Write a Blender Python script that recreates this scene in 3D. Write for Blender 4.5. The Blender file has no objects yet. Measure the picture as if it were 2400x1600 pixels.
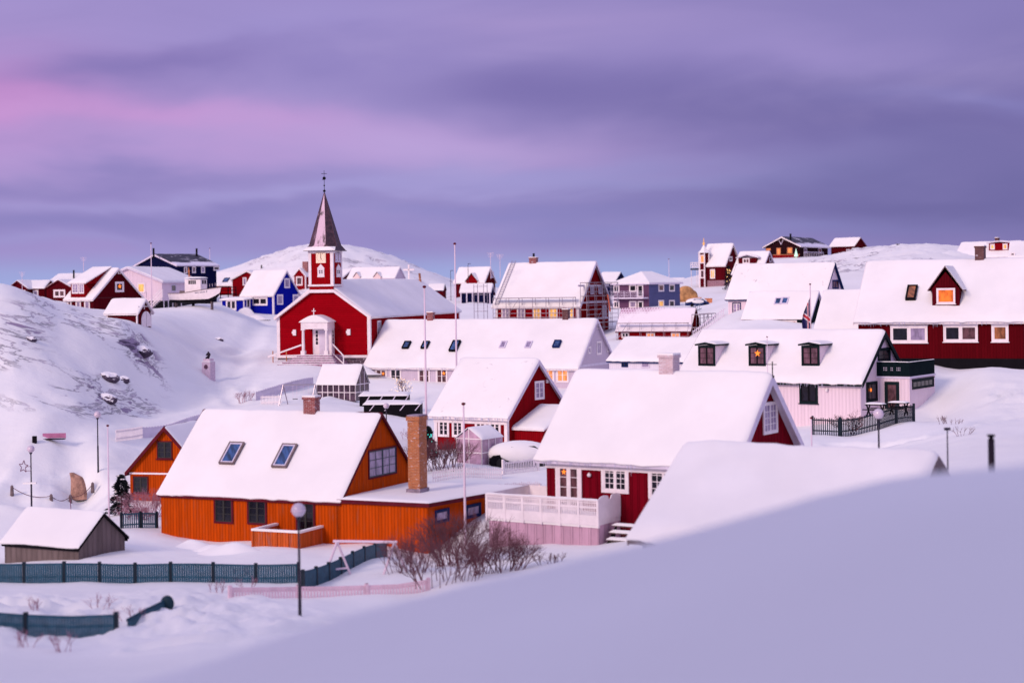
import bpy, bmesh, math, random
import numpy as np
from mathutils import Vector, Matrix
random.seed(7); RNG=np.random.RandomState(3)
R=math.radians
C=bpy.context.scene.collection
# ------------------------------------------------------------ camera
F=4000.0; HZ=670.0; ROLL=-0.0145; CZ=20.0      # focal length in px of a 2400 px wide picture, horizon row, roll, camera height
cam_d=bpy.data.cameras.new('camera'); cam=bpy.data.objects.new('camera',cam_d); C.objects.link(cam)
cam.location=(0,0,CZ); cam.rotation_euler=(math.pi/2,-ROLL,0)
cam_d.sensor_width=36; cam_d.lens=36*F/2400; cam_d.shift_y=-(800-HZ)/2400
cam_d.clip_start=0.1; cam_d.clip_end=20000
cam_d.dof.use_dof=True; cam_d.dof.focus_distance=122; cam_d.dof.aperture_fstop=0.44
bpy.context.scene.camera=cam
vs=bpy.context.scene.view_settings
vs.view_transform='Standard'; vs.look='None'; vs.gamma=1; vs.exposure=0.0
# ------------------------------------------------------------ node helper
def lin(c):
    return tuple(((v/255)/12.92 if v/255<=.04045 else ((v/255+.055)/1.055)**2.4) for v in c)+(1,)
class NG:
    def __init__(s,tree): s.t=tree; s.n=tree.nodes; s.l=tree.links
    def node(s,typ,**kw):
        n=s.n.new(typ)
        for k,v in kw.items(): setattr(n,k,v)
        return n
    def put(s,sock,v):
        if isinstance(v,bpy.types.NodeSocket): s.l.new(v,sock)
        else: sock.default_value=v
    def m(s,op,a,b=0.0,c=None):
        n=s.node('ShaderNodeMath',operation=op); s.put(n.inputs[0],a); s.put(n.inputs[1],b)
        if c is not None: s.put(n.inputs[2],c)
        return n.outputs[0]
    def mix(s,f,a,b,mode='MIX'):
        n=s.node('ShaderNodeMix',data_type='RGBA',blend_type=mode)
        s.put(n.inputs[0],f); s.put(n.inputs[6],a); s.put(n.inputs[7],b); return n.outputs[2]
    def noise(s,vec,scale,detail=4,rough=.5,dist=0,dim='3D'):
        n=s.node('ShaderNodeTexNoise',noise_dimensions=dim)
        if vec is not None: s.put(n.inputs['Vector'],vec)
        n.inputs['Scale'].default_value=scale; n.inputs['Detail'].default_value=detail
        n.inputs['Roughness'].default_value=rough; n.inputs['Distortion'].default_value=dist
        return n.outputs[0]
    def ramp(s,f,a,b,lo=0.,hi=1.):
        n=s.node('ShaderNodeMapRange',interpolation_type='SMOOTHSTEP'); s.put(n.inputs[0],f)
        n.inputs[1].default_value=a; n.inputs[2].default_value=b; n.inputs[3].default_value=lo; n.inputs[4].default_value=hi
        return n.outputs[0]
    def comb(s,x,y,z):
        n=s.node('ShaderNodeCombineXYZ'); s.put(n.inputs[0],x); s.put(n.inputs[1],y); s.put(n.inputs[2],z); return n.outputs[0]
    def sep(s,v):
        n=s.node('ShaderNodeSeparateXYZ'); s.put(n.inputs[0],v); return n.outputs
# ------------------------------------------------------------ sky: thin nishita dusk under a purple cloud deck
SUN_EL=26; SUN_AZ=41     # the glow stands low behind the left shoulder
world=bpy.data.worlds.new('World'); bpy.context.scene.world=world; world.use_nodes=True
g=NG(world.node_tree); g.n.clear()
sky=g.node('ShaderNodeTexSky',sky_type='NISHITA'); sky.sun_disc=False
sky.sun_elevation=R(SUN_EL); sky.sun_rotation=R(180+SUN_AZ); sky.altitude=50
geo=g.node('ShaderNodeTexCoord'); X,Y,Z=g.sep(geo.outputs['Generated'])
az=g.m('ARCTAN2',X,Y)                       # radians right of the view
hor=g.m('SQRT',g.m('ADD',g.m('MULTIPLY',X,X),g.m('MULTIPLY',Y,Y)))
el=g.m('ARCTAN2',Z,hor)
wv=g.comb(g.m('MULTIPLY',az,2.2),g.m('MULTIPLY',el,7.5),0.0)
w1=g.m('SUBTRACT',g.noise(wv,2.1,4,.5,.4),.5); w2=g.m('SUBTRACT',g.noise(wv,1.3,3,.5,.2),.5)
fine=g.noise(g.comb(g.m('MULTIPLY',az,4),g.m('MULTIPLY',el,15),2.0),1.5,5,.5,.6)
azw=g.m('ADD',az,g.m('MULTIPLY',w2,.30)); elw=g.m('ADD',el,g.m('MULTIPLY',w1,.075))
def blob(px,py,sx,sy,tilt=0.0,top=1.0):
    """soft cloud patch: centre and size in thousandths of a radian right of the view and above the horizon"""
    dx=g.m('SUBTRACT',azw,px/1000); dy=g.m('SUBTRACT',g.m('SUBTRACT',elw,py/1000),g.m('MULTIPLY',dx,tilt))
    q=g.m('ADD',g.m('POWER',g.m('DIVIDE',dx,sx/1000),2.0),g.m('POWER',g.m('DIVIDE',dy,sy/1000),2.0))
    return g.m('MULTIPLY',g.m('EXPONENT',g.m('MULTIPLY',q,-1.0)),top)
col=g.mix(g.ramp(az,-.35,.35),lin((160,143,203)),lin((136,124,184)))
def paint(mask,c):
    global col
    col=g.mix(mask,col,lin(c))
paint(g.ramp(el,.17,.6),(190,186,232))
for b_,c_ in (((-300,140,70,30,0,.45),(172,146,206)),((-120,150,90,22,.05,.4),(160,148,210)),((40,150,90,14,0,.5),(172,150,206)),
  ((-290,104,75,24,0,.9),(204,140,205)),((-225,95,170,10,-.04,.85),(200,148,210)),((-240,80,140,9,0,.5),(186,152,212)),
  ((-60,82,130,17,-.03,.85),(186,160,216)),((-206,127,85,13,.12,.9),(134,118,182)),((-90,136,60,11,.1,.6),(142,128,190)),
  ((20,116,85,13,.0,.95),(126,112,176)),((125,99,110,17,-.13,.9),(120,108,170)),((235,80,130,24,-.08,.9),(110,100,162)),
  ((330,120,70,60,0,.7),(110,100,160)),((165,130,65,13,-.05,.6),(160,142,202)),((271,92,50,7,-.05,.4),(136,132,196)),
  ((0,60,170,10,.02,.7),(164,158,216)),((120,58,90,7,-.04,.4),(146,146,204)),((-250,64,130,6,-.02,.75),(138,126,188)),
  ((-190,46,210,8,.0,.8),(134,126,188)),((-130,55,130,3.2,.0,.5),(164,156,214)),((-10,42,170,8,.02,.65),(138,134,196)),
  ((-260,36,110,3,.0,.4),(156,152,210)),((240,44,180,24,.0,.9),(104,98,158)),((60,28,150,9,.0,.5),(132,136,198))):
    paint(blob(*b_),c_)
paint(g.m('MULTIPLY',g.ramp(el,.027,.006),g.ramp(az,.27,.06,0,.85)),(158,172,224))
paint(g.m('MULTIPLY',g.ramp(fine,.45,.85),.16),(200,180,226))
paint(g.m('MULTIPLY',g.ramp(fine,.5,.15),.2),(112,104,166))
paint(g.ramp(el,0.0,-.06),(150,140,190))
# warm side of the sky, behind the camera to the left
ca=g.m('COSINE',g.m('ADD',az,math.pi-R(SUN_AZ)+0.0)); 
paint(g.m('MULTIPLY',g.m('MULTIPLY',g.ramp(ca,.2,1.0),g.ramp(el,.7,.0)),.8),(250,190,205))
bg1=g.node('ShaderNodeBackground'); g.put(bg1.inputs[0],col); bg1.inputs[1].default_value=1.0
bg2=g.node('ShaderNodeBackground'); g.put(bg2.inputs[0],sky.outputs[0]); bg2.inputs[1].default_value=0.003
add=g.node('ShaderNodeAddShader'); g.l.new(bg1.outputs[0],add.inputs[0]); g.l.new(bg2.outputs[0],add.inputs[1])
out=g.node('ShaderNodeOutputWorld'); g.l.new(add.outputs[0],out.inputs[0])
# ------------------------------------------------------------ sun
sd=bpy.data.lights.new('sun','SUN'); so=bpy.data.objects.new('sun',sd); C.objects.link(so)
sd.energy=2.15; sd.angle=R(16); sd.color=(1.0,.78,.68)
sv=Vector((-math.sin(R(SUN_AZ))*math.cos(R(SUN_EL)),-math.cos(R(SUN_AZ))*math.cos(R(SUN_EL)),math.sin(R(SUN_EL))))
so.rotation_euler=sv.to_track_quat('Z','Y').to_euler(); so.location=(-60,-60,60)
# ------------------------------------------------------------ small geometry library
def V(*a): return Vector(a)
class MB:
    def __init__(s): s.v=[]; s.f=[]; s.mi=[]; s.sm=[]; s.cur=0; s.smooth=False
    def add(s,vs,fs):
        b=len(s.v); s.v+= [tuple(v) for v in vs]
        for f in fs: s.f.append(tuple(i+b for i in f)); s.mi.append(s.cur); s.sm.append(s.smooth)
    def ob(s,o,e1,e2,e3,a,b,c):
        o=Vector(o);e1=Vector(e1);e2=Vector(e2);e3=Vector(e3)
        P=[o+e1*x+e2*y+e3*z for z in c for y in b for x in a]
        F_=[(0,2,3,1),(4,5,7,6),(0,1,5,4),(2,6,7,3),(0,4,6,2),(1,3,7,5)]
        if e1.cross(e2).dot(e3)<0: F_=[f[::-1] for f in F_]
        s.add(P,F_)
    def box(s,x0,x1,y0,y1,z0,z1): s.ob((0,0,0),(1,0,0),(0,1,0),(0,0,1),(x0,x1),(y0,y1),(z0,z1))
    def prism(s,poly,d):      # polygon (3d points) pushed along d
        n=len(poly); d=Vector(d); P=[Vector(p) for p in poly]; Q=[p+d for p in P]
        s.add(P+Q,[tuple(range(n))[::-1],tuple(range(n,2*n))]+[(i,(i+1)%n,n+(i+1)%n,n+i) for i in range(n)])
    def tube(s,p,q,r0,r1=None,n=6,cap=True):
        p=Vector(p);q=Vector(q); r1=r0 if r1 is None else r1
        d=(q-p)
        if d.length<1e-6: return
        d.normalize(); a=d.orthogonal().normalized(); b=d.cross(a)
        P=[p+(a*math.cos(2*math.pi*i/n)+b*math.sin(2*math.pi*i/n))*r0 for i in range(n)]+[q+(a*math.cos(2*math.pi*i/n)+b*math.sin(2*math.pi*i/n))*r1 for i in range(n)]
        fs=[(i,(i+1)%n,n+(i+1)%n,n+i) for i in range(n)]
        if cap: fs+=[tuple(range(n))[::-1],tuple(range(n,2*n))]
        s.add(P,fs)
    def sphere(s,c,r,nu=12,nv=8,sq=(1,1,1)):
        c=Vector(c); P=[c+V(0,0,r*sq[2])]
        for j in range(1,nv):
            t=math.pi*j/nv
            for i in range(nu):
                u=2*math.pi*i/nu; P.append(c+V(r*sq[0]*math.sin(t)*math.cos(u),r*sq[1]*math.sin(t)*math.sin(u),r*sq[2]*math.cos(t)))
        P.append(c-V(0,0,r*sq[2])); fs=[]
        for i in range(nu): fs.append((0,1+i,1+(i+1)%nu)); fs.append((len(P)-1,1+(nv-2)*nu+(i+1)%nu,1+(nv-2)*nu+i))
        for j in range(nv-2):
            for i in range(nu): fs.append((1+j*nu+i,1+(j+1)*nu+i,1+(j+1)*nu+(i+1)%nu,1+j*nu+(i+1)%nu))
        s.add(P,fs)
    def build(s,name,mats,parent=None,loc=None,rz=0.0):
        me=bpy.data.meshes.new(name); me.from_pydata(s.v,[],s.f)
        if not isinstance(mats,(list,tuple)): mats=[mats]
        for m in mats: me.materials.append(m)
        for p,i,sm in zip(me.polygons,s.mi,s.sm): p.material_index=min(i,len(mats)-1); p.use_smooth=sm
        o=bpy.data.objects.new(name,me); C.objects.link(o)
        if parent: o.parent=parent
        if loc is not None: o.location=loc
        if rz: o.rotation_euler=(0,0,rz)
        return o
def tag(o,label=None,cat=None,group=None,kind=None):
    if label: o['label']=label
    if cat: o['category']=cat
    if group: o['group']=group
    if kind: o['kind']=kind
    return o
def empty(name,loc,rz,label,cat,group=None):
    o=bpy.data.objects.new(name,None); C.objects.link(o); o.location=loc; o.rotation_euler=(0,0,rz); o.empty_display_size=.3
    return tag(o,label,cat,group)
def ab(px,py):
    dx=px-1200; dy=py-HZ; k=1+ROLL*ROLL
    return (dx+ROLL*dy)/k,(dy-ROLL*dx)/k
def ray(px,py):
    a,b=ab(px,py); return V(a/F,1,-b/F)
def P(px,py,Y):
    d=ray(px,py); return V(d.x*Y,Y,CZ+d.z*Y)
def hitz(px,py,z):
    d=ray(px,py); t=(z-CZ)/d.z; return V(d.x*t,t,z)
def pix(p):
    a=F*p[0]/p[1]; b=-F*(p[2]-CZ)/p[1]; return 1200+a-ROLL*b, HZ+b+ROLL*a
# ------------------------------------------------------------ numpy value noise
def vnoise(x,y,seed=0):
    xi=np.floor(x).astype(np.int64); yi=np.floor(y).astype(np.int64); fx=x-xi; fy=y-yi
    fx=fx*fx*(3-2*fx); fy=fy*fy*(3-2*fy)
    def h(a,b):
        n=(a*374761393+b*668265263+seed*144665)&0x7fffffff; n=((n^(n>>13))*1274126177)&0x7fffffff
        return ((n^(n>>16))&0xffff)/65535.0
    return (h(xi,yi)*(1-fx)+h(xi+1,yi)*fx)*(1-fy)+(h(xi,yi+1)*(1-fx)+h(xi+1,yi+1)*fx)*fy
def fbm(x,y,seed=0,oct=4,ridged=False):
    s=0;a=.5
    for i in range(oct):
        n=vnoise(x*2**i,y*2**i,seed+i*17)
        s=s+a*((1-abs(2*n-1)) if ridged else n); a*=.5
    return s
# ------------------------------------------------------------ materials
def mat(name,c,rough=.6,bump=None,var=0.0,vscale=2.0,metal=0.0,spec=.3,emit=None,es=1.0,alpha=None,trans=0.0):
    m=bpy.data.materials.new(name); m.use_nodes=True; g=NG(m.node_tree); b=g.n['Principled BSDF']
    base=lin(c); b.inputs['Base Color'].default_value=base; b.inputs['Roughness'].default_value=rough
    b.inputs['Metallic'].default_value=metal; b.inputs['Specular IOR Level'].default_value=spec
    tc=g.node('ShaderNodeTexCoord').outputs['Object']
    if var:
        n=g.noise(tc,vscale,5,.6); dark=tuple(v*(1-var) for v in base[:3])+(1,); lite=tuple(min(1,v*(1+var*.6)) for v in base[:3])+(1,)
        g.put(b.inputs['Base Color'],g.mix(g.ramp(n,.3,.7),dark,lite))
    if bump:
        n=g.noise(tc,bump[0],5,.6); bn=g.node('ShaderNodeBump'); bn.inputs['Strength'].default_value=bump[1]; bn.inputs['Distance'].default_value=bump[2] if len(bump)>2 else .03
        g.put(bn.inputs['Height'],n); g.put(b.inputs['Normal'],bn.outputs[0])
    if emit: b.inputs['Emission Color'].default_value=lin(emit); b.inputs['Emission Strength'].default_value=es
    if trans: b.inputs['Transmission Weight'].default_value=trans
    return m
def boards(name,c,per,axis='v',groove=.35,var=.25,bump=.6,rough=.7,wear=0.0,wearc=(150,130,120)):
    """painted cladding: boards of width per, standing ('v') or lapped ('h')"""
    m=bpy.data.materials.new(name); m.use_nodes=True; g=NG(m.node_tree); b=g.n['Principled BSDF']
    tc=g.node('ShaderNodeTexCoord').outputs['Object']; x,y,z=g.sep(tc)
    q=g.m('DIVIDE',g.m('ADD',x,y) if axis=='v' else z,per)
    fr=g.m('FRACT',q); idx=g.m('FLOOR',q)
    wn=g.node('ShaderNodeTexWhiteNoise',noise_dimensions='1D'); g.put(wn.inputs['W'],idx)
    base=lin(c); d=tuple(v*(1-var) for v in base[:3])+(1,); l=tuple(min(1,v*(1+var*.5)) for v in base[:3])+(1,)
    st=g.noise(g.comb(g.m('MULTIPLY',g.m('ADD',x,y),1.5),idx,g.m('MULTIPLY',z,.35)) if axis=='v' else tc,1.7,5,.65)
    cc=g.mix(g.m('MULTIPLY',g.m('ADD',wn.outputs[0],g.ramp(st,.3,.7)),.5),d,l)
    if wear:
        wv=g.comb(g.m('MULTIPLY',g.m('ADD',x,y),7.0),g.m('MULTIPLY',idx,.7),g.m('MULTIPLY',z,.8))
        cc=g.mix(g.m('MULTIPLY',g.ramp(g.noise(wv,1.1,6,.7),.52,.75),wear),cc,lin(wearc))
    if axis=='v':
        h=g.ramp(g.m('ABSOLUTE',g.m('SUBTRACT',fr,.5)),.36,.47,0,1)   # narrow batten over each joint
        gr=g.m('MULTIPLY',g.ramp(g.m('ABSOLUTE',g.m('SUBTRACT',g.m('ABSOLUTE',g.m('SUBTRACT',fr,.5)),.36)),.05,.0),groove)
    else:
        h=g.m('SUBTRACT',1.0,fr); gr=g.m('MULTIPLY',g.ramp(fr,.14,.0),groove)
    cc=g.mix(gr,cc,tuple(v*.25 for v in base[:3])+(1,))
    g.put(b.inputs['Base Color'],cc); b.inputs['Roughness'].default_value=.9; b.inputs['Specular IOR Level'].default_value=.04
    bn=g.node('ShaderNodeBump'); bn.inputs['Strength'].default_value=bump; bn.inputs['Distance'].default_value=.03
    g.put(bn.inputs['Height'],g.m('ADD',h,g.m('MULTIPLY',st,.3))); g.put(b.inputs['Normal'],bn.outputs[0])
    return m
def brickmat(name,c1,c2,mortar,snow=0.0,scale=1.0):
    m=bpy.data.materials.new(name); m.use_nodes=True; g=NG(m.node_tree); b=g.n['Principled BSDF']
    tc=g.node('ShaderNodeTexCoord').outputs['Object']; x,y,z=g.sep(tc)
    v=g.comb(g.m('ADD',x,y),z,0.0)
    br=g.node('ShaderNodeTexBrick'); g.put(br.inputs['Vector'],v); br.inputs['Scale'].default_value=1.0
    br.inputs['Brick Width'].default_value=.24*scale; br.inputs['Row Height'].default_value=.075*scale; br.inputs['Mortar Size'].default_value=.012*scale
    br.inputs['Color1'].default_value=lin(c1); br.inputs['Color2'].default_value=lin(c2); br.inputs['Mortar'].default_value=lin(mortar)
    cc=br.outputs[0]
    cc=g.mix(g.m('MULTIPLY',g.ramp(g.noise(tc,5,6,.7),.35,.75),.5),cc,tuple(k*.5 for k in lin(c1)[:3])+(1,))
    if snow:
        cc=g.mix(g.m('MULTIPLY',g.ramp(g.noise(g.comb(g.m('MULTIPLY',x,1),g.m('MULTIPLY',y,1),g.m('MULTIPLY',z,2.2)),3.2,7,.75),.62-snow*.2,.72-snow*.15),.9),cc,lin((232,228,236)))
    g.put(b.inputs['Base Color'],cc); b.inputs['Roughness'].default_value=.85
    bn=g.node('ShaderNodeBump'); bn.inputs['Strength'].default_value=.7; bn.inputs['Distance'].default_value=.015
    g.put(bn.inputs['Height'],br.outputs['Fac']); bn.invert=True; g.put(b.inputs['Normal'],bn.outputs[0])
    return m
def snowmat(name,c=(243,240,248),spots=0.0,bscale=2.0,bstr=.25):
    m=bpy.data.materials.new(name); m.use_nodes=True; g=NG(m.node_tree); b=g.n['Principled BSDF']
    tc=g.node('ShaderNodeTexCoord').outputs['Object']
    n1=g.noise(tc,.35,4,.55); base=lin(c)
    cc=g.mix(g.ramp(n1,.3,.75),tuple(v*.93 for v in base[:3])+(1,),base)
    if spots: cc=g.mix(g.m('MULTIPLY',g.ramp(g.noise(tc,1.4,6,.7,1.5),.62,.70),spots),cc,lin((150,130,150)))
    g.put(b.inputs['Base Color'],cc); b.inputs['Roughness'].default_value=.75; b.inputs['Specular IOR Level'].default_value=.15
    n2=g.noise(tc,bscale,6,.62); bn=g.node('ShaderNodeBump'); bn.inputs['Strength'].default_value=bstr; bn.inputs['Distance'].default_value=.06
    g.put(bn.inputs['Height'],n2); g.put(b.inputs['Normal'],bn.outputs[0])
    return m
def panemat(name,c,lit=None,ls=1.0,rough=.08,var=.6,vs=2.0):
    """window glass with the room or curtains dimly behind it; lit rooms give light"""
    m=bpy.data.materials.new(name); m.use_nodes=True; g=NG(m.node_tree); b=g.n['Principled BSDF']
    tc=g.node('ShaderNodeTexCoord').outputs['Object']; oi=g.node('ShaderNodeObjectInfo').outputs['Random']
    x,y,z=g.sep(tc); v=g.comb(g.m('MULTIPLY',g.m('ADD',x,y),1.6),g.m('MULTIPLY',oi,40.0),g.m('MULTIPLY',z,.7))
    n=g.noise(v,vs,4,.6); base=lin(c)
    cc=g.mix(g.ramp(n,.35,.65),tuple(k*(1-var) for k in base[:3])+(1,),tuple(min(1,k*(1+var)) for k in base[:3])+(1,))
    g.put(b.inputs['Base Color'],cc); b.inputs['Roughness'].default_value=rough; b.inputs['Specular IOR Level'].default_value=.5
    if lit:
        e=g.mix(g.ramp(n,.3,.7),tuple(k*.35 for k in lin(lit)[:3])+(1,),lin(lit)); g.put(b.inputs['Emission Color'],e); b.inputs['Emission Strength'].default_value=ls
    return m
M={}
M['snow']=snowmat('roof_snow',(246,243,241),0,1.2,.18)
M['snow_spot']=snowmat('roof_snow_worn',(246,243,241),.6,1.2,.25)
M['white']=mat('white_paint',(238,228,230),.5,var=.08)
M['lav']=mat('pale_painted_trim',(214,205,222),.5,var=.08)
M['deepred']=mat('dark_red_trim',(96,26,40),.6,spec=.06,var=.2)
M['darkgreen']=mat('dark_green_paint',(20,34,38),.6,spec=.06,var=.2)
M['black']=mat('black_paint',(18,16,22),.6,spec=.06,var=.2)
M['navytrim']=mat('navy_trim',(28,44,92),.6,spec=.06,var=.2)
M['roofdark']=mat('roof_felt',(42,34,46),.8,var=.3)
M['glass']=panemat('window_glass',(18,17,28),rough=.15)
M['glassb']=panemat('skylight_glass',(46,74,120),rough=.12)
M['curtain']=panemat('curtained_glass',(150,135,165),rough=.2,var=.25)
M['lit']=panemat('lit_glass',(200,120,70),(255,160,92),.8,var=.2)
M['litdim']=panemat('dim_lit_glass',(74,48,56),(200,110,80),.07,var=.6)
M['plum']=panemat('plum_lit_glass',(92,64,78),(200,120,110),.03,var=.4)
M['litorange']=panemat('orange_lit_glass',(190,90,30),(250,120,40),.8,var=.3)
M['litmid']=panemat('amber_lit_glass',(110,66,44),(225,130,70),.28,var=.5)
M['lityellow']=panemat('yellow_lit_glass',(200,150,80),(255,190,105),.7,var=.2)
M['litred']=panemat('red_lit_glass',(90,30,30),(230,60,40),.3,var=.5)
M['tealfr']=mat('teal_window_frame',(28,56,66),.45)
M['greenfr']=mat('olive_dark_frame',(44,44,42),.5)
M['metal']=mat('galvanised_tube',(170,160,170),.4,metal=.7)
M['pole_w']=mat('white_pole',(226,205,218),.4)
M['pole_d']=mat('dark_pole',(40,34,50),.4)
M['wood']=mat('grey_wood',(120,104,104),.8,(20,.5,.01),.35,6)
M['woodl']=mat('raw_plank',(200,130,90),.8,var=.3)
M['stone']=mat('snowy_stone',(150,135,150),.9,(6,.8,.03),.4,5)
M['rock']=mat('dark_rock',(84,72,90),.9,(3,.9,.1),.45,2)
_m=M['rock']; _g=NG(_m.node_tree); _b=_g.n['Principled BSDF']; _l=_b.inputs['Base Color'].links[0].from_socket; _nz=_g.sep(_g.node('ShaderNodeNewGeometry').outputs['Normal'])[2]; _o=_g.node('ShaderNodeTexCoord').outputs['Object']
_g.put(_b.inputs['Base Color'],_g.mix(_g.ramp(_g.m('ADD',_nz,_g.m('MULTIPLY',_g.m('SUBTRACT',_g.noise(_o,2.5,5,.7),.5),1.3)),.42,.62),_l,lin((240,238,240))))
M['star']=mat('star_lamp_paper',(240,130,50),.6,emit=(255,130,40),es=1.1)
M['bulb']=mat('fairy_light',(255,210,150),.5,emit=(255,205,130),es=1.6)
M['globe']=mat('lamp_globe',(205,190,205),.15,spec=.6,var=.1)
M['twig']=mat('bare_twig',(104,64,72),.8,var=.3,vscale=8)
M['twigp']=mat('frosted_twig',(168,120,135),.8,var=.3,vscale=8)
M['needle']=mat('spruce_needles',(26,34,40),.8,var=.4,vscale=6)
# ------------------------------------------------------------ terrain
GP=[ # px, py, distance of points on the snow
(378,1262,82),(800,1303,75),(600,1297,76.5),(704,1305,75.3),(480,1288,79.5),(770,1302,76),(760,1360,66),(940,1338,66),(1005,1312,77),(0,1365,66.3),(300,1365,66.3),(600,1365,66.3),(900,1306,74),(186,1315,73),(-300,1330,70),(305,1268,80),
(703,1437,52),(500,1437,52),(0,1480,50),(275,1480,50),(400,1420,54),(0,1600,40),(300,1600,40),(560,1620,37),(-400,1600,40),(850,1520,44),(-400,1450,50),
(305,1187,100),(285,1205,94),(190,1157,105),(78,1172,100),(-200,1180,100),(125,1060,108),(230,1097,106),(480,1110,108),(490,882,150),(641,850,161),(760,858,158),(880,848,163),(300,1000,120),(450,1010,122),
(640,738,250),(520,738,246),(560,738,246),(600,740,247),(480,736,240),(560,800,185),(410,822,151),(450,765,178),(385,742,172),(560,870,156),(324,762,152),(250,745,152),(220,735,195),
(0,672,135),(0,674,146),(50,684,146),(100,700,150),(-120,668,146),(0,684,165),(-150,668,137),(-150,680,165),(60,690,165),(110,703,175),(40,688,200),(150,712,160),(-300,655,135),(60,684,137),(100,701,139),(160,722,141),(220,742,143),(300,770,140),(380,872,142),(330,900,133),(250,937,124),(0,900,118),(-300,880,118),(0,1000,112),(100,850,123),(230,850,129),(-900,672,135),(-900,1180,100),
(100,700,240),(0,692,250),(-300,680,250),(430,716,215),(450,722,200),(500,718,205),(400,722,205),(360,728,190),(510,712,215),(600,760,230),
(1522,720,240),(1601,716,245),(1400,790,200),(1150,760,205),(1250,770,200),(850,932,150),(960,935,148),(1445,888,155),(1560,885,140),(1240,985,126),(1320,1000,118),
(1195,1062,106),(1010,1052,112),(1120,1065,104),(790,932,140),(900,957,132),(700,960,130),(600,935,138),(1000,1090,98),(1180,1130,92),(1230,1150,88),(1100,1165,86),(900,1050,110),
(1250,1290,71.5),(1130,1300,73),(1430,1288,69),(1350,1290,70.3),(1200,1294,72.5),(1420,1200,84),(1600,1240,70),(1300,1322,64),(1050,1372,61),(1200,1338,64),(1000,1405,60),(1440,1350,50),(1700,1345,47),(2100,1250,48),(2350,1200,48),(2700,1200,48),
(2025,987,107),(1855,985,115),(2192,978,108),(2000,1022,99),(1905,1018,100),(2143,985,101),(2300,1010,80),(2100,1060,80),(1900,1100,80),(2400,952,100),(2300,872,113),(2150,872,116),(2393,866,119),(2250,866,121),(2100,866,124),(2500,862,120),(2250,800,150),(2420,790,150),(2000,930,118),(2150,935,112),(2500,870,112),(2700,900,110),
(1640,950,115),(1480,960,115),(1620,900,125),(1750,780,150),(1900,780,150),(1690,752,163),(1655,745,188),(1500,818,168),(1600,815,168),(1430,814,172),(1500,803,177),(1600,800,177),(1500,770,195),(1580,770,195),(1500,735,225),(1660,720,220),(1690,674,298),(1640,676,300),(1760,665,300),(1800,609,328),(1870,608,322),(1990,603,345),(2035,600,348),(1950,628,240),(2060,640,200),(2250,640,200),(2400,640,200),
(2040,580,300),(2100,586,260),(2140,577,255),(2200,575,255),(2260,588,255),(2400,600,260),(2700,600,260),
(1060,705,300),(1160,710,290),(1060,730,250),(1000,720,300),(850,680,400),(700,680,420),(590,690,330),(500,690,300),(1300,690,330),(1450,690,330),(1560,670,320),
(590,632,470),(640,612,470),(700,590,470),(760,583,470),(850,593,470),(910,606,470),(950,621,470),(1000,645,460),(1060,667,450),(1120,680,500),
(1400,678,700),(1700,672,700),(1700,650,420),(1900,612,420),(2100,600,400),(2400,615,400),(0,685,600),(300,683,600),(760,660,700),(1200,682,900),(2400,670,900),(0,684,1500),(1200,676,1500),(2400,662,1500),(-900,685,800),(3300,660,800),(-900,900,110),(3300,900,110),(-900,1400,60),(3300,1250,50)]
def warp(X,Y): return np.stack([np.clip(40*X/Y,-32,32),12*np.log(np.clip(Y,20,1500))],-1)
gp=np.array([tuple(P(*q)) for q in GP]); GWP=warp(gp[:,0],gp[:,1])
def tps(r2): return .5*r2*np.log(r2+1e-9)
NGP=len(gp); TA=np.zeros((NGP+3,NGP+3)); d2=((GWP[:,None]-GWP[None])**2).sum(-1)
TA[:NGP,:NGP]=tps(d2)+np.eye(NGP)*.006; TA[:NGP,NGP]=1; TA[:NGP,NGP+1:]=GWP; TA[NGP:,:NGP]=TA[:NGP,NGP:].T
# interpolate the depression angle: it varies smoothly over the whole slope
ang=(gp[:,2]-CZ)/gp[:,1]
COEF=np.linalg.solve(TA,np.concatenate([ang,[0,0,0]]))
def town_z(X,Y):
    X=np.asarray(X,float); Y=np.asarray(Y,float); sh=X.shape; w=warp(X.ravel(),Y.ravel()); out=np.zeros(len(w))
    for i in range(0,len(w),20000):
        q=w[i:i+20000]; r=((q[:,None]-GWP[None])**2).sum(-1); out[i:i+20000]=tps(r)@COEF[:NGP]+COEF[NGP]+q@COEF[NGP+1:]
    return (out*Y.ravel()).reshape(sh)+CZ
CR=[(-900,2050),(0,1760),(400,1625),(700,1512),(900,1446),(1100,1380),(1350,1325),(1500,1283),(1700,1225),(2000,1142),(2175,1107),(2400,1085),(2800,1065),(3400,1060)]
YC=15.0
CRX=np.array([ab(*c)[0] for c in CR]); CRB=np.array([ab(*c)[1] for c in CR])
def fore_z(X,Y):       # the snow shoulder the camera stands on
    t=F*X/np.maximum(Y,1.0); b=np.interp(np.clip(t,-2500,2500),CRX,CRB)
    # smooth the polyline
    b=(b+np.interp(np.clip(t-90,-2500,2500),CRX,CRB)+np.interp(np.clip(t+90,-2500,2500),CRX,CRB))/3
    zc=-b/F*YC; z0=-1.75; u=np.clip(Y/YC,0,1)
    near=z0+(zc-z0)*u**1.15
    far=zc-.10*(Y-YC)-.022*(Y-YC)**2
    return CZ+np.where(Y<YC,near,far)
def ground_np(X,Y):
    t=town_z(X,np.maximum(Y,34.0)); t=np.where(Y<34,t-(34-Y)*.25,t)
    f=fore_z(X,Y); k=.25
    m=np.maximum(t,f); return m+k*np.exp(-np.abs(t-f)/k)*.5*np.exp(-np.clip(Y-45,0,99)/4)
def gz(X,Y): return float(ground_np(np.array([X]),np.array([Y]))[0])
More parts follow.
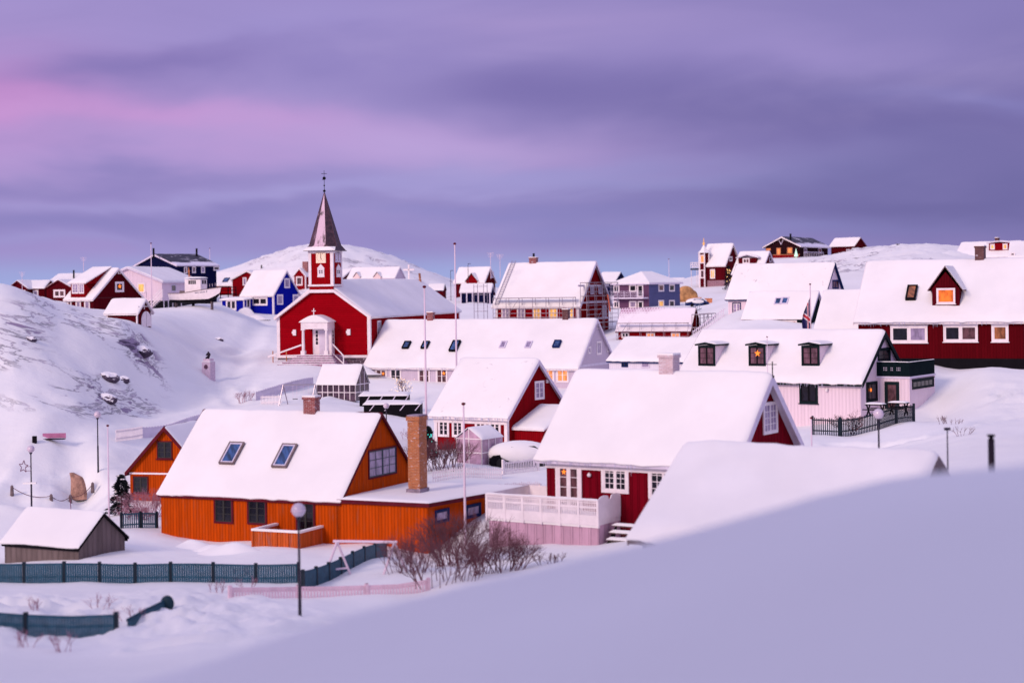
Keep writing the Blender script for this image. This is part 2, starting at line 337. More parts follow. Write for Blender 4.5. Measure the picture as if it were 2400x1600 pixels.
def gp_(px,Y,py=1000):
    """point on the snow at distance Y under picture column px"""
    for _ in range(3):
        p=P(px,py,Y); z=gz(p.x,Y); py=pix((p.x,Y,z))[1]
    p=P(px,py,Y); return V(p.x,Y,gz(p.x,Y))
def build_terrain():
    cols=np.linspace(-3000,3000,560)/F
    rows=np.concatenate([np.geomspace(1.2,18,40)[:-1],np.geomspace(18,30,60)[:-1],np.geomspace(30,290,460)[:-1],np.geomspace(290,560,70)[:-1],np.geomspace(560,6000,40)])
    Tg,Yg=np.meshgrid(cols,rows); Xg=Tg*Yg; Z=ground_np(Xg,Yg)
    px=1200+F*Tg; 
    A_,B_=F*Tg,-F*(Z-CZ)/Yg; ppy=HZ+B_+ROLL*A_
    rock=np.zeros_like(Z)
    def reg(x0,x1,y0,y1,d0,d1,s=1.0,so=40.):
        a=np.clip((px-x0)/so,0,1)*np.clip((x1-px)/so,0,1)*np.clip((ppy-y0)/25,0,1)*np.clip((y1-ppy)/25,0,1)*np.clip((Yg-d0)/6,0,1)*np.clip((d1-Yg)/6,0,1)
        return a*s
    rock=np.maximum(rock,reg(-900,430,672,985,112,150,1.0,110.))
    rock=np.maximum(rock,reg(1880,2330,560,660,200,330,.9))
    rock=np.maximum(rock,reg(560,1160,560,720,400,560,.75))
    rock=np.maximum(rock,reg(1000,1200,640,730,240,420,.4))
    ridg=fbm(Xg*.16+Yg*.05,Yg*.12-Xg*.05,5,5,True)-.55
    Z=Z+rock*(ridg*.7-.08+(fbm(Xg*.45+Z*.5,Yg*.3,9,5,True)-.55)*.7)*np.clip(Yg/160,.6,2.4)
    # drifts, and tramped snow round the houses
    amp=np.clip((Yg-30)/40,0,1)*np.clip(1.5-Yg/400,.2,1)
    Z=Z+amp*((fbm(Xg*.09,Yg*.07,21,3)-.45)*.36+(fbm(Xg*.6,Yg*.5,31,4)-.47)*.16)
    tr=np.clip(1-np.abs(ppy-1130)/60,0,1)*np.clip(1-np.abs(px-150)/330,0,1)*(Yg>85)+np.clip(1-np.abs(ppy-910)/35,0,1)*np.clip(1-np.abs(px-560)/160,0,1)+np.clip(1-np.abs(ppy-1440)/90,0,1)*np.clip((800-px)/300,0,1)*(Yg>38)*(Yg<62)+np.clip(1-np.abs(ppy-930)/50,0,1)*np.clip((px-2270)/60,0,1)*(Yg>70)
    Z=Z+tr*((fbm(Xg*1.2,Yg*1.0,41,4)-.47)*1.0+(fbm(Xg*3.1,Yg*2.2,47,3,True)-.5)*.35)
    Z=Z+np.exp(-((Yg-20)/16)**2)*((fbm(Xg*.12,Yg*.12,51,2)-.37)*.12)
    def track(pts,w,depth,seed):
        nonlocal Z
        W3=[P(px_,1000,Y_) for px_,Y_ in pts]; best=np.full(Z.shape,1e9)
        for a_,b_ in zip(W3,W3[1:]):
            dx,dy=b_.x-a_.x,b_.y-a_.y; t=np.clip(((Xg-a_.x)*dx+(Yg-a_.y)*dy)/(dx*dx+dy*dy),0,1); best=np.minimum(best,np.hypot(Xg-a_.x-t*dx,Yg-a_.y-t*dy))
        best=best+(fbm(Xg*.5,Yg*.5,seed,3)-.45)*w*.9
        k=np.exp(-(best/w)**2); rim=np.exp(-((best-w*1.7)/(w*.6))**2)
        Z=Z-depth*k*(.6+.8*fbm(Xg*2.2,Yg*1.6,seed+3,2))+rim*depth*.55*(.5+fbm(Xg*1.4,Yg*1.4,seed+5,2))
    track([(640,225),(600,195),(575,175),(560,160),(470,138),(330,126),(150,112),(40,100)],1.0,.2,3)
    track([(575,175),(520,163),(505,150),(560,135),(720,136),(800,150)],.6,.18,13)
    track([(40,100),(150,99),(290,108),(420,112),(560,124)],1.3,.28,23)
    track([(1960,92),(2050,85),(2200,84),(2330,92),(2450,96)],.6,.3,33)
    track([(560,62),(380,60),(200,58),(20,58),(-100,58)],.5,.25,43)
    track([(330,46),(480,46),(620,47),(760,50)],.35,.22,53)
    Z=Z+np.exp(-((Yg-17)/12)**2)*((fbm(Xg*.45+3,Yg*.3,71,3)-.42)*.11+(fbm(Xg*2.0,Yg*1.2,75,2)-.37)*.02+(fbm(Xg*.9+Yg*1.1,Yg*.35-Xg*.3,79,3,True)-.5)*.035)
    nr,nc=Z.shape
    co=np.stack([Xg,Yg,Z],-1).reshape(-1,3)
    idx=np.arange(nr*nc).reshape(nr,nc)
    q=np.stack([idx[:-1,:-1],idx[:-1,1:],idx[1:,1:],idx[1:,:-1]],-1).reshape(-1,4)
    me=bpy.data.meshes.new('snow_ground'); me.vertices.add(len(co)); me.vertices.foreach_set('co',co.ravel().astype(np.float32))
    me.loops.add(q.size); me.loops.foreach_set('vertex_index',q.ravel().astype(np.int32))
    me.polygons.add(len(q)); me.polygons.foreach_set('loop_start',np.arange(0,q.size,4,dtype=np.int32)); me.polygons.foreach_set('loop_total',np.full(len(q),4,dtype=np.int32))
    me.update(); me.validate(); me.polygons.foreach_set('use_smooth',np.ones(len(q),dtype=bool))
    at=me.attributes.new('rock','FLOAT','POINT'); at.data.foreach_set('value',rock.ravel().astype(np.float32))
    m=bpy.data.materials.new('ground_snow'); m.use_nodes=True; g=NG(m.node_tree); b=g.n['Principled BSDF']
    tc=g.node('ShaderNodeTexCoord').outputs['Object']; ra=g.node('ShaderNodeAttribute',attribute_name='rock').outputs['Fac']
    n1=g.noise(tc,.08,4,.55); base=lin((243,242,240)); cc=g.mix(g.ramp(n1,.3,.7),tuple(v*.92 for v in base[:3])+(1,),base)
    nz=g.sep(g.node('ShaderNodeNewGeometry').outputs['Normal'])[2]
    x,y,z=g.sep(tc)
    farm=g.ramp(y,185,240)
    def streak(k,seed): return g.noise(g.comb(g.m('ADD',g.m('MULTIPLY',x,.55*k),g.m('MULTIPLY',z,1.5*k)),g.m('ADD',g.m('MULTIPLY',y,.22*k),seed),g.m('MULTIPLY',z,.8*k)),1.0,8,.62,.35)
    st=g.m('ADD',g.m('MULTIPLY',streak(.75,0.0),g.m('SUBTRACT',1.0,farm)),g.m('MULTIPLY',streak(.28,9.0),farm))
    s2=g.m('ADD',g.m('MULTIPLY',streak(1.9,4.0),g.m('SUBTRACT',1.0,farm)),g.m('MULTIPLY',streak(.7,5.0),farm))
    pat=g.noise(tc,.10,3,.5); pf=g.m('ADD',g.m('MULTIPLY',g.noise(tc,.035,3,.5),farm),g.m('MULTIPLY',pat,g.m('SUBTRACT',1.0,farm)))
    steep=g.m('MULTIPLY',g.m('SUBTRACT',.96,nz),.35)
    crack=g.m('MULTIPLY',g.ramp(g.m('ABSOLUTE',g.m('SUBTRACT',st,.5)),.028,.008),g.ramp(g.m('ADD',pf,steep),.46,.56))
    bare=g.ramp(g.m('ADD',g.m('ADD',g.m('MULTIPLY',st,.55),g.m('MULTIPLY',s2,.45)),g.m('ADD',g.m('MULTIPLY',g.m('SUBTRACT',pf,.5),.55),steep)),.648,.70)
    rk=g.m('MULTIPLY',g.m('MAXIMUM',g.m('MULTIPLY',crack,.6),bare),g.ramp(ra,.15,.7))
    rc=g.mix(g.ramp(s2,.42,.58),lin((66,54,78)),lin((156,140,164)))
    g.put(b.inputs['Base Color'],g.mix(rk,cc,rc)); b.inputs['Roughness'].default_value=.8; b.inputs['Specular IOR Level'].default_value=.12
    bn=g.node('ShaderNodeBump'); bn.inputs['Strength'].default_value=.45; bn.inputs['Distance'].default_value=.14
    g.put(bn.inputs['Height'],g.m('ADD',g.m('MULTIPLY',g.noise(tc,.9,7,.62),1.0),g.m('MULTIPLY',rk,-.8))); g.put(b.inputs['Normal'],bn.outputs[0])
    me.materials.append(m)
    o=bpy.data.objects.new('snow_ground',me); C.objects.link(o); tag(o,kind='structure')
    # unseen slope behind the camera, raised into a ridge to shade the near snow
    mb=MB(); mb.smooth=True; xs=np.linspace(-170,110,61); ys=np.linspace(1.25,-90,46); X2,Y2=np.meshgrid(xs,ys)
    z0=fore_z(X2*0+np.clip(X2,-.9,.9),np.full_like(X2,1.2))
    side=np.clip(np.abs(X2)-.8,0,None)*.06
    Z2=z0-.3*np.clip(side*4,0,1)-side*np.clip(1+Y2/60,0,1)+np.minimum(1.5*(1.25-Y2)*np.clip((1.25-Y2)/9,0,1),37)+7*np.clip((-X2-35)/20,0,1)*np.clip((1.25-Y2)/20,0,1)+(fbm(X2*.1+9,Y2*.1+40,77,3)-.45)*.8*np.clip((1.2-Y2)/8,0,1)
    vv=np.stack([X2,Y2,Z2],-1).reshape(-1,3).tolist(); nc=61
    mb.add(vv,[(r*nc+c,(r+1)*nc+c,(r+1)*nc+c+1,r*nc+c+1) for r in range(45) for c in range(60)])
    tag(mb.build('shade_ridge',M['snow']),kind='structure')
    # low snowy mountains at the left of the horizon
    mb=MB(); mb.smooth=True; nc=220
    for side_,(a0,a1,hh,D) in enumerate([(-700,560,10.5,2300),(-700,1100,6.5,3200)]):
        base=len(mb.v); xs=np.linspace(a0,a1,nc); 
        prof=[ (0,0),(.35,.5),(.7,.85),(1,1.0),(1.4,.8),(2.2,0)]
        vv=[]
        for k,(dy,hf) in enumerate(prof):
            for i,xp in enumerate(xs):
                A0=(xp-1200)/F; n=float(fbm(np.array([xp*.011+side_*7]),np.array([dy*2.1+k]),61,5)); env=max(0,min(1,(a1-xp)/260.))
                Yd=D*(1+.12*dy); top=(.35+n*1.3)*hh*env
                b_=16+ROLL*(-0)-0
                zz=CZ+Yd*(-(14)/F)+hf*(top+ (22+5*side_))*Yd/F*.9*env
                vv.append((A0*Yd,Yd,zz))
        mb.add(vv,[(r*nc+c,r*nc+c+1,(r+1)*nc+c+1,(r+1)*nc+c) for r in range(len(prof)-1) for c in range(nc-1)])
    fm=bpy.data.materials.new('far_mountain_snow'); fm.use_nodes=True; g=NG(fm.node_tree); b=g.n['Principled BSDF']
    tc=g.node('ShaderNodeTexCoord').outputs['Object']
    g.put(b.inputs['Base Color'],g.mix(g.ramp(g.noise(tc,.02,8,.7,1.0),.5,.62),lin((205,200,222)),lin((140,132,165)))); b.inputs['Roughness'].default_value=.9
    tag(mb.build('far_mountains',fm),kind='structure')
build_terrain()
# ------------------------------------------------------------ houses
FIT={
'orange':(-8.153, 80.0, -9.855, 24.737, 10.522, 8.128, 3.869),
'redfore':(9.113, 70.0, -7.408, 32.457, 9.801, 7.428, 3.667),
'redmid':(-0.363, 108.0, -8.192, 33.272, 6.256, 7.618, 3.547),
'longgrey':(5.737, 150.0, -7.181, 23.734, 21.617, 9.746, 4.277),
'cottage':(22.079, 108.0, -6.289, 34.706, 13.59, 7.831, 3.2),
'shed':(-18.917, 74.0, -10.94, 26.63, 4.532, 3.317, 1.291),
'church':(-13.218, 160.0, -2.543, 14.746, 9.765, 29.853, 3.552),
'blue':(-34.963, 250.0, -0.733, 34.551, 6.795, 6.099, 3.735),
'redleft':(-54.07, 220.0, -0.802, 38.853, 6.25, 8.499, 4.062),
'garage':(-33.308, 152.0, -1.804, 18.274, 3.575, 2.81, 1.229),
'pinkl':(-38.824, 190.0, 1.165, 9.747, 8.44, 12.652, 1.709),
'navy':(-42.187, 215.0, 3.296, 38.554, 8.847, 7.162, 1.521),
'smallorange':(-18.148, 100.0, -10.656, 14.461, 5.189, 7.0, 2.778),
'scaffold':(7.973, 200.0, -2.327, 25.049, 11.596, 10.36, 5.311),
'redfar':(-5.279, 330.0, 0.899, 23.413, 6.81, 5.894, 3.045),
'tile':(24.227, 232.0, -6.314, 21.389, 10.785, 5.683, 3.092),
'whitelong':(15.697, 140.0, -6.304, 35.253, 9.535, 5.947, 1.823),
'turret':(37.569, 300.0, 3.183, 31.191, 5.056, 7.272, 3.963),
'dormerh':(40.916, 280.0, 1.545, 30.525, 5.368, 7.738, 3.772),
'black':(55.991, 330.0, 6.939, 29.133, 7.932, 17.902, 1.979),
'redhill':(69.378, 345.0, 7.148, 44.507, 6.286, 4.553, 1.756),
'pinkbig':(29.678, 162.0, -1.469, 33.049, 10.496, 5.448, 3.4),
'green':(26.935, 154.0, -3.282, 29.227, 6.739, 4.656, 2.511),
'roofg':(28.523, 133.0, -3.666, 24.876, 5.202, 6.764, 3.079),
'redright':(35.593, 118.0, -2.73, 22.549, 12.046, 10.764, 4.363),
'farright':(67.922, 230.0, 3.12, 31.553, 8.455, 7.089, 2.115),
'forewhite':(11.132, 50.0, -7.83, 31.168, 8.856, 8.501, 2.574),
'pinkrow':(-25.316, 370.0, 2.271, 21.674, 11.738, 5.421, 2.386),
'skyl':(-42.247, 290.0, 1.907, 16.374, 6.188, 7.0, 1.53),
'redb':(-50.699, 420.0, 3.243, 26.055, 3.892, 5.055, 2.038),
'gblue':(19.324, 240.0, 0.227, 42.422, 7.106, 7.892, 4.086),
'lowroof':(44.939, 215.0, -0.937, 26.068, 3.898, 3.785, 1.645),
'stilt':(-3.535, 290.0, -0.773, 9.5, 5.56, 3.704, 1.364)}
def rescale(k,Yn):
    x,y,z,a,l,w,r=FIT[k]; s=Yn/y; FIT[k]=(x*s,Yn,z*s,a,l*s,w*s,r*s)
rescale('redleft',195); rescale('pinkl',225); rescale('navy',270); rescale('tile',178)
HS={}
class House:
    """gabled house: local x runs right along the long front, y goes back, z up; the near right eave corner is at x=y=0"""
    def __init__(s,key,name,label,cat,wall,ax='u',T=.13,oe=.28,og=.22,sm='snow',base=None,group=None,bargem='white',fascm=None,slabm='roofdark',inset=True,barge=.2,nosnow=False,sn=.25,corner=None,cs=.14,walls=True,found=None,droop=.05,fh=.2):
        HS[key]=s; x,y,z,a,L,Wd,Rr=FIT[key]; s.a=R(a); s.L=L; s.W=Wd; s.R=Rr; s.ax=ax; s.T=T; s.fh=fh
        c_,s_=math.cos(s.a),math.sin(s.a)
        cor=[(x-c_*L*i+s_*Wd*j,y+s_*L*i+c_*Wd*j) for i in (0,1) for j in (0,1)]
        gzs=[gz(*p) for p in cor]; s.zb=min(gzs)-.25 if base is None else base
        s.org=V(x,y,s.zb); s.root=empty(name,s.org,-s.a,label,cat,group)
        s.Z=z+CZ-s.zb        # eave height (outer snow edge) above local zero
        s.M=Matrix.Translation(s.org)@Matrix.Rotation(-s.a,4,'Z'); s.Mi=s.M.inverted()
        if ax=='u': s.x0,s.x1,s.y0,s.y1=-L+og,-og,oe,Wd-oe
        else: s.x0,s.x1,s.y0,s.y1=-L+oe,-oe,og,Wd-og
        s.wall=wall
        if walls: s.make_walls(wall)
        s.make_roof(M[bargem] if bargem else M[slabm],M[sm] if sm else None,sn,droop)
        if bargem: s.make_barge(M[bargem],barge)
        fm=fascm or bargem
        if fm: s.make_fascia(M[fm])
        if corner: s.make_corners(M[corner],cs)
    def rz(s,x,y,off=0.0):     # roof surface height
        t=(abs(y-s.W/2)/(s.W/2)) if s.ax=='u' else (abs(x+s.L/2)/(s.L/2))
        return s.Z+s.R*(1-t)-off
    def make_walls(s,m):
        mb=MB(); o=s.T+.1; x0,x1,y0,y1=s.x0,s.x1,s.y0,s.y1
        if s.ax=='u':
            ym=s.W/2; pr=[V(0,y0,-.6),V(0,y1,-.6),V(0,y1,s.rz(0,y1,o)),V(0,ym,s.rz(0,ym,o)),V(0,y0,s.rz(0,y0,o))]
            mb.prism([V(x0,p.y,p.z) for p in pr],(x1-x0,0,0))
        else:
            xm=-s.L/2; pr=[V(x0,0,-.6),V(x1,0,-.6),V(x1,0,s.rz(x1,0,o)),V(xm,0,s.rz(xm,0,o)),V(x0,0,s.rz(x0,0,o))]
            mb.prism([V(p.x,y0,p.z) for p in pr],(0,y1-y0,0))
        s.wo=mb.build('wall',m,s.root)
    def rp(s,a,t,off=0.0):     # a: along the ridge 0..1 (right/front to left/back), t -1..1 across
        if s.ax=='u': return V(-s.L*a,s.W/2*(1+t),s.Z+s.R*(1-abs(t))-off)
        return V(-s.L/2*(1-t),s.W*a,s.Z+s.R*(1-abs(t))-off)
    def make_roof(s,ms,msn,sn,droop):
        mb=MB(); T=s.T
        for sg in (-1,1):
            e=.995
            q=[s.rp(.004,sg*e,T),s.rp(.996,sg*e,T),s.rp(.996,0,T),s.rp(.004,0,T)]
            mb.prism(q,(0,0,-.09))
        s.roof=mb.build('roof',ms,s.root)
        if msn is None: return
        mb=MB(); mb.smooth=True
        ln=s.L if s.ax=='u' else s.W; sp=s.W if s.ax=='u' else s.L
        na=max(14,min(64,int(ln/.22))); nt=max(16,min(56,int(sp/.2)))
        def edge(n,length,th):
            # parameter values with extra lines close to both ends
            k=list(np.linspace(0,1,n)); ex=[.02/length,.06/length,.13/length,.24/length]
            k+=ex+[1-e for e in ex]; return sorted(set(round(float(v),5) for v in k))
        A_=edge(na,ln,T); B_=[v*2-1 for v in edge(nt,sp,T)]
        B_=sorted(set(B_+[0.0,-.03,.03])); seed=random.randint(0,9999)
        aa,bb=np.meshgrid(A_,B_,indexing='ij'); da=np.minimum(aa,1-aa)*ln; db=(1-np.abs(bb))*sp/2
        d=np.minimum(da,db); prof=1-np.exp(-d/.10)
        X=aa*ln; Yc=(bb+1)*sp/2
        nz=(fbm(X*.45+seed,Yc*.45,seed%97,3)-.45)*.13+(fbm(X*2.2+seed,Yc*1.3,seed%89,2)-.37)*.035
        lip=(fbm(X*1.6+seed*3,Yc*0+seed,11,3)-.4)   # irregular eave line
        rd=-s.R*(np.sqrt(bb**2+.0016)-.04-np.abs(bb))*0
        vs=[]
        for i in range(len(A_)):
            for j in range(len(B_)):
                p=s.rp(aa[i,j],bb[i,j]); h=(T+nz[i,j]*(sn/.25)*prof[i,j])*prof[i,j]-T+.012
                soft=-s.R*(math.sqrt(bb[i,j]**2+.0012)-abs(bb[i,j]))*.8
                # the snow hangs a little over the eave
                if db[i,j]<.14:
                    k=(1-db[i,j]/.14)
                    ex=k*droop*(1.2+lip[i,j]*2.5)
                    if s.ax=='u': p.y+=ex*(1 if bb[i,j]>0 else -1)
                    else: p.x+=ex*(1 if bb[i,j]>0 else -1)
                    h-=k*k*(.03+max(0,lip[i,j])*.16*min(1.3,T/.16))
                p.z+=h+soft; vs.append(p)
        nA,nB=len(A_),len(B_)
        fs=[(i*nB+j,i*nB+j+1,(i+1)*nB+j+1,(i+1)*nB+j) for i in range(nA-1) for j in range(nB-1)]
        q=(vs[nB]-vs[0]).cross(vs[1]-vs[0])
        if q.z>0: fs=[f[::-1] for f in fs]
        mb.add(vs,fs)
        # underside skirt
        bo=[(i,0) for i in range(nA)]+[(nA-1,j) for j in range(1,nB)]+[(i,nB-1) for i in range(nA-2,-1,-1)]+[(0,j) for j in range(nB-2,0,-1)]
        ring=[vs[i*nB+j] for i,j in bo]
        cen=[v-V(0,0,.05)-((v-V(-s.L/2,s.W/2,v.z)).normalized()*.06) for v in ring]; n=len(ring)
        mb.add(ring+cen,[(k,(k+1)%n,n+(k+1)%n,n+k) for k in range(n)])
        s.snow=mb.build('roof_snow',msn,s.roof)
    def make_barge(s,m,h):
        T=s.T+.02
        for a,sg in ((-.002,1),(1.002,-1)):
            mb=MB(); d=(V(1,0,0) if s.ax=='u' else V(0,-1,0))*sg
            p,q,r=s.rp(a,-.99,T),s.rp(a,0,T),s.rp(a,.99,T)
            mb.prism([p,q,r,r-V(0,0,h),q-V(0,0,h*1.25),p-V(0,0,h)],-d*.05)
            mb.build('bargeboard',m,s.root)
    def make_fascia(s,m):
        if s.ax=='u':
            for y in (.015,s.W-.055): mb=MB(); mb.box(-s.L+.06,-.06,y,y+.04,s.Z-s.T-s.fh,s.Z-s.T+.0); mb.build('fascia',m,s.root)
        else:
            for x in (-s.L+.015,-.055): mb=MB(); mb.box(x,x+.04,.06,s.W-.06,s.Z-s.T-s.fh,s.Z-s.T+.0); mb.build('fascia',m,s.root)
    def make_corners(s,m,w):
        e=.03
        for x in (s.x0,s.x1):
            for y in (s.y0,s.y1):
                mb=MB(); zt=s.rz(x,y,s.T+.13); sx=1 if x==s.x1 else -1; sy=1 if y==s.y1 else -1
                mb.box(min(x+sx*e,x-sx*w),max(x+sx*e,x-sx*w),min(y+sy*e,y-sy*w),max(y+sy*e,y-sy*w),-.5,zt)
                mb.build('corner_board',m,s.root)
    def belt(s,z,m,h=.14,side='front'):
        mb=MB(); e=.035
        if side=='front': mb.box(s.x0-e,s.x1+e,s.y0-e,s.y0+.05,z-h/2,z+h/2)
        else: mb.box(s.x1-.05,s.x1+e,s.y0-e,s.y1+e,z-h/2,z+h/2)
        mb.build('belt_board',m,s.root)
    # ---- planes: (point, right, up, outward normal)
    def plane(s,side,off=0.0):
        if isinstance(side,tuple): return side
        if side=='front': return (V(0,s.y0-off,0),V(1,0,0),V(0,0,1),V(0,-1,0))
        if side=='right': return (V(s.x1+off,0,0),V(0,1,0),V(0,0,1),V(1,0,0))
        if side=='roof':
            if s.ax=='u':
                n=V(0,-s.R,s.W/2).normalized(); return (V(0,0,s.Z),V(1,0,0),V(0,s.W/2,s.R).normalized(),n)
            n=V(s.R,0,s.L/2).normalized(); return (V(0,0,s.Z),V(0,1,0),V(-s.L/2,0,s.R).normalized(),n)
    def hit(s,pl,px,py):
        o=s.Mi@V(0,0,CZ); d=s.Mi.to_3x3()@ray(px,py); p0,_,_,n=pl
        t=(p0-o).dot(n)/d.dot(n); return o+d*t
    def px(s,p): return pix(s.M@p)
    def frame(s,side,cx,cy,w,h):
        pl=s.plane(side); c=s.hit(pl,cx,cy); _,e1,e2,n=pl; q=s.px(c)
        a=s.px(c+e1*.2); b=s.px(c+e2*.2)
        W_=.2*w/max(1e-6,abs(a[0]-q[0])); H_=.2*h/max(1e-6,abs(b[1]-q[1]))
        return c,e1,e2,n,W_,H_
    def window(s,side,l,t,r,b,casing='white',cw=.1,sash=None,ns=2,nx=1,ny=3,pane='glass',name='window',depth=.055,sill=False,label=None,sw=.05,mw=.028,hood=False,star=None,parent=None):
        return window_on(s,s.frame(side,(l+r)/2,(t+b)/2,r-l,b-t),casing,cw,sash,ns,nx,ny,pane,name,depth,sill,label,sw,mw,hood,star,parent)
    def zat(s,side,px_,py_): return s.hit(s.plane(side),px_,py_)
def window_on(s,fr,casing,cw,sash,ns,nx,ny,pane,name='window',depth=.055,sill=False,label=None,sw=.05,mw=.028,hood=False,star=None,parent=None):
    c,e1,e2,n,W_,H_=fr; sash=sash or casing; mb=MB(); hw,hh=W_/2,H_/2
    cw=min(cw,hw*.4,hh*.4)
    mats=[M[casing] if isinstance(casing,str) else casing,M[sash] if isinstance(sash,str) else sash]
    for a in ((-hw,-hw+cw),(hw-cw,hw)): mb.ob(c,e1,e2,n,a,(-hh,hh),(-.02,depth))
    for b in ((-hh,-hh+cw),(hh-cw,hh)): mb.ob(c,e1,e2,n,(-hw+cw,hw-cw),b,(-.02,depth*(.96)))
    if sill: mb.ob(c,e1,e2,n,(-hw-.06,hw+.06),(-hh-.05,-hh),(-.02,depth+.06))
    if hood: mb.ob(c,e1,e2,n,(-hw-.05,hw+.05),(hh,hh+.05),(-.02,depth+.05))
    mb.cur=1; iw,ih=hw-cw,hh-cw; d2=depth*.7 if name!='skylight' else depth*.9; d3=depth*.55
    sp=2*iw/ns; sw=min(sw,sp*.22)
    for k in range(ns):
        a0=-iw+sp*k; a1=a0+sp
        mb.ob(c,e1,e2,n,(a0,a0+sw),(-ih,ih),(0,d2)); mb.ob(c,e1,e2,n,(a1-sw,a1),(-ih,ih),(0,d2))
        mb.ob(c,e1,e2,n,(a0+sw,a1-sw),(-ih,-ih+sw),(0,d2*.97)); mb.ob(c,e1,e2,n,(a0+sw,a1-sw),(ih-sw,ih),(0,d2*.97))
        for i in range(1,nx):
            x=a0+sw+(sp-2*sw)*i/nx; mb.ob(c,e1,e2,n,(x-mw/2,x+mw/2),(-ih+sw,ih-sw),(0,d3))
        for j in range(1,ny):
            y=-ih+sw+(2*ih-2*sw)*j/ny; mb.ob(c,e1,e2,n,(a0+sw,a1-sw),(y-mw/2,y+mw/2),(0,d3*.95))
    f=mb.build(name,mats,parent or s.root)
    if label: f['label']=label
    po=depth-.06 if name=='skylight' else 0; pm=MB(); pm.ob(c,e1,e2,n,(-iw,iw),(-ih,ih),(-.01,.012+po)); pm.build('pane',M[pane],f)
    return f,(c,e1,e2,n,W_,H_)
def star_lamp(h,fr,label,u=0.0,v=.1,r=.2,group='lit paper stars hanging in windows'):
    c,e1,e2,n,W_,H_=fr; o=c+e1*(u*W_)+e2*(v*H_)+n*.07; mb=MB()
    pts=[o+(e1*math.sin(math.pi*k/5)+e2*math.cos(math.pi*k/5))*(r if k%2==0 else r*.42) for k in range(10)]
    pts=[h.M@p for p in pts]; ow=h.M@o; nw=h.M.to_3x3()@n
    mb.add(pts+[ow+nw*r*.3,ow-nw*r*.3],[(k,(k+1)%10,10) for k in range(10)]+[((k+1)%10,k,11) for k in range(10)])
    st=mb.build('star_lamp',M['star']); tag(st,label,'star lamp',group)
def chimney(h,l,r,t,b,corner,m,side='ridge',name='chimney',cap='stone',snowtop=True,cols=None):
    """masonry stack placed from its picture outline; corner = column of its near vertical edge"""
    # foot on the front slope (or the ridge)
    pl=h.plane('roof'); c=h.hit(pl,corner,b)
    if side=='ridge':
        n=(V(1,0,0) if h.ax=='v' else V(0,1,0)); q=V(-h.L/2,0,0) if h.ax=='v' else V(0,h.W/2-.25,0)
        c=h.hit((q,None,None,n),corner,b)
    u=h.px(c); a=h.px(c+V(.2,0,0)); d=h.px(c+V(0,.2,0)); zz=h.px(c+V(0,0,.2))
    wx=max(.3,.2*(corner-l)/max(.3,abs(a[0]-u[0]))); wy=max(.3,min(.2*(r-corner)/max(.3,abs(d[0]-u[0])),2.2)) if r>corner else .6
    H_=.2*(b-t)/abs(zz[1]-u[1]); mb=MB()
    mb.box(c.x-wx,c.x,c.y,c.y+wy,c.z-1.0,c.z+H_-.12); mb.box(c.x-wx-.05,c.x+.05,c.y-.05,c.y+wy+.05,c.z+H_-.2,c.z+H_-.08)
    o=mb.build(name,m,h.roof)
    if snowtop:
        mb=MB(); mb.box(c.x-wx-.04,c.x+.04,c.y-.04,c.y+wy+.04,c.z+H_-.08,c.z+H_+.0); mb.build('snow_cap',M['snow'],o)
    return c,wx,wy,H_
def rooffloat(h,x0,x1,y0,y1,z,th=.12,snow=.15,mt='roofdark',name='porch_roof',slope=0.0,parent=None):
    mb=MB(); mb.prism([V(x0,y0,z-slope),V(x1,y0,z-slope),V(x1,y1,z),V(x0,y1,z)],(0,0,th)); r_=mb.build(name,M[mt] if isinstance(mt,str) else mt,parent or h.root)
    snowslab([V(x0,y0,z+th-slope),V(x1,y0,z+th-slope),V(x1,y1,z+th),V(x0,y1,z+th)],snow,r_)
    return r_
def snowslab(q,th,parent,name='snow_layer',m='snow',n=14,inset=.0,label=None):
    """rounded sheet of snow on a four-cornered surface"""
    mb=MB(); mb.smooth=True; ks=[0,.015,.05,.12]+list(np.linspace(.2,.8,n))+[.88,.95,.985,1]; sd=random.random()*99
    vs=[];N=len(ks); L1=(q[1]-q[0]).length; L2=(q[3]-q[0]).length
    for a in ks:
        for b in ks:
            p=(q[0]*(1-a)+q[1]*a)*(1-b)+(q[3]*(1-a)+q[2]*a)*b
            d=min(min(a,1-a)*L1,min(b,1-b)*L2); k=1-math.exp(-d/(th*.8+.02))
            nz=float(fbm(np.array([a*L1*.7+sd]),np.array([b*L2*.7]),5,3))-.45
            vs.append(p+V(0,0,(th+nz*th*.8)*k+.004))
    fs=[(i*N+j,(i+1)*N+j,(i+1)*N+j+1,i*N+j+1) for i in range(N-1) for j in range(N-1)]
    if (vs[N]-vs[0]).cross(vs[1]-vs[0]).z<0: fs=[f[::-1] for f in fs]
    mb.add(vs,fs); o=mb.build(name,M[m],parent)
    return o
def wing(h,x0,x1,y0,y1,ztf,ztb,wall,name='side_wing',oh=.15,trim='white',snow=.16,base=-.5):
    """lower block built on to a house under one sloping roof (height ztf in front, ztb behind)"""
    mb=MB(); mb.prism([V(x0,y0,base),V(x0,y1,base),V(x0,y1,ztb-.2),V(x0,y0,ztf-.2)],(x1-x0,0,0)); w=mb.build(name,wall,h.root)
    mb=MB(); mb.prism([V(x0-oh,y0-oh,ztf-.2),V(x1+oh,y0-oh,ztf-.2),V(x1+oh,y1+oh*.3,ztb-.2),V(x0-oh,y1+oh*.3,ztb-.2)],(0,0,.1)); r_=mb.build('wing_roof',M[trim],w)
    snowslab([V(x0-oh-.03,y0-oh-.03,ztf-.1),V(x1+oh+.03,y0-oh-.03,ztf-.1),V(x1+oh+.03,y1+oh*.3,ztb-.1),V(x0-oh-.03,y1+oh*.3,ztb-.1)],snow,r_,'roof_snow')
    return w
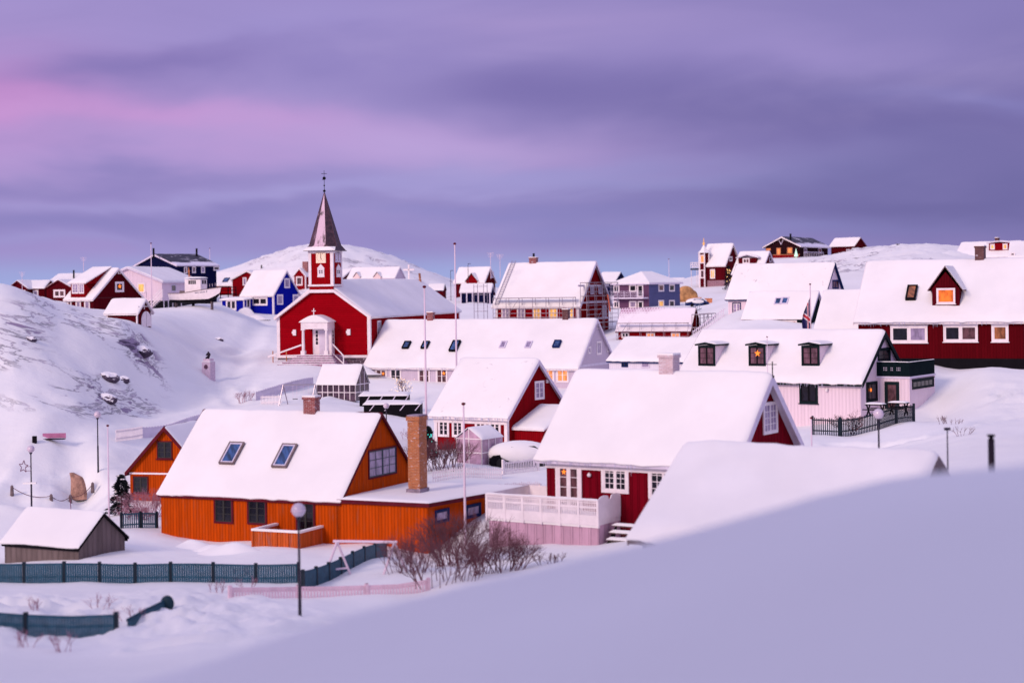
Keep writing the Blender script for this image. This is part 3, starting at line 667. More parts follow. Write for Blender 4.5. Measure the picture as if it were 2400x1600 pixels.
def dormer(h,l,t,r,b,kind,wallm,facem,over=.25,win=None,rise=0.0,trim='darkgreen',snow=.1,name='dormer',frontout=0.0,face_extra=0.0):
    """dormer whose vertical face (picture outline l,t,r,b) stands on the front roof slope"""
    pl=h.plane('roof'); c=h.hit(pl,(l+r)/2,b); u=h.px(c); a=h.px(c+V(.3,0,0)); zz=h.px(c+V(0,0,.3))
    W_=.3*(r-l)/abs(a[0]-u[0]); H_=.3*(b-t)/abs(zz[1]-u[1]); x0,x1=c.x-W_/2,c.x+W_/2; yf=c.y-.02; zb=c.z-.1; zt=c.z+H_
    sl=h.R/(h.W/2); yb=min(h.W/2,c.y+H_/sl+.1)
    mb=MB(); mb.prism([V(x0,yf,zb-.05),V(x0,yb,zb-.05+ (yb-yf)*sl*.9),V(x0,yb,zt),V(x0,yf,zt)],(W_,0,0)); d=mb.build(name,wallm,h.roof)
    mb=MB(); xa,xb=x0-over,x1+over; xm=(xa+xb)/2; o=.18
    if kind=='flat':
        yb2=min(h.W/2,c.y+(H_+.1)/sl+.15)
        pr=[V(xa,0,zt),V(xm,0,zt+rise),V(xb,0,zt)]
        mb.prism([V(xa,yf-o,zt),V(xm,yf-o,zt+rise),V(xb,yf-o,zt),V(xb,yf-o,zt+.1),V(xm,yf-o,zt+rise+.1),V(xa,yf-o,zt+.1)],(0,yb2-yf+o,0))
        rf=mb.build('dormer_roof',M[trim],d)
        for q in ([V(xa-.03,yf-o-.04,zt+.1),V(xm,yf-o-.04,zt+rise+.1),V(xm,yb2+.15,zt+rise+.1),V(xa-.03,yb2+.1,zt+.1)],[V(xm,yf-o-.04,zt+rise+.1),V(xb+.03,yf-o-.04,zt+.1),V(xb+.03,yb2+.1,zt+.1),V(xm,yb2+.15,zt+rise+.1)]):
            snowslab(q,snow,rf,'roof_snow',n=8)
    elif kind=='gable':
        gp2=[V(x0,yf,zt),V(x1,yf,zt),V(xm,yf,zt+rise*(W_/(xb-xa)))]
        m2=MB(); yr=min(h.W/2,c.y+(H_+rise)/sl); m2.prism(gp2,(0,yr-yf,0)); m2.build('gable_wall',wallm,d)
        for sg,xe in ((-1,xa),(1,xb)):
            mb.prism([V(xe,yf-o,zt-rise*.12),V(xm,yf-o,zt+rise),V(xm,yf-o,zt+rise+.1),V(xe,yf-o,zt-rise*.12+.1)],(0,.06,0))
        rf=mb.build('dormer_bargeboard',M[trim],d)
        for xe in (xa,xb):
            ye=min(h.W/2,c.y+(H_)/sl+.2); q=[V(xe,yf-o,zt-rise*.12+.08),V(xm,yf-o,zt+rise+.08),V(xm,yr+.3,zt+rise+.08),V(xe,ye,zt-rise*.12+.08)]
            m2=MB(); m2.prism(q,(0,0,-.07)); rr=m2.build('dormer_roof',M['deepred'],d); snowslab(q if xe==xa else q,snow,rr,'roof_snow',n=8)
    elif kind=='shed':
        # flat pitch running back up to the ridge
        yr=h.W/2-.1; zr=h.Z+h.R-.05
        mb.prism([V(xa,yf-o,zt),V(xb,yf-o,zt),V(xb,yr,zr),V(xa,yr,zr)],(0,0,.1)); rf=mb.build('dormer_roof',M[trim],d)
        snowslab([V(xa-.03,yf-o-.03,zt+.1),V(xb+.03,yf-o-.03,zt+.1),V(xb+.03,yr,zr+.1),V(xa-.03,yr,zr+.1)],snow,rf,'roof_snow')
        m2=MB(); 
        m2.prism([V(x0,yf+.02,zt-.02),V(x0,yr,zr-.1),V(x0,yb,zb)],(W_,0,0)); m2.build('cheek_wall',wallm,d)
    return d,(V(0,yf,0),V(1,0,0),V(0,0,1),V(0,-1,0))
W={}
W['orange']=boards('orange_boards',(198,75,10),.17,'v',.4,.25,.9,wear=.6,wearc=(128,92,72))
W['orange2']=boards('orange_boards_small',(192,72,12),.16,'v',.45,.25,.9)
W['orangeg']=boards('orange_gable_boards',(186,96,16),.2,'v',.6,.2,.9)
W['redfore']=boards('crimson_boards',(118,6,26),.34,'v',.75,.25,1.0)
W['red']=boards('red_boards',(132,6,18),.16,'v',.35,.2,.7)
W['dred']=boards('dark_red_boards',(86,8,20),.18,'v',.35,.25,.7)
W['church']=boards('church_siding',(150,2,18),.21,'h',.55,.14,.8)
W['churchv']=boards('church_tower_boards',(152,6,16),.3,'v',.4,.14,.6)
W['blue']=boards('blue_boards',(10,20,150),.18,'v',.2,.15,.5)
W['grey']=boards('grey_lilac_boards',(204,190,206),.2,'v',.22,.06,.5)
W['pink']=boards('pale_pink_boards',(232,212,222),.24,'v',.3,.06,.6)
W['pinkp']=boards('pink_render',(236,212,210),2.5,'v',.0,.06,.1)
W['navy']=boards('navy_boards',(14,18,58),.2,'v',.3,.25,.5)
W['slate']=boards('slate_blue_boards',(88,92,132),.2,'h',.3,.15,.5)
W['plum']=boards('plum_boards',(100,68,98),.2,'h',.3,.15,.5)
W['green']=boards('black_green_boards',(16,30,34),.2,'v',.4,.25,.5)
W['black']=boards('black_brown_boards',(42,18,24),.2,'v',.4,.3,.5)
W['shed']=boards('weathered_grey_boards',(120,106,104),.3,'v',.5,.3,.8)
W['plank']=boards('pale_rough_planks',(206,166,186),.45,'v',.55,.25,.8,wear=.3,wearc=(120,90,110))
W['wshed']=boards('white_boards',(226,220,232),.2,'v',.2,.06,.4)
M['brick']=brickmat('red_brick',(150,42,36),(122,34,34),(176,150,150),.35)
M['brickt']=brickmat('yellow_orange_brick',(196,108,52),(168,88,48),(180,140,110),.3,1.0)
M['brickd']=brickmat('dark_brick',(104,52,48),(84,44,46),(120,96,96),.1)
M['brickw']=brickmat('whitened_brick',(214,184,186),(200,170,178),(220,205,212),.45)
# ---- orange house
h=House('orange','orange_house','big orange plank house with snowy roof, two roof windows and tall brick pillar beside','house',W['orange'],bargem='deepred',T=.12,oe=.12,og=.15,sm='snow',barge=.14)
for l in ((502,1165,547,1226),(580,1168,626,1229)): h.window('front',*l,casing='deepred',sash='greenfr',ns=2,nx=1,ny=3,cw=.09)
f,_=h.window('front',694,1175,739,1246,casing='deepred',sash='greenfr',ns=2,nx=1,ny=3,cw=.09,pane='glass',name='door')
h.window('right',863,1049,929,1116,casing='deepred',sash='tealfr',ns=2,nx=2,ny=3,cw=.07,pane='curtain')
for cx,cy,w_,hh in ((545,1064,35,50),(668.4,1070,35,54)): 
    h.window('roof',cx-w_/2,cy-hh/2,cx+w_/2,cy+hh/2,casing='wood',sash='lav',ns=1,ny=1,cw=.07,sw=.07,pane='glassb',name='skylight',depth=.16)
chimney(h,711,750,927,978,738,M['brick'])
# annexe with flat roof
pN=h.hit(h.plane('front'),1002,1180); pB=h.Mi@P(1220,1142,83.5); za=pN.z-.05
qd=[V(h.x1-.2,h.y0,0),V(pN.x,h.y0,0),V(pB.x-.9,pB.y+.6,0),V(h.x1-.2,pB.y+.6,0)]
mb=MB(); mb.prism([V(p.x,p.y,-.6) for p in qd],(0,0,za+.5)); an=mb.build('annexe_wall',W['orange'],h.root)
qo=[V(h.x1-.1,h.y0-.12,za-.1),V(pN.x+.12,h.y0-.12,za-.1),V(pB.x,pB.y+.7,za-.1),V(h.x1-.1,pB.y+.7,za-.1)]
mb=MB(); mb.prism(qo,(0,0,.18)); ar=mb.build('flat_roof',M['deepred'],an)
snowslab([p+V(0,0,.18) for p in qo],.09,ar,'roof_snow',n=24)
e1=(qd[2]-qd[1]).normalized(); nn=V(e1.y,-e1.x,0)
for l in ((1019,1192,1052,1224),(1092,1180,1126,1212)): h.window((V(pN.x,h.y0,0),e1,V(0,0,1),nn),*l,casing='navytrim',ns=1,ny=1,pane='curtain',cw=.1)
# tall brick pillar on the annexe roof
c=h.Mi@hitz(984,1158,h.zb+za+.1); mb=MB(); mb.box(c.x-.62,c.x,c.y,c.y+.78,za-.3,c.z+3.62); mb.box(c.x-.67,c.x+.05,c.y-.05,c.y+.83,c.z+3.5,c.z+3.7)
br=mb.build('brick_pillar',M['brickt'],h.root); mb=MB(); mb.box(c.x-.64,c.x+.02,c.y-.02,c.y+.8,c.z+3.7,c.z+3.77); mb.build('capping',M['stone'],br); mb=MB(); mb.box(c.x-.7,c.x+.06,c.y-.08,c.y+.86,c.z-.15,c.z+.25); mb.build('mortar_band',M['stone'],br)
# little deck with board parapet
y_=h.y0-2.0; pl=(V(0,y_,0),V(1,0,0),V(0,0,1),V(0,-1,0)); a=h.hit(pl,593,1292); b=h.hit(pl,704,1299); zt_=h.hit(pl,704,1249).z
dk=MB(); z0_=b.z
dk.box(a.x,b.x,y_,y_+.07,z0_,zt_); dk.box(b.x-.07,b.x,y_+.07,h.y0,z0_,zt_); dk.box(a.x,a.x+.07,y_+.07,h.y0,z0_,zt_); dk.box(a.x+.07,b.x-.07,y_+.07,h.y0,z0_,z0_+.12)
for i in range(5):
    x=a.x+(b.x-a.x)*i/4; dk.box(x-.05,x+.05,y_-.05,y_+.0,-.6,zt_)
de=dk.build('deck_parapet',boards('worn_orange_boards',(206,96,44),.14,'v',.5,.35,.8,wear=.9,wearc=(150,120,125)),h.root)
mb=MB(); mb.smooth=False
for bx in ((a.x-.05,b.x+.05,y_-.06,y_+.14),(b.x-.14,b.x+.05,y_+.14,h.y0),(a.x-.05,a.x+.14,y_+.14,h.y0)): mb.box(bx[0],bx[1],bx[2],bx[3],zt_,zt_+.1)
mb.build('snow_cap',M['snow'],de)
# ---- small orange house
h=House('smallorange','orange_house','small orange gabled house half hidden behind the big orange one','house',W['orange2'],ax='v',bargem='deepred',T=.08,oe=.25,og=.25,barge=.22)
h.window('front',368,1033,404,1075,casing='deepred',sash='greenfr',ns=2,nx=1,ny=3,cw=.06,pane='glass',sill=True)
h.window('front',312,1115,348,1155,casing='deepred',sash='greenfr',ns=2,nx=1,ny=3,cw=.06,pane='glass',sill=True)
h.belt(h.zat('front',345,1109).z,M['white'],.1)
# ---- front right dark crimson house with deck
h=House('redfore','red_house','crimson house with wide white trim and a white terrace, behind the nearest roof','house',W['redfore'],bargem='lav',T=.2,oe=.35,og=.45,barge=.34,sn=.3)
zf=h.Z-.2
mb=MB(); mb.box(h.x0-.03,h.x1+.03,h.y0-.05,h.y0,zf-.42,zf-.1); mb.build('frieze_board',M['white'],h.root)
f,fr=h.window('front',1303,1082,1364,1200,casing='white',ns=2,nx=1,ny=4,pane='litdim',name='terrace_door',cw=.13,sw=.1)
f,fr2=h.window('front',1410,1085,1474,1155,casing='white',ns=2,nx=2,ny=4,pane='glass',cw=.12,sw=.07)
star_lamp(h,fr,'glowing star in the glazed terrace door of the crimson house',-.16,.3,.14)
h.window('front',1520,1089,1590,1170,casing='white',ns=2,nx=2,ny=4,pane='glass',cw=.12)
h.window('right',1788,941,1821,1016,casing='white',ns=2,nx=2,ny=4,pane='curtain',cw=.1)
c=h.zat('front',1384,1112); mb=MB(); mb.smooth=True; mb.sphere(c+V(0,-.12,0),.09); mb.tube(c,c+V(0,-.15,.1),.02); mb.build('wall_lamp',M['white'],h.root)
chimney(h,1544,1593,828,869,1577,M['brickw'])
mb=MB(); ap=h.rp(0,0); mb.tube(ap+V(0,0,-.4),ap+V(0,0,.35),.025); mb.tube(ap+V(-.5,0,.22),ap+V(.2,0,.22),.015); mb.tube(ap+V(.02,0,-.35),ap+V(.02,0,-.25),.06); mb.build('aerial',M['black'],h.root)
# terrace
d_=2.0; y_=h.y0-d_; pl=(V(0,y_,0),V(1,0,0),V(0,0,1),V(0,-1,0))
a=h.hit(pl,1141,1226); b=h.hit(pl,1401,1232); zt_=h.hit(pl,1401,1172).z; z0_=b.z
tr=MB()
tr.box(a.x,b.x,y_,y_+.05,z0_,z0_+.42); tr.box(a.x,b.x,y_,y_+.05,zt_-.36,zt_-.28); tr.box(a.x-.04,b.x+.04,y_-.04,y_+.1,zt_-.06,zt_); tr.box(a.x,b.x,y_,y_+.05,zt_-.14,zt_-.1)
for i in range(int((b.x-a.x)/.085)):
    x=a.x+.05+i*.085; tr.box(x,x+.045,y_+.01,y_+.04,z0_+.3,zt_-.02)
n=6
for i in range(n+1):
    x=a.x+(b.x-a.x)*i/n; tr.box(x-.05,x+.05,y_-.02,y_+.09,z0_-.1,zt_)
tr.box(b.x-.05,b.x,y_+.05,h.y0-.02,z0_,zt_-.25); tr.box(a.x,a.x+.05,y_+.05,y_+d_+1.5,z0_,zt_)
tr.box(a.x+.05,h.x0-.05,y_+d_+1.45,y_+d_+1.5,z0_,zt_)
tr.build('terrace_railing',M['white'],h.root)
mb=MB(); mb.box(a.x+.05,b.x-.05,y_+.05,h.y0-.02,z0_-.1,z0_+.3); mb.box(a.x+.05,h.x0-.02,h.y0-.02,y_+d_+1.45,z0_-.1,z0_+.3); mb.build('terrace_floor',M['snow'],h.root)
# scalloped side panel
mb=MB(); prof=[V(b.x+.0,y_+.05,z0_+.2),V(b.x,h.y0-.05,z0_+.2)]; N_=24
for i in range(N_+1):
    u=1-i/N_; prof.append(V(b.x,y_+.05+(d_-.1)*u,zt_+.02+.13*abs(math.sin(math.pi*(u*2.0+.0)))**.7 - (.1 if .42<u<.58 else 0)))
mb.prism(prof,(.04,0,0)); mb.build('side_panel',M['white'],h.root)
snowslab([V(a.x-.04,y_-.06,zt_),V(b.x+.04,y_-.06,zt_),V(b.x+.04,y_+.1,zt_),V(a.x-.04,y_+.1,zt_)],.06,h.root,'snow_cap',n=30)
mb=MB(); mb.box(a.x+.05,b.x-.02,y_+.1,y_+.16,-1.5,z0_); mb.build('plank_skirt',W['plank'],h.root)
mb=MB(); mb.box(b.x-.1,b.x-.02,y_+.16,h.y0,-1.5,z0_); mb.build('plank_skirt_side',W['plank'],h.root)
# snowy steps beside the terrace
st=empty('garden_steps',h.M@V(b.x+.1,y_,z0_-1.3),-h.a,'dark open steps with a pillow of snow on each tread, beside the white terrace','steps')
for i in range(5):
    o_=MB(); x0_,x1_=.15,1.25; yy=.95-i*.25; zz=1.25-i*.27
    o_.box(x0_,x1_,yy-.16,yy+.16,zz-.05,zz); t_=o_.build('tread',M['wood'],st); snowslab([V(x0_-.02,yy-.2,zz),V(x1_+.02,yy-.2,zz),V(x1_+.02,yy+.16,zz),V(x0_-.02,yy+.16,zz)],.15,t_,n=6)
mb=MB()
for x in (.1,1.25): mb.prism([V(x,-.4,-.1),V(x,1.2,1.2),V(x,1.2,.9),V(x,-.4,-.5)],(.05,0,0))
mb.build('stringer',M['black'],st)
# ---- middle red house
h=House('redmid','red_house','red house with six-pane white windows and lean-to garage behind the greenhouse','house',W['red'],bargem='lav',T=.16,oe=.3,og=.3,barge=.24,corner='white',cs=.2,sm='snow_spot',fascm='white')
mb=MB(); mb.box(h.x0-.04,h.x1+.04,h.y0-.07,h.y0,h.Z-.62,h.Z-.25); mb.build('frieze_board',M['white'],h.root)
for i,l in enumerate(((1027,980,1053,1023),(1060,981,1086,1024),(1114,982,1140,1026),(1147,983,1174,1028))):
    h.window('front',*l,casing='white',ns=2,ny=3,cw=.11,pane='glass' if i!=2 else 'litdim')
h.window('right',1253,892,1274.5,936,casing='white',ns=2,ny=3,cw=.1,pane='curtain')
yw=1.0; pl=(V(0,yw,0),V(1,0,0),V(0,0,1),V(0,-1,0)); a=h.hit(pl,1203,1004); b=h.hit(pl,1276,1007); yb=4.4
plb=(V(0,yb,0),V(1,0,0),V(0,0,1),V(0,-1,0)); zb_=h.hit(plb,1270,944).z
wing(h,h.x1-.02,b.x-.1,yw,yb,a.z+.12,zb_,W['red'],'garage_wing',trim='white')
mb=MB(); c=h.zat('right',1281,893); mb.ob(c,V(0,1,0),V(0,0,1),V(1,0,0),(-.09,.09),(-.12,.12),(0,.1)); mb.build('wall_lamp',M['white'],h.root)
# ---- long grey house
h=House('longgrey','long_house','long pale lilac house with a row of roof windows below the red church','house',W['grey'],bargem='lav',T=.16,oe=.3,og=.25,barge=.25,fascm='white',corner='lav')
for l,pn in (((880,864,907,899),'litdim'),((914,863,941,899),'glass'),((980,864,1008,898),'litdim'),((1022,863,1049,899),'litdim'),((1095,863,1122,898),'glass'),((1150,863,1177,898),'glass'),((1215,862,1240,896),'glass'),((1272,861,1299,895),'lit'),((1304,861,1333,896),'lit')):
    f,fr=h.window('front',*l,casing='white',ns=2,ny=2,cw=.11,pane=pn)
    if l[0]==880: star_lamp(h,fr,'glowing star in the leftmost window of the long lilac house',.2,.18,.17)
    if l[0]==1022: star_lamp(h,fr,'glowing star in the fourth window of the long lilac house',.2,.18,.19)
for cx,cy,w_,hh,pn,cs_ in ((953.6,810,15,16,'glassb','black'),(997.6,810,15,16,'glassb','black'),(1066.7,812,18,24,'glassb','black'),(1306,807.6,16,16,'glassb','navytrim')):
    h.window('roof',cx-w_/2,cy-hh/2,cx+w_/2,cy+hh/2,casing=cs_,ns=1,ny=1,cw=.07,sw=.05,pane=pn,name='skylight',depth=.22)
for cx in (1179.5,1239):
    h.window('roof',cx-7,800,cx+7,816,casing='lav',ns=1,ny=1,cw=.06,pane='curtain',name='skylight',depth=.1,label='skylight nearly buried in snow')
h.window('right',1398,799,1409,831,casing='white',ns=1,nx=2,ny=1,cw=.12,pane='curtain')
for l in ((1378,812,1384.5,829),(1422,808,1428.5,825),(1399,754,1405,771)): h.window('right',*l,casing='white',ns=1,ny=1,cw=.1,pane='curtain')
h.belt(h.zat('right',1400,853).z,M['lav'],.22,'right')
chimney(h,1001,1019,730,752,1014,M['brick']); chimney(h,1318,1336,723,750,1331,M['brickd'])
# ---- white long building behind
h=House('whitelong','outbuilding','low white building with dark blue-edged roof between lilac house and cottage','outbuilding',W['wshed'],bargem='navytrim',T=.14,oe=.2,og=.2,barge=.15)
h.window('front',1457,845,1472,860,casing='navytrim',ns=2,ny=2,cw=.05); h.window('front',1503,845,1523,862,casing='lav',ns=1,ny=1,cw=.06,pane='curtain')
# ---- right cottage
h=House('cottage','cottage','pale pink cottage with black-green trim and three flat-topped dormers','cottage',W['pink'],bargem='darkgreen',T=.2,oe=.3,og=.25,barge=.3,sn=.3,droop=.08)
for i,(l,r_) in enumerate(((1637,1676.5),(1755,1794.5),(1879,1921))):
    d,pl=dormer(h,l,810,r_,856,'flat',W['pink'],None,over=.16,rise=.14,trim='darkgreen',snow=.1)
    f,fr=h.window(pl,l,810,r_,857,casing='darkgreen',sash='black',ns=2,nx=1,ny=3,cw=.1,pane='plum',parent=d,mw=.02)
    if i==1: star_lamp(h,fr,'orange star in the middle dormer of the pink cottage',.05,.12,.24)
h.window('front',1874,893,1917,945,casing='darkgreen',sash='black',ns=2,ny=1,cw=.12,pane='glass',sill=True,hood=True)
c=h.zat('front',1939,914); mb=MB(); mb.smooth=True; mb.sphere(c+V(0,-.12,0),.1); mb.sphere(c+V(.02,-.12,.1),.09,sq=(1.3,1,.5)); mb.tube(c,c+V(0,-.12,.05),.03); mb.build('wall_lamp',M['white'],h.root)
f,fr=h.window('right',2030,894,2056,941,casing='darkgreen',sash='black',ns=1,nx=2,ny=1,cw=.14,pane='glass')
star_lamp(h,fr,'orange star in the ground floor gable window of the pink cottage',-.15,.1,.17)
h.window('right',2057,815,2086,850,casing='darkgreen',sash='darkgreen',ns=1,nx=2,ny=2,cw=.14,pane='glass',name='balcony_door')
mb=MB(); mb.box(h.x0+2.9,h.x0+3.0,h.y0-.12,h.y0-.04,0,h.Z-.3); mb.build('downpipe',M['darkgreen'],h.root)
g0=h.zat('right',2056,950); yA=g0.y; pl=(V(0,yA,0),V(1,0,0),V(0,0,1),V(0,-1,0)); a=h.hit(pl,2133,975); zt_=h.hit(pl,2133,887).z; zt2=h.hit(pl,2133,849).z
plr=(V(a.x,0,0),V(0,1,0),V(0,0,1),V(1,0,0)); bk=h.hit(plr,2192,970)
mb=MB(); mb.box(h.x1-.05,a.x,yA,bk.y,-.6,zt_); an=mb.build('annexe_wall',W['pink'],h.root)
mb=MB(); mb.box(h.x1-.05,a.x+.06,yA-.06,bk.y+.06,zt_,zt_+.12); mb.build('annexe_roof',M['lav'],an)
mb=MB(); t1=zt_+.12
mb.box(h.x1-.02,a.x,yA,yA+.06,t1,zt2); mb.box(a.x-.06,a.x,yA+.06,bk.y,t1,zt2); mb.box(h.x1-.02,a.x-.06,bk.y-.06,bk.y,t1,zt2)
bl=mb.build('balcony_parapet',W['green'],h.root)
mb=MB()
for k in (0,.13):
    for i in list(range(3))+list(range(5,7))+list(range(9,12)): mb.box(a.x-1.75+i*.1,a.x-1.72+i*.1,yA-.012,yA+.0,zt2-.42-k,zt2-.34-k)
mb.build('railing_slots',M['lav'],bl)
snowslab([V(h.x1-.02,yA-.03,zt2),V(a.x+.03,yA-.03,zt2),V(a.x+.03,yA+.1,zt2),V(h.x1-.02,yA+.1,zt2)],.06,bl,'snow_cap',n=20)
snowslab([V(a.x-.1,yA+.1,zt2),V(a.x+.03,yA+.1,zt2),V(a.x+.03,bk.y,zt2),V(a.x-.1,bk.y,zt2)],.05,bl,'snow_cap',n=20)
h.window(pl,2074,894,2108,962,casing='darkgreen',sash='darkgreen',ns=1,nx=1,ny=1,cw=.16,pane='litdim',name='door')
h.window(plr,2138,887,2188,909,casing='darkgreen',sash='darkgreen',ns=1,nx=5,ny=1,cw=.1,pane='glass',hood=True)
def table_(px_,Y,py_,lab):
    p=h.M@(h.Mi@P(px_,py_,Y)); e=empty('picnic_table',V(p.x,p.y,p.z),-h.a,lab,'picnic table','dark picnic tables under the balcony'); mb=MB()
    mb.box(-.55,.55,-.32,.32,.68,.74); top=mb.build('table_top',M['black'],e); snowslab([V(-.57,-.34,.74),V(.57,-.34,.74),V(.57,.34,.74),V(-.57,.34,.74)],.1,top,n=6)
    for s_ in (-1,1):
        mb=MB(); mb.box(-.55,.55,s_*.6-.12,s_*.6+.12,.4,.45); mb.build('bench_seat',M['black'],e)
    for s_ in (-1,1):
        mb=MB(); mb.ob((s_*.45,0,.35),(1,0,0),V(0,.55,.7).normalized(),V(0,-.7,.55).normalized(),(-.03,.03),(-.45,.45),(-.04,.04)); mb.ob((s_*.45,0,.35),(1,0,0),V(0,-.55,.7).normalized(),V(0,.7,.55).normalized(),(-.03,.03),(-.45,.45),(-.04,.04)); mb.build('leg',M['black'],e)
table_(2052,103.5,975,'dark picnic table by the cottage gable window, the nearer to the corner'); table_(2107,102,972,'dark picnic table in front of the cottage back door')
# ---- big dark red house at the right edge
h=House('redright','red_house','big dark red house at the right edge with gabled dormer','house',boards('oxblood_boards',(88,6,16),.2,'v',.3,.2,.6),bargem='white',T=.2,oe=.35,og=.3,barge=.3,sn=.32,droop=.1)
for l,ps in (((2087,763,2174,803),('glass','curtain')),((2211,761,2292,801),('glass','litdim'))):
    f,fr=h.window('front',*l,casing='white',ns=2,ny=1,cw=.06,sw=.13,pane=ps[0],sill=True,hood=True)
    if ps[1]!=ps[0]:
        c,e1,e2,n,W_,H_=fr; pm=MB(); pm.ob(c,e1,e2,n,(.12,W_/2-.17),(-H_/2+.17,H_/2-.17),(0,.018)); pm.build('pane',M[ps[1]],f)
h.window('front',2324,760,2364,801,casing='white',ns=1,ny=1,cw=.14,sw=.06,pane='litmid',sill=True,hood=True)
d,pl=dormer(h,2185,676,2249,716,'gable',W['dred'],None,over=.3,rise=1.55,trim='white',snow=.1)
h.window(pl,2195,675,2239,712,casing='white',ns=1,ny=1,cw=.1,sw=.04,pane='litorange',parent=d,sill=True)
h.window('roof',2137-12,672,2137+12,704,casing='black',ns=1,ny=1,cw=.08,sw=.05,pane='litmid',name='skylight',depth=.22)
zs=h.zat('front',2300,840).z; mb=MB(); mb.box(h.x0-.02,h.x1+.02,h.y0-.04,h.y0-.0,-.8,zs); mb.build('dark_skirting',M['black'],h.root)
mb=MB(); mb.box(h.x1,h.x1+.04,h.y0,h.y1,-.8,zs); mb.build('dark_skirting',M['black'],h.root)
chimney(h,2285,2311,574,612,2306,M['brickd'])
# ---- grey shed
h=House('shed','shed','weathered grey wooden shed with snowy roof beside the teal fence','shed',W['shed'],bargem='black',T=.1,oe=.12,og=.15,barge=.1)
# ---- snow-loaded roof in the near right
h=House('forewhite','house','nearest house, only its thick white roof and grey gable tip showing','house',mat('dark_gable',(38,34,44),.8,var=.2),bargem='wood',T=.26,oe=.3,og=.4,barge=.26,sn=.6,droop=.08,base=CZ-12)
# ---- tile: low pinkish roof under scaffolding
h=House('tile','red_house','low red building with half bare tiled roof behind scaffold poles','house',W['red'],bargem='deepred',T=.08,oe=.25,og=.25,sm='snow_spot',barge=.2)
for l,pn in (((1457,779,1474,792),'glass'),((1515,779,1535,792),'lit'),((1573,779,1594,792),'lit')): h.window('front',*l,casing='white',ns=2,ny=1,cw=.08,pane=pn)
TILE=h
tl=bpy.data.materials.new('half_bare_tile_roof'); tl.use_nodes=True; gg=NG(tl.node_tree); bb=gg.n['Principled BSDF']; tc=gg.node('ShaderNodeTexCoord').outputs['Object']; x,y,z=gg.sep(tc)
bt=gg.node('ShaderNodeTexBrick'); gg.put(bt.inputs['Vector'],gg.comb(x,gg.m('MULTIPLY',z,1.3),0.0)); bt.inputs['Scale'].default_value=1.0; bt.inputs['Brick Width'].default_value=.3; bt.inputs['Row Height'].default_value=.3; bt.inputs['Mortar Size'].default_value=.05
bt.inputs['Color1'].default_value=lin((150,104,128)); bt.inputs['Color2'].default_value=lin((176,132,156)); bt.inputs['Mortar'].default_value=lin((226,206,222))
k_=gg.m('ADD',gg.m('MULTIPLY',gg.ramp(x,-2.0,-7.5),.5),gg.m('MULTIPLY',gg.ramp(z,h.Z+.5*h.R,h.Z+h.R),.45)); k_=gg.ramp(gg.m('ADD',k_,gg.m('MULTIPLY',gg.m('SUBTRACT',gg.noise(tc,.8,5,.6),.5),.7)),.5,.85)
gg.put(bb.inputs['Base Color'],gg.mix(k_,lin((240,232,238)),bt.outputs[0])); bb.inputs['Roughness'].default_value=.9
h.snow.data.materials[0]=tl
# ---- scaffolded red house
h=House('scaffold','red_house','tall red gabled house wrapped in scaffolding, brick chimney on its ridge','house',W['red'],bargem='lav',T=.14,oe=.4,og=.4,barge=.35,fascm='white',corner='white',cs=.25)
SC=h
for i,l in enumerate(((1175.6,720,1195,755),(1212,720,1231,755),(1249,720,1268,755),(1287,720,1307,755),(1328,720,1345,755))): h.window('front',*l,casing='white',ns=2,ny=3,cw=.1,pane='curtain' if i<2 else 'lityellow')
for l in ((1383,669,1391,690),(1402,668,1411,689),(1411,716,1421,745)): h.window('right',*l,casing='lav',ns=2,ny=2,cw=.1,pane='curtain')
for py_ in (669,708,746): 
    h.belt(h.zat('right',1398,py_).z,M['lav'],.22,'right')
c,wx,wy,H_=chimney(h,1240,1261,602,616,1256,M['brick']); mb=MB(); mb.tube(V(c.x-wx/2,c.y+.4,c.z+H_),V(c.x-wx/2,c.y+.4,c.z+H_+.45),.14); mb.build('flue',M['black'],h.roof)
mb=MB(); q0=h.rp(.94,-1,-.1); q1=h.rp(.94,0,-.1); ux=V(.25,0,0)
for s_ in (-1,1): mb.tube(q0+ux*s_,q1+ux*s_,.03)
for k in range(26): p=q0.lerp(q1,(k+.5)/26); mb.tube(p-ux,p+ux,.022)
mb.build('roof_ladder',M['metal'],h.roof)
# ---- church
M['steps']=mat('snowy_step_stone',(176,140,160),.9,(6,.8,.03),.4,5)
h=House('church','church','red wooden church with a pointed clock tower and white porch','church',W['church'],ax='v',bargem=None,fascm='white',T=.14,oe=.2,og=.15,corner='white',cs=.28,sn=.3)
CH=h
# clipped gable top: white trim following the hipped outline
yF=h.y0; cut=h.rz(-h.L/2+1.25,0,0)-.16
mb=MB(); o=.18
pts=[V(-h.L+.02,0,h.Z-.1),V(-h.L/2-1.22,0,cut-.02),V(-h.L/2+1.22,0,cut-.02),V(-.02,0,h.Z-.1)]
for p,q in zip(pts,pts[1:]):
    mb.prism([V(p.x,yF-.36,p.z),V(q.x,yF-.36,q.z),V(q.x,yF-.36,q.z-.3),V(p.x,yF-.36,p.z-.3)],(0,.36,0))
mb.build('gable_trim',M['white'],h.root)
mb=MB(); z_=h.zat('front',800,835).z; mb.box(h.x0-.05,h.x1+.05,yF-.08,yF,z_-.12,z_+.12); mb.box(h.x1,h.x1+.08,yF,h.y1,z_-.12,z_+.12); mb.build('sill_board',M['white'],h.root)
mb=MB(); mb.box(h.x0+.02,h.x1-.02,yF-.03,yF+.2,-1.0,z_-.12); mb.box(h.x1-.2,h.x1+.03,yF+.2,h.y1,-1.0,z_-.12); mb.build('foundation',brickmat('rough_masonry',(96,72,84),(60,48,62),(120,104,116),.2,3.0),h.root)
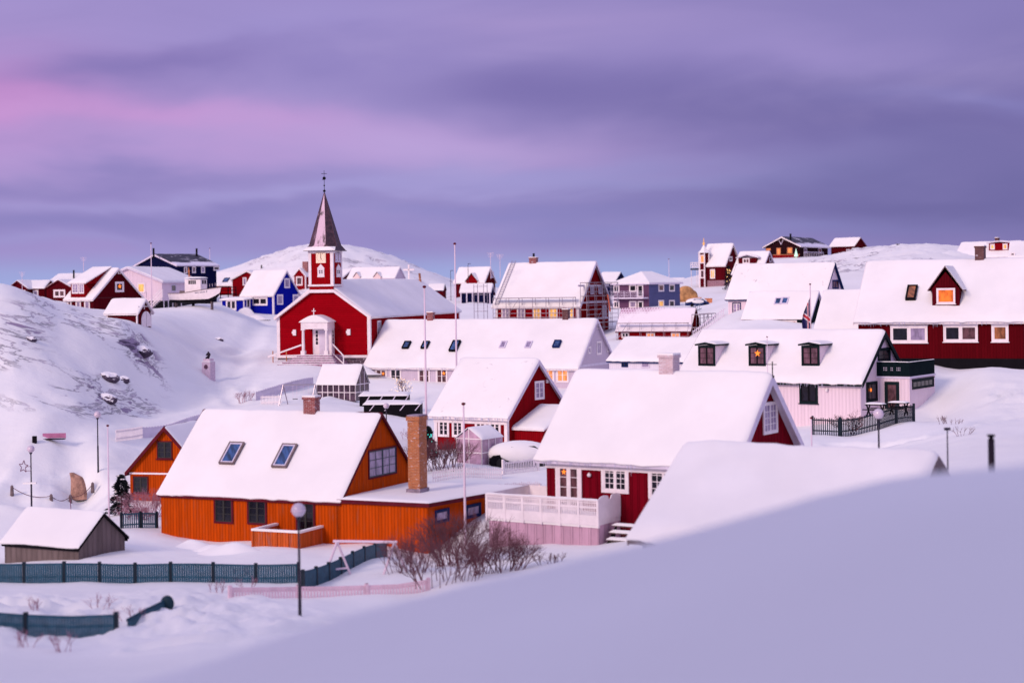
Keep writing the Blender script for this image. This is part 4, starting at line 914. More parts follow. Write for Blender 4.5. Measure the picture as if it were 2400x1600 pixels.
# tower
txc=-h.L/2-.05; tw=1.2; ty0=-.12; ty1=ty0+2.4; px_t=lambda py_:h.hit((V(0,ty0,0),None,None,V(0,-1,0)),754,py_).z
zt0=px_t(668); zt1=px_t(588); tower=MB(); tower.box(txc-tw,txc+tw,ty0,ty1,cut-.3,zt1); tw_=tower.build('clock_tower',W['churchv'],h.root)
mb=MB()
for x in (txc-tw,txc+tw):
    for y in (ty0,ty1):
        sx=1 if x>txc else -1; sy=1 if y==ty1 else -1
        mb.box(min(x+.04*sx,x-.24*sx),max(x+.04*sx,x-.24*sx),min(y+.04*sy,y-.24*sy),max(y+.04*sy,y-.24*sy),zt0-.1,zt1)
mb.box(txc-tw-.06,txc+tw+.06,ty0-.06,ty1+.06,zt1-.22,zt1); mb.box(txc-tw-.1,txc+tw+.1,ty0-.1,ty1+.1,zt0-.12,zt0+.06); mb.build('tower_trim',M['white'],tw_)
faces={'f':(V(0,ty0,0),V(1,0,0),V(0,0,1),V(0,-1,0)),'r':(V(txc+tw,0,0),V(0,1,0),V(0,0,1),V(1,0,0))}
clk=mat('clock_face',(250,226,200),.5,emit=(255,226,190),es=.08)
for k,(l,t,r_,b_) in (('f',(741,590,763.5,616)),('r',(785,590,797,615))):
    c,e1,e2,n,W_,H_=h.frame(faces[k],(l+r_)/2,(t+b_)/2,r_-l,b_-t); H_=W_*1.12 if k=='f' else H_
    mb=MB(); mb.ob(c,e1,e2,n,(-W_/2,W_/2),(-H_/2,H_/2),(-.01,.06)); ck=mb.build('clock_face',clk if k=='f' else M['lav'],tw_)
    mb=MB()
    for q in range(12):
        a_=math.pi*q/6; d=e1*math.sin(a_)+e2*math.cos(a_); tt=n.cross(d); mb.ob(c,d,tt,n,(W_*.36,W_*.43),(-.02,.02),(.06,.075))
    mb.ob(c,e1,e2,n,(-.022,.022),(-.05,W_*.36),(.06,.09)); d=(e1*.2-e2*1).normalized(); mb.ob(c,d,n.cross(d),n,(-.05,W_*.26),(-.03,.03),(.06,.085)); mb.build('clock_hands',mat('gilt_hands'+k,(120,84,70),.5),ck)
for k,(l,t,r_,b_) in (('f',(744.5,629,760,645)),('r',(788,629,797.5,645))):
    f,fr=h.window(faces[k],l,t,r_,b_,casing='white',ns=2,ny=2,cw=.12,sw=.05,pane='glass',parent=tw_)
    c,e1,e2,n,W_,H_=fr; mb=MB(); a_=c+e2*(H_/2); mb.prism([a_-e1*(W_*.58),a_+e1*(W_*.58),a_+e2*.42],n*.06); mb.build('window_hood',M['white'],f); mb=MB(); mb.ob(c,e1,e2,n,(-W_*.52,W_*.52),(-H_/2-.18,-H_/2),(-.01,.05)); mb.build('window_sill',M['white'],f)
# spire: flared square skirt, then an octagon
sp=MB(); zc=zt1; cx_,cy_=txc,(ty0+ty1)/2; zap=h.hit((V(0,cy_,0),None,None,V(0,-1,0)),761,452).z
def octr(r,z,sqf):
    out=[]
    for k in range(8):
        a_=math.pi/4*k+math.pi/8; x=math.cos(a_); y=math.sin(a_); m_=max(abs(x),abs(y)); x2,y2=x/m_*1.0,y/m_*1.0
        ox,oy=x*1.0824,y*1.0824; out.append(V(cx_+r*(ox*(1-sqf)+x2*sqf*1.0*(1.0 if 1 else 0)),cy_+r*(oy*(1-sqf)+y2*sqf),z))
    return out
lv=[(1.62,zc-.02,1),(1.58,zc+.06,1),(1.28,zc+.42,.35),(1.1,zc+1.0,0),(.04,zap,0)]
def sqr(r,z): 
    return [V(cx_+sx*r,cy_+sy*r,z) for sx,sy in ((1,.45),(.45,1),(-.45,1),(-1,.45),(-1,-.45),(-.45,-1),(.45,-1),(1,-.45))]
rings=[[V(cx_+sx*1.62,cy_+sy*1.62,zc) for sx,sy in ((1,.99),(.99,1),(-.99,1),(-1,.99),(-1,-.99),(-.99,-1),(.99,-1),(1,-.99))],[V(cx_+sx*1.5,cy_+sy*1.5,zc+.14) for sx,sy in ((1,.9),(.9,1),(-.9,1),(-1,.9),(-1,-.9),(-.9,-1),(.9,-1),(1,-.9))],sqr(1.36,zc+.55),[V(cx_+.04*math.cos(math.pi/4*k+.4),cy_+.04*math.sin(math.pi/4*k+.4),zap) for k in range(8)]]
for k in range(3):
    sp.add(rings[k]+rings[k+1],[(i,(i+1)%8,8+(i+1)%8,8+i) for i in range(8)])
sp.add(rings[0],[tuple(range(8))[::-1]])
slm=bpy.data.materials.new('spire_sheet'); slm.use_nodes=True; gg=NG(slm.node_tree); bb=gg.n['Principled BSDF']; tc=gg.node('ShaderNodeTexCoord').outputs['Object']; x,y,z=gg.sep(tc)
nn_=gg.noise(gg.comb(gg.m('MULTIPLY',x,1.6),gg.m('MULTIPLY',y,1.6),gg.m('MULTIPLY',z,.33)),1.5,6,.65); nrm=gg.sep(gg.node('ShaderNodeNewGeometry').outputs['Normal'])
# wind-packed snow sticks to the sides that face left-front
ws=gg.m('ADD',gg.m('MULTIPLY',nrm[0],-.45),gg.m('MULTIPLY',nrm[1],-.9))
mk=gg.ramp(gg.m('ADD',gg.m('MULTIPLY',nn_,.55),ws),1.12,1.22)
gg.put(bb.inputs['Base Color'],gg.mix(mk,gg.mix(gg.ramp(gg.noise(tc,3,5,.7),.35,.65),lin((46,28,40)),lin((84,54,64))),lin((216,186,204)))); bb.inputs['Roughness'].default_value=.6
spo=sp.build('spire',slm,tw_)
mb=MB()
for i in range(8): mb.tube(rings[2][i],rings[3][i],.035,.02,5); mb.tube(rings[1][i],rings[2][i],.035,.035,5)
mb.build('spire_seam',mat('spire_seam',(90,62,72),.6),spo)
mb=MB()
for i in (4,5,6): 
    a0_,a1_,b0_,b1_=rings[0][i],rings[0][(i+1)%8],rings[2][i].lerp(rings[1][i],.5),rings[2][(i+1)%8].lerp(rings[1][(i+1)%8],.5)
    dn=V(0,-.05,.03); mb.prism([a0_+dn,a1_+dn,b1_+dn,b0_+dn],(0,-.02,.02))
mb.build('eave_snow',M['snow'],spo)
mb=MB(); zz=lambda py_:h.hit((V(0,cy_,0),None,None,V(0,-1,0)),761,py_).z
mb.tube(V(cx_,cy_,zap-.3),V(cx_,cy_,zz(399)),.03,.02); mb.smooth=True
for py_,r_ in ((447.6,.13),(435,.08),(418,.16)): mb.sphere(V(cx_,cy_,zz(py_)),r_)
mb.smooth=False; zq=zz(407); mb.box(cx_-.28,cx_+.28,cy_-.02,cy_+.02,zq-.02,zq+.02); mb.box(cx_-.22,cx_-.06,cy_-.01,cy_+.01,zz(418)-.14,zz(418)-.1); mb.build('weather_vane',M['black'],spo)
# porch
fp=(V(0,yF,0),V(1,0,0),V(0,0,1),V(0,-1,0)); pd=1.9; pf=(V(0,yF-pd,0),V(1,0,0),V(0,0,1),V(0,-1,0))
pl_=h.hit(pf,706,832); pr_=h.hit(pf,768,832); zb_=pl_.z; ze=h.hit(pf,735,771).z; zt_=h.hit(pf,735,754).z; zp=h.hit(pf,735,738).z; xm=(pl_.x+pr_.x)/2
po=MB(); po.box(pl_.x,pr_.x,yF-pd,yF,ze,zt_); porch=po.build('porch',M['white'],h.root)
mb=MB(); N_=14; prof=[]
for i in range(N_+1):
    u=-1+2*i/N_; prof.append(V(xm+u*((pr_.x-pl_.x)/2+.16),yF-pd-.1,zt_+(zp-zt_)*(1-abs(u)**1.55)))
mb.prism([V(prof[0].x,prof[0].y,zt_-.05)]+prof+[V(prof[-1].x,prof[-1].y,zt_-.05)],(0,pd+.1,0)); mb.build('porch_roof',M['snow'],porch)
for x in (pl_.x+.16,pr_.x-.16):
    mb=MB(); mb.tube(V(x,yF-pd+.16,zb_+.4),V(x,yF-pd+.16,ze),.15,.12,12); mb.box(x-.2,x+.2,yF-pd-.04,yF-pd+.36,zb_,zb_+.4); mb.box(x-.17,x+.17,yF-pd,yF-pd+.34,ze-.12,ze); mb.build('column',M['white'],porch)
yV=yF-.8; mb=MB(); mb.box(pl_.x+.75,pr_.x-.02,yV,yF,zb_,ze); mb.build('entrance_screen',M['white'],porch)
mb=MB(); dx0,dx1=xm+.1,xm+1.0; mb.box(dx0,dx1,yV-.05,yV,zb_,ze-.15); dr=mb.build('door',M['lav'],porch); mb=MB(); mb.tube(V(dx1-.12,yV-.08,zb_+1.0),V(dx1-.12,yV-.08,zb_+1.25),.02); mb.build('handle',M['wood'],dr)
for x,yy in ((dx0-.26,yV),(pr_.x-.02,yF-.4)):
    mb=MB()
    for k in range(4):
        if x<pr_.x-.1: mb.box(x-.1,x+.1,yy-.03,yy,ze-.45-k*.34,ze-.18-k*.34)
        else: mb.box(x,x+.03,yy-.1,yy+.1,ze-.45-k*.34,ze-.18-k*.34)
    mb.build('side_light',M['glass'],porch)
mb=MB(); mb.box(xm-.035,xm+.035,yF-pd-.05,yF-pd+.02,zp,zp+.62); mb.box(xm-.19,xm+.19,yF-pd-.05,yF-pd+.02,zp+.34,zp+.41); mb.build('porch_cross',M['white'],porch)
for px_,py_ in ((691,779),(818,778)):
    c=h.hit(fp,px_,py_); mb=MB(); mb.ob(c,V(1,0,0),V(0,0,1),V(0,-1,0),(-.16,.16),(-.28,.28),(0,.14)); mb.ob(c,V(1,0,0),V(0,0,1),V(0,-1,0),(-.26,-.16),(-.12,.12),(.02,.12)); mb.build('wall_lantern',M['white'],h.root)
# steps and rails
for i in range(5):
    mb=MB(); zt2=zb_-.02-.19*i; e=.35*i; mb.box(pl_.x-.3-e,pr_.x+.5+e*.7,yF-pd-.35-e,yF,zt2-.19,zt2); sp_=mb.build('step',M['steps'],h.root); q_=[V(pl_.x-.3-e,yF-pd-.37-e,zt2),V(pr_.x+.5+e*.7,yF-pd-.37-e,zt2),V(pr_.x+.5+e*.7,yF-pd-.0-e,zt2),V(pl_.x-.3-e,yF-pd-.0-e,zt2)]; snowslab(q_,.06,sp_,n=8)
rl=MB()
A1=V(pl_.x,yF-pd+.1,zb_+.95); A2=V(h.x0-.1,yF-pd-.2,zb_-.15)
rl.ob((A1+A2)/2,(A1-A2).normalized(),V(0,1,0),(A1-A2).normalized().cross(V(0,1,0)),(-(A1-A2).length/2,(A1-A2).length/2),(-.05,.05),(-.07,.07))
A1b=V(pl_.x,yF-pd+.1,zb_-.0); A2b=V(h.x0-.1,yF-pd-.2,zb_-.1); rl.tube(A1b,A2b,.06)
B1=V(pr_.x+.1,yF-pd+.9,zb_+1.05); B2=V(pr_.x+1.75,yF-pd-.5,zb_-.05)
rl.build('stair_rail',M['white'],h.root); rl=MB(); rl.tube(B1,B2,.06); rl.tube(B1-V(0,0,.9),B2-V(0,0,.75),.06); rl.tube(B2+V(0,0,.05),B2-V(0,0,1.0),.06); rl.tube(B1,B1-V(0,0,1.),.05)
rl.build('stair_rail',M['white'],h.root)
mb=MB()
for t_ in (.45,.85): mb=MB(); p=A1b.lerp(A2b,t_); mb.tube(p+V(0,0,.5),p-V(0,0,.6),.05); mb.build('rail_post',M['woodl'],h.root)
for xx in (884+4,): h.window('right',884,751,892.5,790,casing='white',ns=1,ny=3,cw=.1,pane='curtain')
# cross and flue on the far ridge
r0=h.rp(.93,0); mb=MB(); mb.box(r0.x-.5-.09,r0.x-.5+.09,r0.y-.05,r0.y+.05,r0.z-.6,r0.z+1.5); mb.box(r0.x-1.15,r0.x+.15,r0.y-.05,r0.y+.05,r0.z+.85,r0.z+1.03); mb.build('ridge_cross',M['white'],h.roof)
r0=h.rp(.97,.1); mb=MB(); mb.tube(r0+V(0,0,-.5),r0+V(-.15,0,.9),.14); mb.build('flue_pipe',M['brickt'],h.roof)
# ---- blue house with entrance block
h=House('blue','blue_house','bright blue house with white window frames left of the church','house',W['blue'],bargem='white',T=.16,oe=.3,og=.3,barge=.22,corner='white',cs=.2)
for l in ((666,652,679,675),(649,690,663,714),(686,690,700,714)): h.window('right',*l,casing='white',ns=1,ny=1,cw=.16,pane='curtain')
h.window('front',591,696,627,716,casing='white',ns=2,ny=1,cw=.16,sw=.12,pane='glass')
pl=(V(0,-1.6,0),V(1,0,0),V(0,0,1),V(0,-1,0)); a=h.hit(pl,520,730); b=h.hit(pl,572,732); zt_=h.hit(pl,545,700).z
wing(h,a.x,b.x,-1.6,.9,zt_-.05,zt_+.2,W['blue'],'entrance_wing',oh=.25,snow=.25)
h.window(pl,530,702,554,727,casing='white',ns=2,ny=1,cw=.16,sw=.12,pane='glass')
mb=MB(); mb.box(b.x-.08,b.x+.05,-1.66,-1.5,-.5,zt_-.3); mb.build('corner_board',M['white'],h.root); mb=MB(); mb.box(a.x-.05,a.x+.08,-1.66,-1.5,-.5,zt_-.3); mb.build('corner_board',M['white'],h.root)
h.window((V(b.x,0,0),V(0,1,0),V(0,0,1),V(1,0,0)),577,699,586,722,casing='white',ns=1,ny=1,cw=.16,pane='glass',name='door')
# ---- red house with long shed dormer
h=House('redleft','red_house','dark red house with long white-windowed dormer above the garage','house',W['dred'],bargem='white',T=.14,oe=.3,og=.3,barge=.2,fascm='white')
d,pl=dormer(h,166,665,200,696,'shed',W['red'],None,over=.35,trim='white',snow=.14)
for l in ((169,664,184,688),(185,664,197,688)): h.window(pl,*l,casing='white',ns=2,ny=3,cw=.1,pane='curtain',parent=d)
f,fr=h.window('right',269.5,660,290,684.5,casing='white',ns=1,ny=1,cw=.2,pane='glass'); star_lamp(h,fr,'glowing star in the gable window of the dark red dormer house',0,.05,.3)
h.window('right',276,634,283,642,casing='white',ns=1,ny=1,cw=.1)
for i,l in enumerate(((158,703,168,720),(178,704,190,724),(198,704,211,727))): h.window('front',*l,casing='white',ns=1,ny=1,cw=.16,pane='litdim' if i==0 else 'curtain')
h.belt(h.zat('right',280,697).z,mat('dark_red_belt',(80,12,24),.6),.1,'right')
# ---- garage with arched door
h=House('garage','garage','small dark red garage with arched white door and white cross brace in its gable','garage',W['dred'],bargem='white',T=.12,oe=.2,og=.25,barge=.12,fascm='white',corner='white',cs=.1)
fr=h.frame('right',341.5,747,22,36); c,e1,e2,n,W_,H_=fr; mb=MB()
arc=[c-e2*H_/2-e1*W_/2,c-e2*H_/2+e1*W_/2]+[c+e2*(H_/2-W_/2)+e1*(W_/2*math.cos(t))+e2*(W_/2*math.sin(t)) for t in np.linspace(0,math.pi,13)]
mb.prism([p+n*.01 for p in arc],n*.05); dr=mb.build('arched_door',M['white'],h.root)
mb=MB(); mb.ob(c,e1,e2,n,(-.012,.012),(-H_/2,H_/2-.02),(.055,.068)); mb.build('door_gap',M['wood'],dr)
mb=MB(); zq=h.zat('right',341,718).z; ym=h.W/2; mb.box(h.x1,h.x1+.06,.35,h.W-.35,zq-.04,zq+.04); mb.box(h.x1,h.x1+.06,ym-.035,ym+.035,zq-.25,h.Z+h.R-.2); mb.build('gable_brace',M['white'],h.root)
mb=MB(); mb.tube(h.rp(0,0),h.rp(0,0)+V(0,0,.55),.02); mb.build('finial',M['metal'],h.roof)
# ---- pale pink house
h=House('pinkl','pink_house','wide pale pink house with low snowy roof and white outside stairs','house',W['pink'],ax='v',bargem='lav',T=.14,oe=.3,og=.3,barge=.2,sm='snow_spot')
h.window('front',322,663,340,686,casing='white',ns=1,ny=1,cw=.12,pane='lityellow')
h.window('right',401,666,412,684,casing='lav',ns=1,ny=1,cw=.1,pane='glass')
mb=MB(); zz=h.zat('right',410,704).z; mb.box(h.x0,h.x1+.03,h.y0-.03,h.y1,-.6,zz); mb.build('dark_underfloor',M['black'],h.root)
mb=MB()
for k in range(5): mb.tube(V(h.x1+.06,h.y0+.4+k*1.6,-.6),V(h.x1+.06,h.y0+.4+k*1.6,zz),.1)
mb.build('stilt',M['white'],h.root)
sa=empty('outside_stairs',P(366,724,222.5),-h.a,'white railed stairs climbing to the pale pink house','stairs'); mb=MB()
for k in range(8): mb.box(-.9+k*.2,-.65+k*.2,-.5,.5,.18*k,.18*k+.06)
mb.build('tread',M['white'],sa); mb=MB()
for y in (-.5,.5):
    mb.tube(V(-.95,y,.9),V(.75,y,2.5),.05); mb.tube(V(-.95,y,.5),V(.75,y,2.1),.04); mb.tube(V(-.95,y,.1),V(.75,y,1.6),.06)
    for k in range(5): mb.tube(V(-.9+k*.4,y,.05+k*.37),V(-.9+k*.4,y,.95+k*.37),.035)
mb.build('stair_rail',M['white'],sa)
# ---- navy house
h=House('navy','navy_house','dark navy house with patchy dark roof, highest one behind the boat','house',W['navy'],ax='v',bargem='lav',T=.07,oe=.4,og=.4,barge=.25,sm='snow_spot')
slate=bpy.data.materials.new('bare_roof_snow_patches'); slate.use_nodes=True; gg=NG(slate.node_tree); bb=gg.n['Principled BSDF']; tc=gg.node('ShaderNodeTexCoord').outputs['Object']; x,y,z=gg.sep(tc)
nn_=gg.noise(gg.comb(gg.m('MULTIPLY',x,1.2),gg.m('MULTIPLY',y,.35),z),.75,7,.72,.6); edge_=gg.ramp(x,-1.9,-.3)
gg.put(bb.inputs['Base Color'],gg.mix(gg.ramp(gg.m('ADD',nn_,gg.m('MULTIPLY',edge_,.25)),.55,.66),lin((40,38,58)),lin((226,222,236)))); bb.inputs['Roughness'].default_value=.7
h.snow.data.materials[0]=slate
for i,l in enumerate(((431,625,438.5,641),(450,624,458.5,640),(471,624,480,640),(500,624,514,634))): h.window('right',*l,casing='white',ns=1,ny=1,cw=.14,pane='litdim' if i<2 else ('curtain' if i==2 else 'glass'))
for px_,t in ((360,583),(461,592)):
    p=h.hit(h.plane('roof'),px_,600); mb=MB(); mb.tube(p-V(0,0,.4),p+V(0,0,1.25),.16,n=8); mb.build('flue',M['black'],h.roof)
# ---- low twin gabled red house at far left
def simple(key,name,label,wall,fit,**kw):
    FIT[key]=fit; return House(key,name,label,kw.pop('cat','house'),wall,**kw)
def fit_v(l,r,apx,base_py,Y,a,Wd):   # gable facing the camera from picture points: left eave, right eave, apex
    p=P(r[0],r[1],Y); aa=R(a); o=V(p.x,Y,0); n=V(math.sin(aa),math.cos(aa),0); u=V(-math.cos(aa),math.sin(aa),0)
    # left eave on the gable plane
    d=ray(*l); t=(o.dot(n))/(d.dot(n)); q=d*t; L=(V(q.x,q.y,0)-o).dot(u)
    m_=o+u*L/2; ap=P(apx[0],apx[1],m_.y); return (p.x,Y,p.z-CZ,a,L,Wd,ap.z-p.z)
h=simple('twin1','red_house','leftmost low red house, gable half sunk behind the snowy hill','' or W['dred'],fit_v((15,673),(64,674),(37,655.5),0,243,18,9),ax='v',bargem='deepred',T=.12,oe=.2,og=.2,barge=.15)
h.window('front',47,679.5,59.5,698,casing='white',ns=1,ny=1,cw=.14,pane='curtain')
h=simple('twin2','red_house','low dark red house with paired window beside the leftmost red one','' or W['dred'],fit_v((104,674),(168,672),(141.6,653.5),0,238,14,9),ax='v',bargem='deepred',T=.12,oe=.2,og=.2,barge=.15)
h.window('front',125.5,678.5,153,697,casing='white',ns=2,ny=1,cw=.14,sw=.1,pane='litdim')
h=simple('twin3','link_building','low red link with snowy roof between the two gabled red houses','' or W['dred'],(P(104,673,244).x,244,P(104,673,244).z-CZ,6,3.0,5,1.1),bargem='deepred',T=.12,oe=.2,og=.1,barge=.12,cat='building')
h.window('front',77.5,679.5,90,697,casing='white',ns=1,ny=1,cw=.14,pane='curtain')
def fit_u(eR,eL,rR,Y,a,Wd=7.0):
    p=P(eR[0],eR[1],Y); aa=R(a); d=ray(*eL); o=V(p.x,Y,0); n=V(math.sin(aa),math.cos(aa),0); u=V(-math.cos(aa),math.sin(aa),0)
    t=o.dot(n)/d.dot(n); q=d*t; L=(V(q.x,q.y,0)-o).dot(u); m_=o+n*Wd/2; ap=P(rR[0],rR[1],m_.y); return (p.x,Y,p.z-CZ,a,L,Wd,ap.z-p.z)
h=simple('backpink','house','snow-roofed house with a thin black flue behind the low red houses','' or W['pink'],fit_u((178,657),(112,657),(190,639),290,15),bargem='lav',T=.14,oe=.2,og=.2,barge=.15)
p=h.hit(h.plane('roof'),173,652); mb=MB(); mb.tube(p-V(0,0,.3),p+V(0,0,1.4),.15); mb.build('flue',M['black'],h.roof)
# ---- house with roof window and red front gable
h=simple('skyhouse','red_house','red gabled house with roof window and dark veranda behind the blue one','' or W['red'],fit_u((600,665),(488,668),(610,634),300,14,8.5),bargem='white',T=.14,oe=.3,og=.2,barge=.15)
h.window('roof',524,652,536,661,casing='navytrim',ns=1,ny=1,cw=.08,pane='glassb',name='skylight',depth=.15)
h2=House('skyl','front_gable','x','x',W['red'],ax='v',bargem='white',T=.12,oe=.2,og=.25,barge=.2,corner='white',cs=.14)
wm=h2.root.matrix_world.copy()
h2.window('front',569,650,578,669,casing='white',ns=1,ny=1,cw=.14,pane='curtain')
tag(h2.root,'red front extension with white corner boards, left of the blue house roof','extension')
h2.root.name='house_extension'
v=empty('veranda',gp_(535,286),-R(14),'dark brown timber veranda railing left of the blue house','veranda'); z0=P(535,690,286).z-v.location.z; mb=MB()
for x in (-1.4,0,1.4): mb.box(x-.06,x+.06,-.06,.06,0,z0+1.3)
for z in (z0+.1,z0+.7,z0+1.2): mb.box(-1.45,1.45,-.04,.04,z-.06,z+.06)
mb.box(-1.45,1.45,0,1.5,z0-.1,z0+.0); mb.build('timber_frame',M['black'],v)
# ---- small red house left of the tower, and one right of it
h=House('redb','red_house','small red gable with brick chimney peeping out left of the church tower','house',W['red'],ax='v',bargem='white',T=.12,oe=.2,og=.2,barge=.2,corner='white',cs=.2)
h.window('front',694,648,709,669,casing='white',ns=1,ny=1,cw=.25,pane='litdim')
p=h.rp(.45,0); mb=MB(); mb.box(p.x-.1,p.x+1.4,p.y-.6,p.y+.8,p.z-1,p.z+1.5); ch=mb.build('chimney',M['brick'],h.roof)
h=simple('redc','red_house','red gable end with white eave just right of the church tower','' or W['dred'],fit_u((800,652),(765,652),(806,629),380,32,8),bargem='white',T=.12,oe=.2,og=.2,barge=.2)
h=House('pinkrow','row_house','pale row house with small front gables behind the church ridge','house',W['grey'],bargem='lav',T=.14,oe=.2,og=.2,barge=.2)
for l,r_ in ((829,843),(876,892)): dormer(h,l,648.5,r_,653,'gable',W['pinkp'],None,over=.15,rise=1.0,trim='lav',snow=.1)
h=simple('snowrow','house','broad snow-roofed house with chimney between blue house and church tower','' or W['pink'],fit_u((735,640),(598,640),(730,624),440,12,9),bargem='lav',T=.14,oe=.2,og=.2,barge=.2)
p=h.hit(h.plane('roof'),613,629); mb=MB(); mb.tube(p-V(0,0,.4),p+V(0,0,.9),.2); mb.build('flue',M['black'],h.roof)
h=simple('tinyred','red_hut','tiny red hut under snow behind the far end of the church roof','' or W['dred'],fit_u((1040,678),(1002,678),(1028,664),310,8,3),bargem='navytrim',T=.12,oe=.1,og=.1,barge=.12,cat='hut')
# ---- red houses behind the tall flagpole
h=House('redfar','red_house','red house with steep front gable behind the scaffolded house, left side','house',W['dred'],bargem='white',T=.14,oe=.3,og=.25,barge=.25)
d,pl=dormer(h,1093,658,1118,662,'gable',W['red'],None,over=.3,rise=1.5,trim='white',snow=.1)
h.window('right',1150,636,1157,651,casing='lav',ns=2,ny=2,cw=.1,pane='curtain')
h=House('stilt','stilt_house','low snow-roofed house raised on dark stilts behind the scaffolding','house',W['navy'],bargem='lav',T=.14,oe=.2,og=.2,barge=.2,base=CZ-2.6)
mb=MB(); 
for k in range(6): mb.box(h.x0+k*1.0,h.x0+k*1.0+.18,h.y0-.2,h.y0-.05,-1.5,h.Z-.3)
mb.build('stilt',M['lav'],h.root)
# ---- slate blue hipped house
FITg=FIT['gblue']
class Hip: pass
x,y,z,a,L,Wd,_=FITg; aa=R(a); zb=gz(x,y)-.5
root=empty('slate_house',V(x,y,zb),-aa,'slate blue two-storey house with hipped snowy roof and balcony','house')
h=House.__new__(House); h.a=aa; h.L=L; h.W=Wd; h.R=1.6; h.ax='u'; h.T=.12; h.zb=zb; h.org=V(x,y,zb); h.root=root; h.Z=z+CZ-zb; h.M=Matrix.Translation(h.org)@Matrix.Rotation(-aa,4,'Z'); h.Mi=h.M.inverted()
h.x0,h.x1,h.y0,h.y1=-L+.35,-.35,.35,Wd-.35
mb=MB(); mb.box(h.x0,h.x1-.001,h.y0,h.y1,-.6,h.Z-.1); mb.build('wall',W['plum'],root)
mb=MB(); mb.box(h.x1,h.x1+.02,h.y0-.01,h.y1,-.6,h.Z-.12); mb.build('side_wall',W['slate'],root)
mb=MB(); mb.smooth=False; zr=h.Z+1.6; rp_=[V(-L/2,Wd/2-1.2,zr),V(-L/2,Wd/2+1.2,zr)]; c4=[V(-L,0,h.Z),V(0,0,h.Z),V(0,Wd,h.Z),V(-L,Wd,h.Z)]
mb.add(c4+rp_,[(0,1,4),(1,2,5,4),(2,3,5),(3,0,4,5)]); mb.add([p-V(0,0,.12) for p in c4]+c4,[(0,1,5,4),(1,2,6,5),(2,3,7,6),(3,0,4,7)]); mb.box(-L+.02,-.02,.02,Wd-.02,h.Z-.13,h.Z-.11)
rf=mb.build('hipped_roof',M['snow'],root)
mb=MB(); mb.box(-L,0,-.02,.02,h.Z-.3,h.Z-.1); mb.box(-.02,.02,0.02,Wd,h.Z-.3,h.Z-.1); mb.build('fascia',M['lav'],root)
for l,pn in (((1438,668,1452,685),'glass'),((1475,667,1492,684),'glass'),((1438,705,1452,722),'glass'),((1475,705,1492,722),'curtain')): h.window('front',*l,casing='white',ns=2 if l[0]==1438 else 1,ny=1,cw=.14,pane=pn)
h.window('front',1494,667,1508,696,casing='white',ns=1,ny=1,cw=.14,pane='glass',name='balcony_door')
h.window('front',1495,705,1508,725,casing='white',ns=1,ny=1,cw=.14,pane='glass')
for l,pn in (((1543,666,1556,683),'litdim'),((1568,666,1581,683),'glass'),((1543,703,1556,720),'lityellow'),((1568,703,1581,720),'glass')): h.window((V(h.x1+.02,0,0),V(0,1,0),V(0,0,1),V(1,0,0)),*l,casing='white',ns=1,ny=1,cw=.14,pane=pn)
zz=h.zat('front',1485,698).z; mb=MB(); mb.box(h.x0+.5,h.x1-.1,h.y0-1.2,h.y0-.01,zz-.12,zz+.08)
bal=mb.build('balcony',M['lav'],root); mb=MB()
for k in range(4): mb.box(h.x0+.5,h.x1-.1,h.y0-1.2,h.y0-1.15,zz+.25+k*.22,zz+.3+k*.22)
for x_ in np.linspace(h.x0+.5,h.x1-.15,6): mb.box(x_,x_+.06,h.y0-1.2,h.y0-1.14,zz+.08,zz+1.0)
mb.build('balcony_rail',M['lav'],bal)
# ---- turret house
h=House('turret','red_house','tall dark red house with a white-trimmed corner turret on the hill','house',W['dred'],bargem='white',T=.14,oe=.3,og=.35,barge=.25,fascm='white')
h.window('front',1664.5,631,1676,653,casing='white',ns=2,ny=1,cw=.14,pane='lityellow')
h.window('right',1709,601,1716,612,casing='white',ns=1,ny=1,cw=.14)
zz=h.zat('front',1680,657).z; mb=MB(); mb.box(h.x0-.05,h.x1+.05,h.y0-.05,h.y1,-.6,zz); mb.build('stone_foundation',brickmat('pink_block',(150,104,120),(130,90,106),(170,140,150),0,3),h.root)
pl=h.plane('front'); a=h.hit(pl,1637,620); b=h.hit(pl,1660,620); r_=(b.x-a.x)/2; cx_=(a.x+b.x)/2; zt_=h.hit(pl,1650,592).z
hexp=[V(cx_+r_*math.cos(math.pi*k/3),h.y0+.3-r_*1.0*abs(math.sin(math.pi*k/3))*(1 if k in(4,5) else -1),0) for k in range(6)]
mb=MB(); mb.prism([V(p.x,p.y,-.4) for p in hexp],(0,0,zt_+.4)); tu=mb.build('turret',W['dred'],h.root)
mb=MB()
for p in hexp[3:]+[hexp[0]]: mb.tube(V(p.x,p.y,-.3),V(p.x,p.y,zt_),.12)
mb.build('turret_trim',M['white'],tu)
mb=MB(); top=V(cx_,h.y0+.3,zt_+1.5); hx2=[V(cx_,h.y0+.3,0)+(V(p.x,p.y,0)-V(cx_,h.y0+.3,0))*1.3+V(0,0,zt_-.05) for p in hexp]; mid=[V(cx_,h.y0+.3,0)+(V(p.x,p.y,0)-V(cx_,h.y0+.3,0))*.7+V(0,0,zt_+.45) for p in hexp]
mb.add(hx2+mid+[top],[(i,(i+1)%6,6+(i+1)%6,6+i) for i in range(6)]+[(6+i,6+(i+1)%6,12) for i in range(6)]+[(5,4,3,2,1,0)]); rr=mb.build('turret_roof',M['snow'],tu)
mb=MB(); mb.tube(top-V(0,0,.3),top+V(0,0,1.1),.14,.04); mb.smooth=True; mb.sphere(top+V(0,0,.1),.22); mb.build('finial',M['lityellow'],rr)
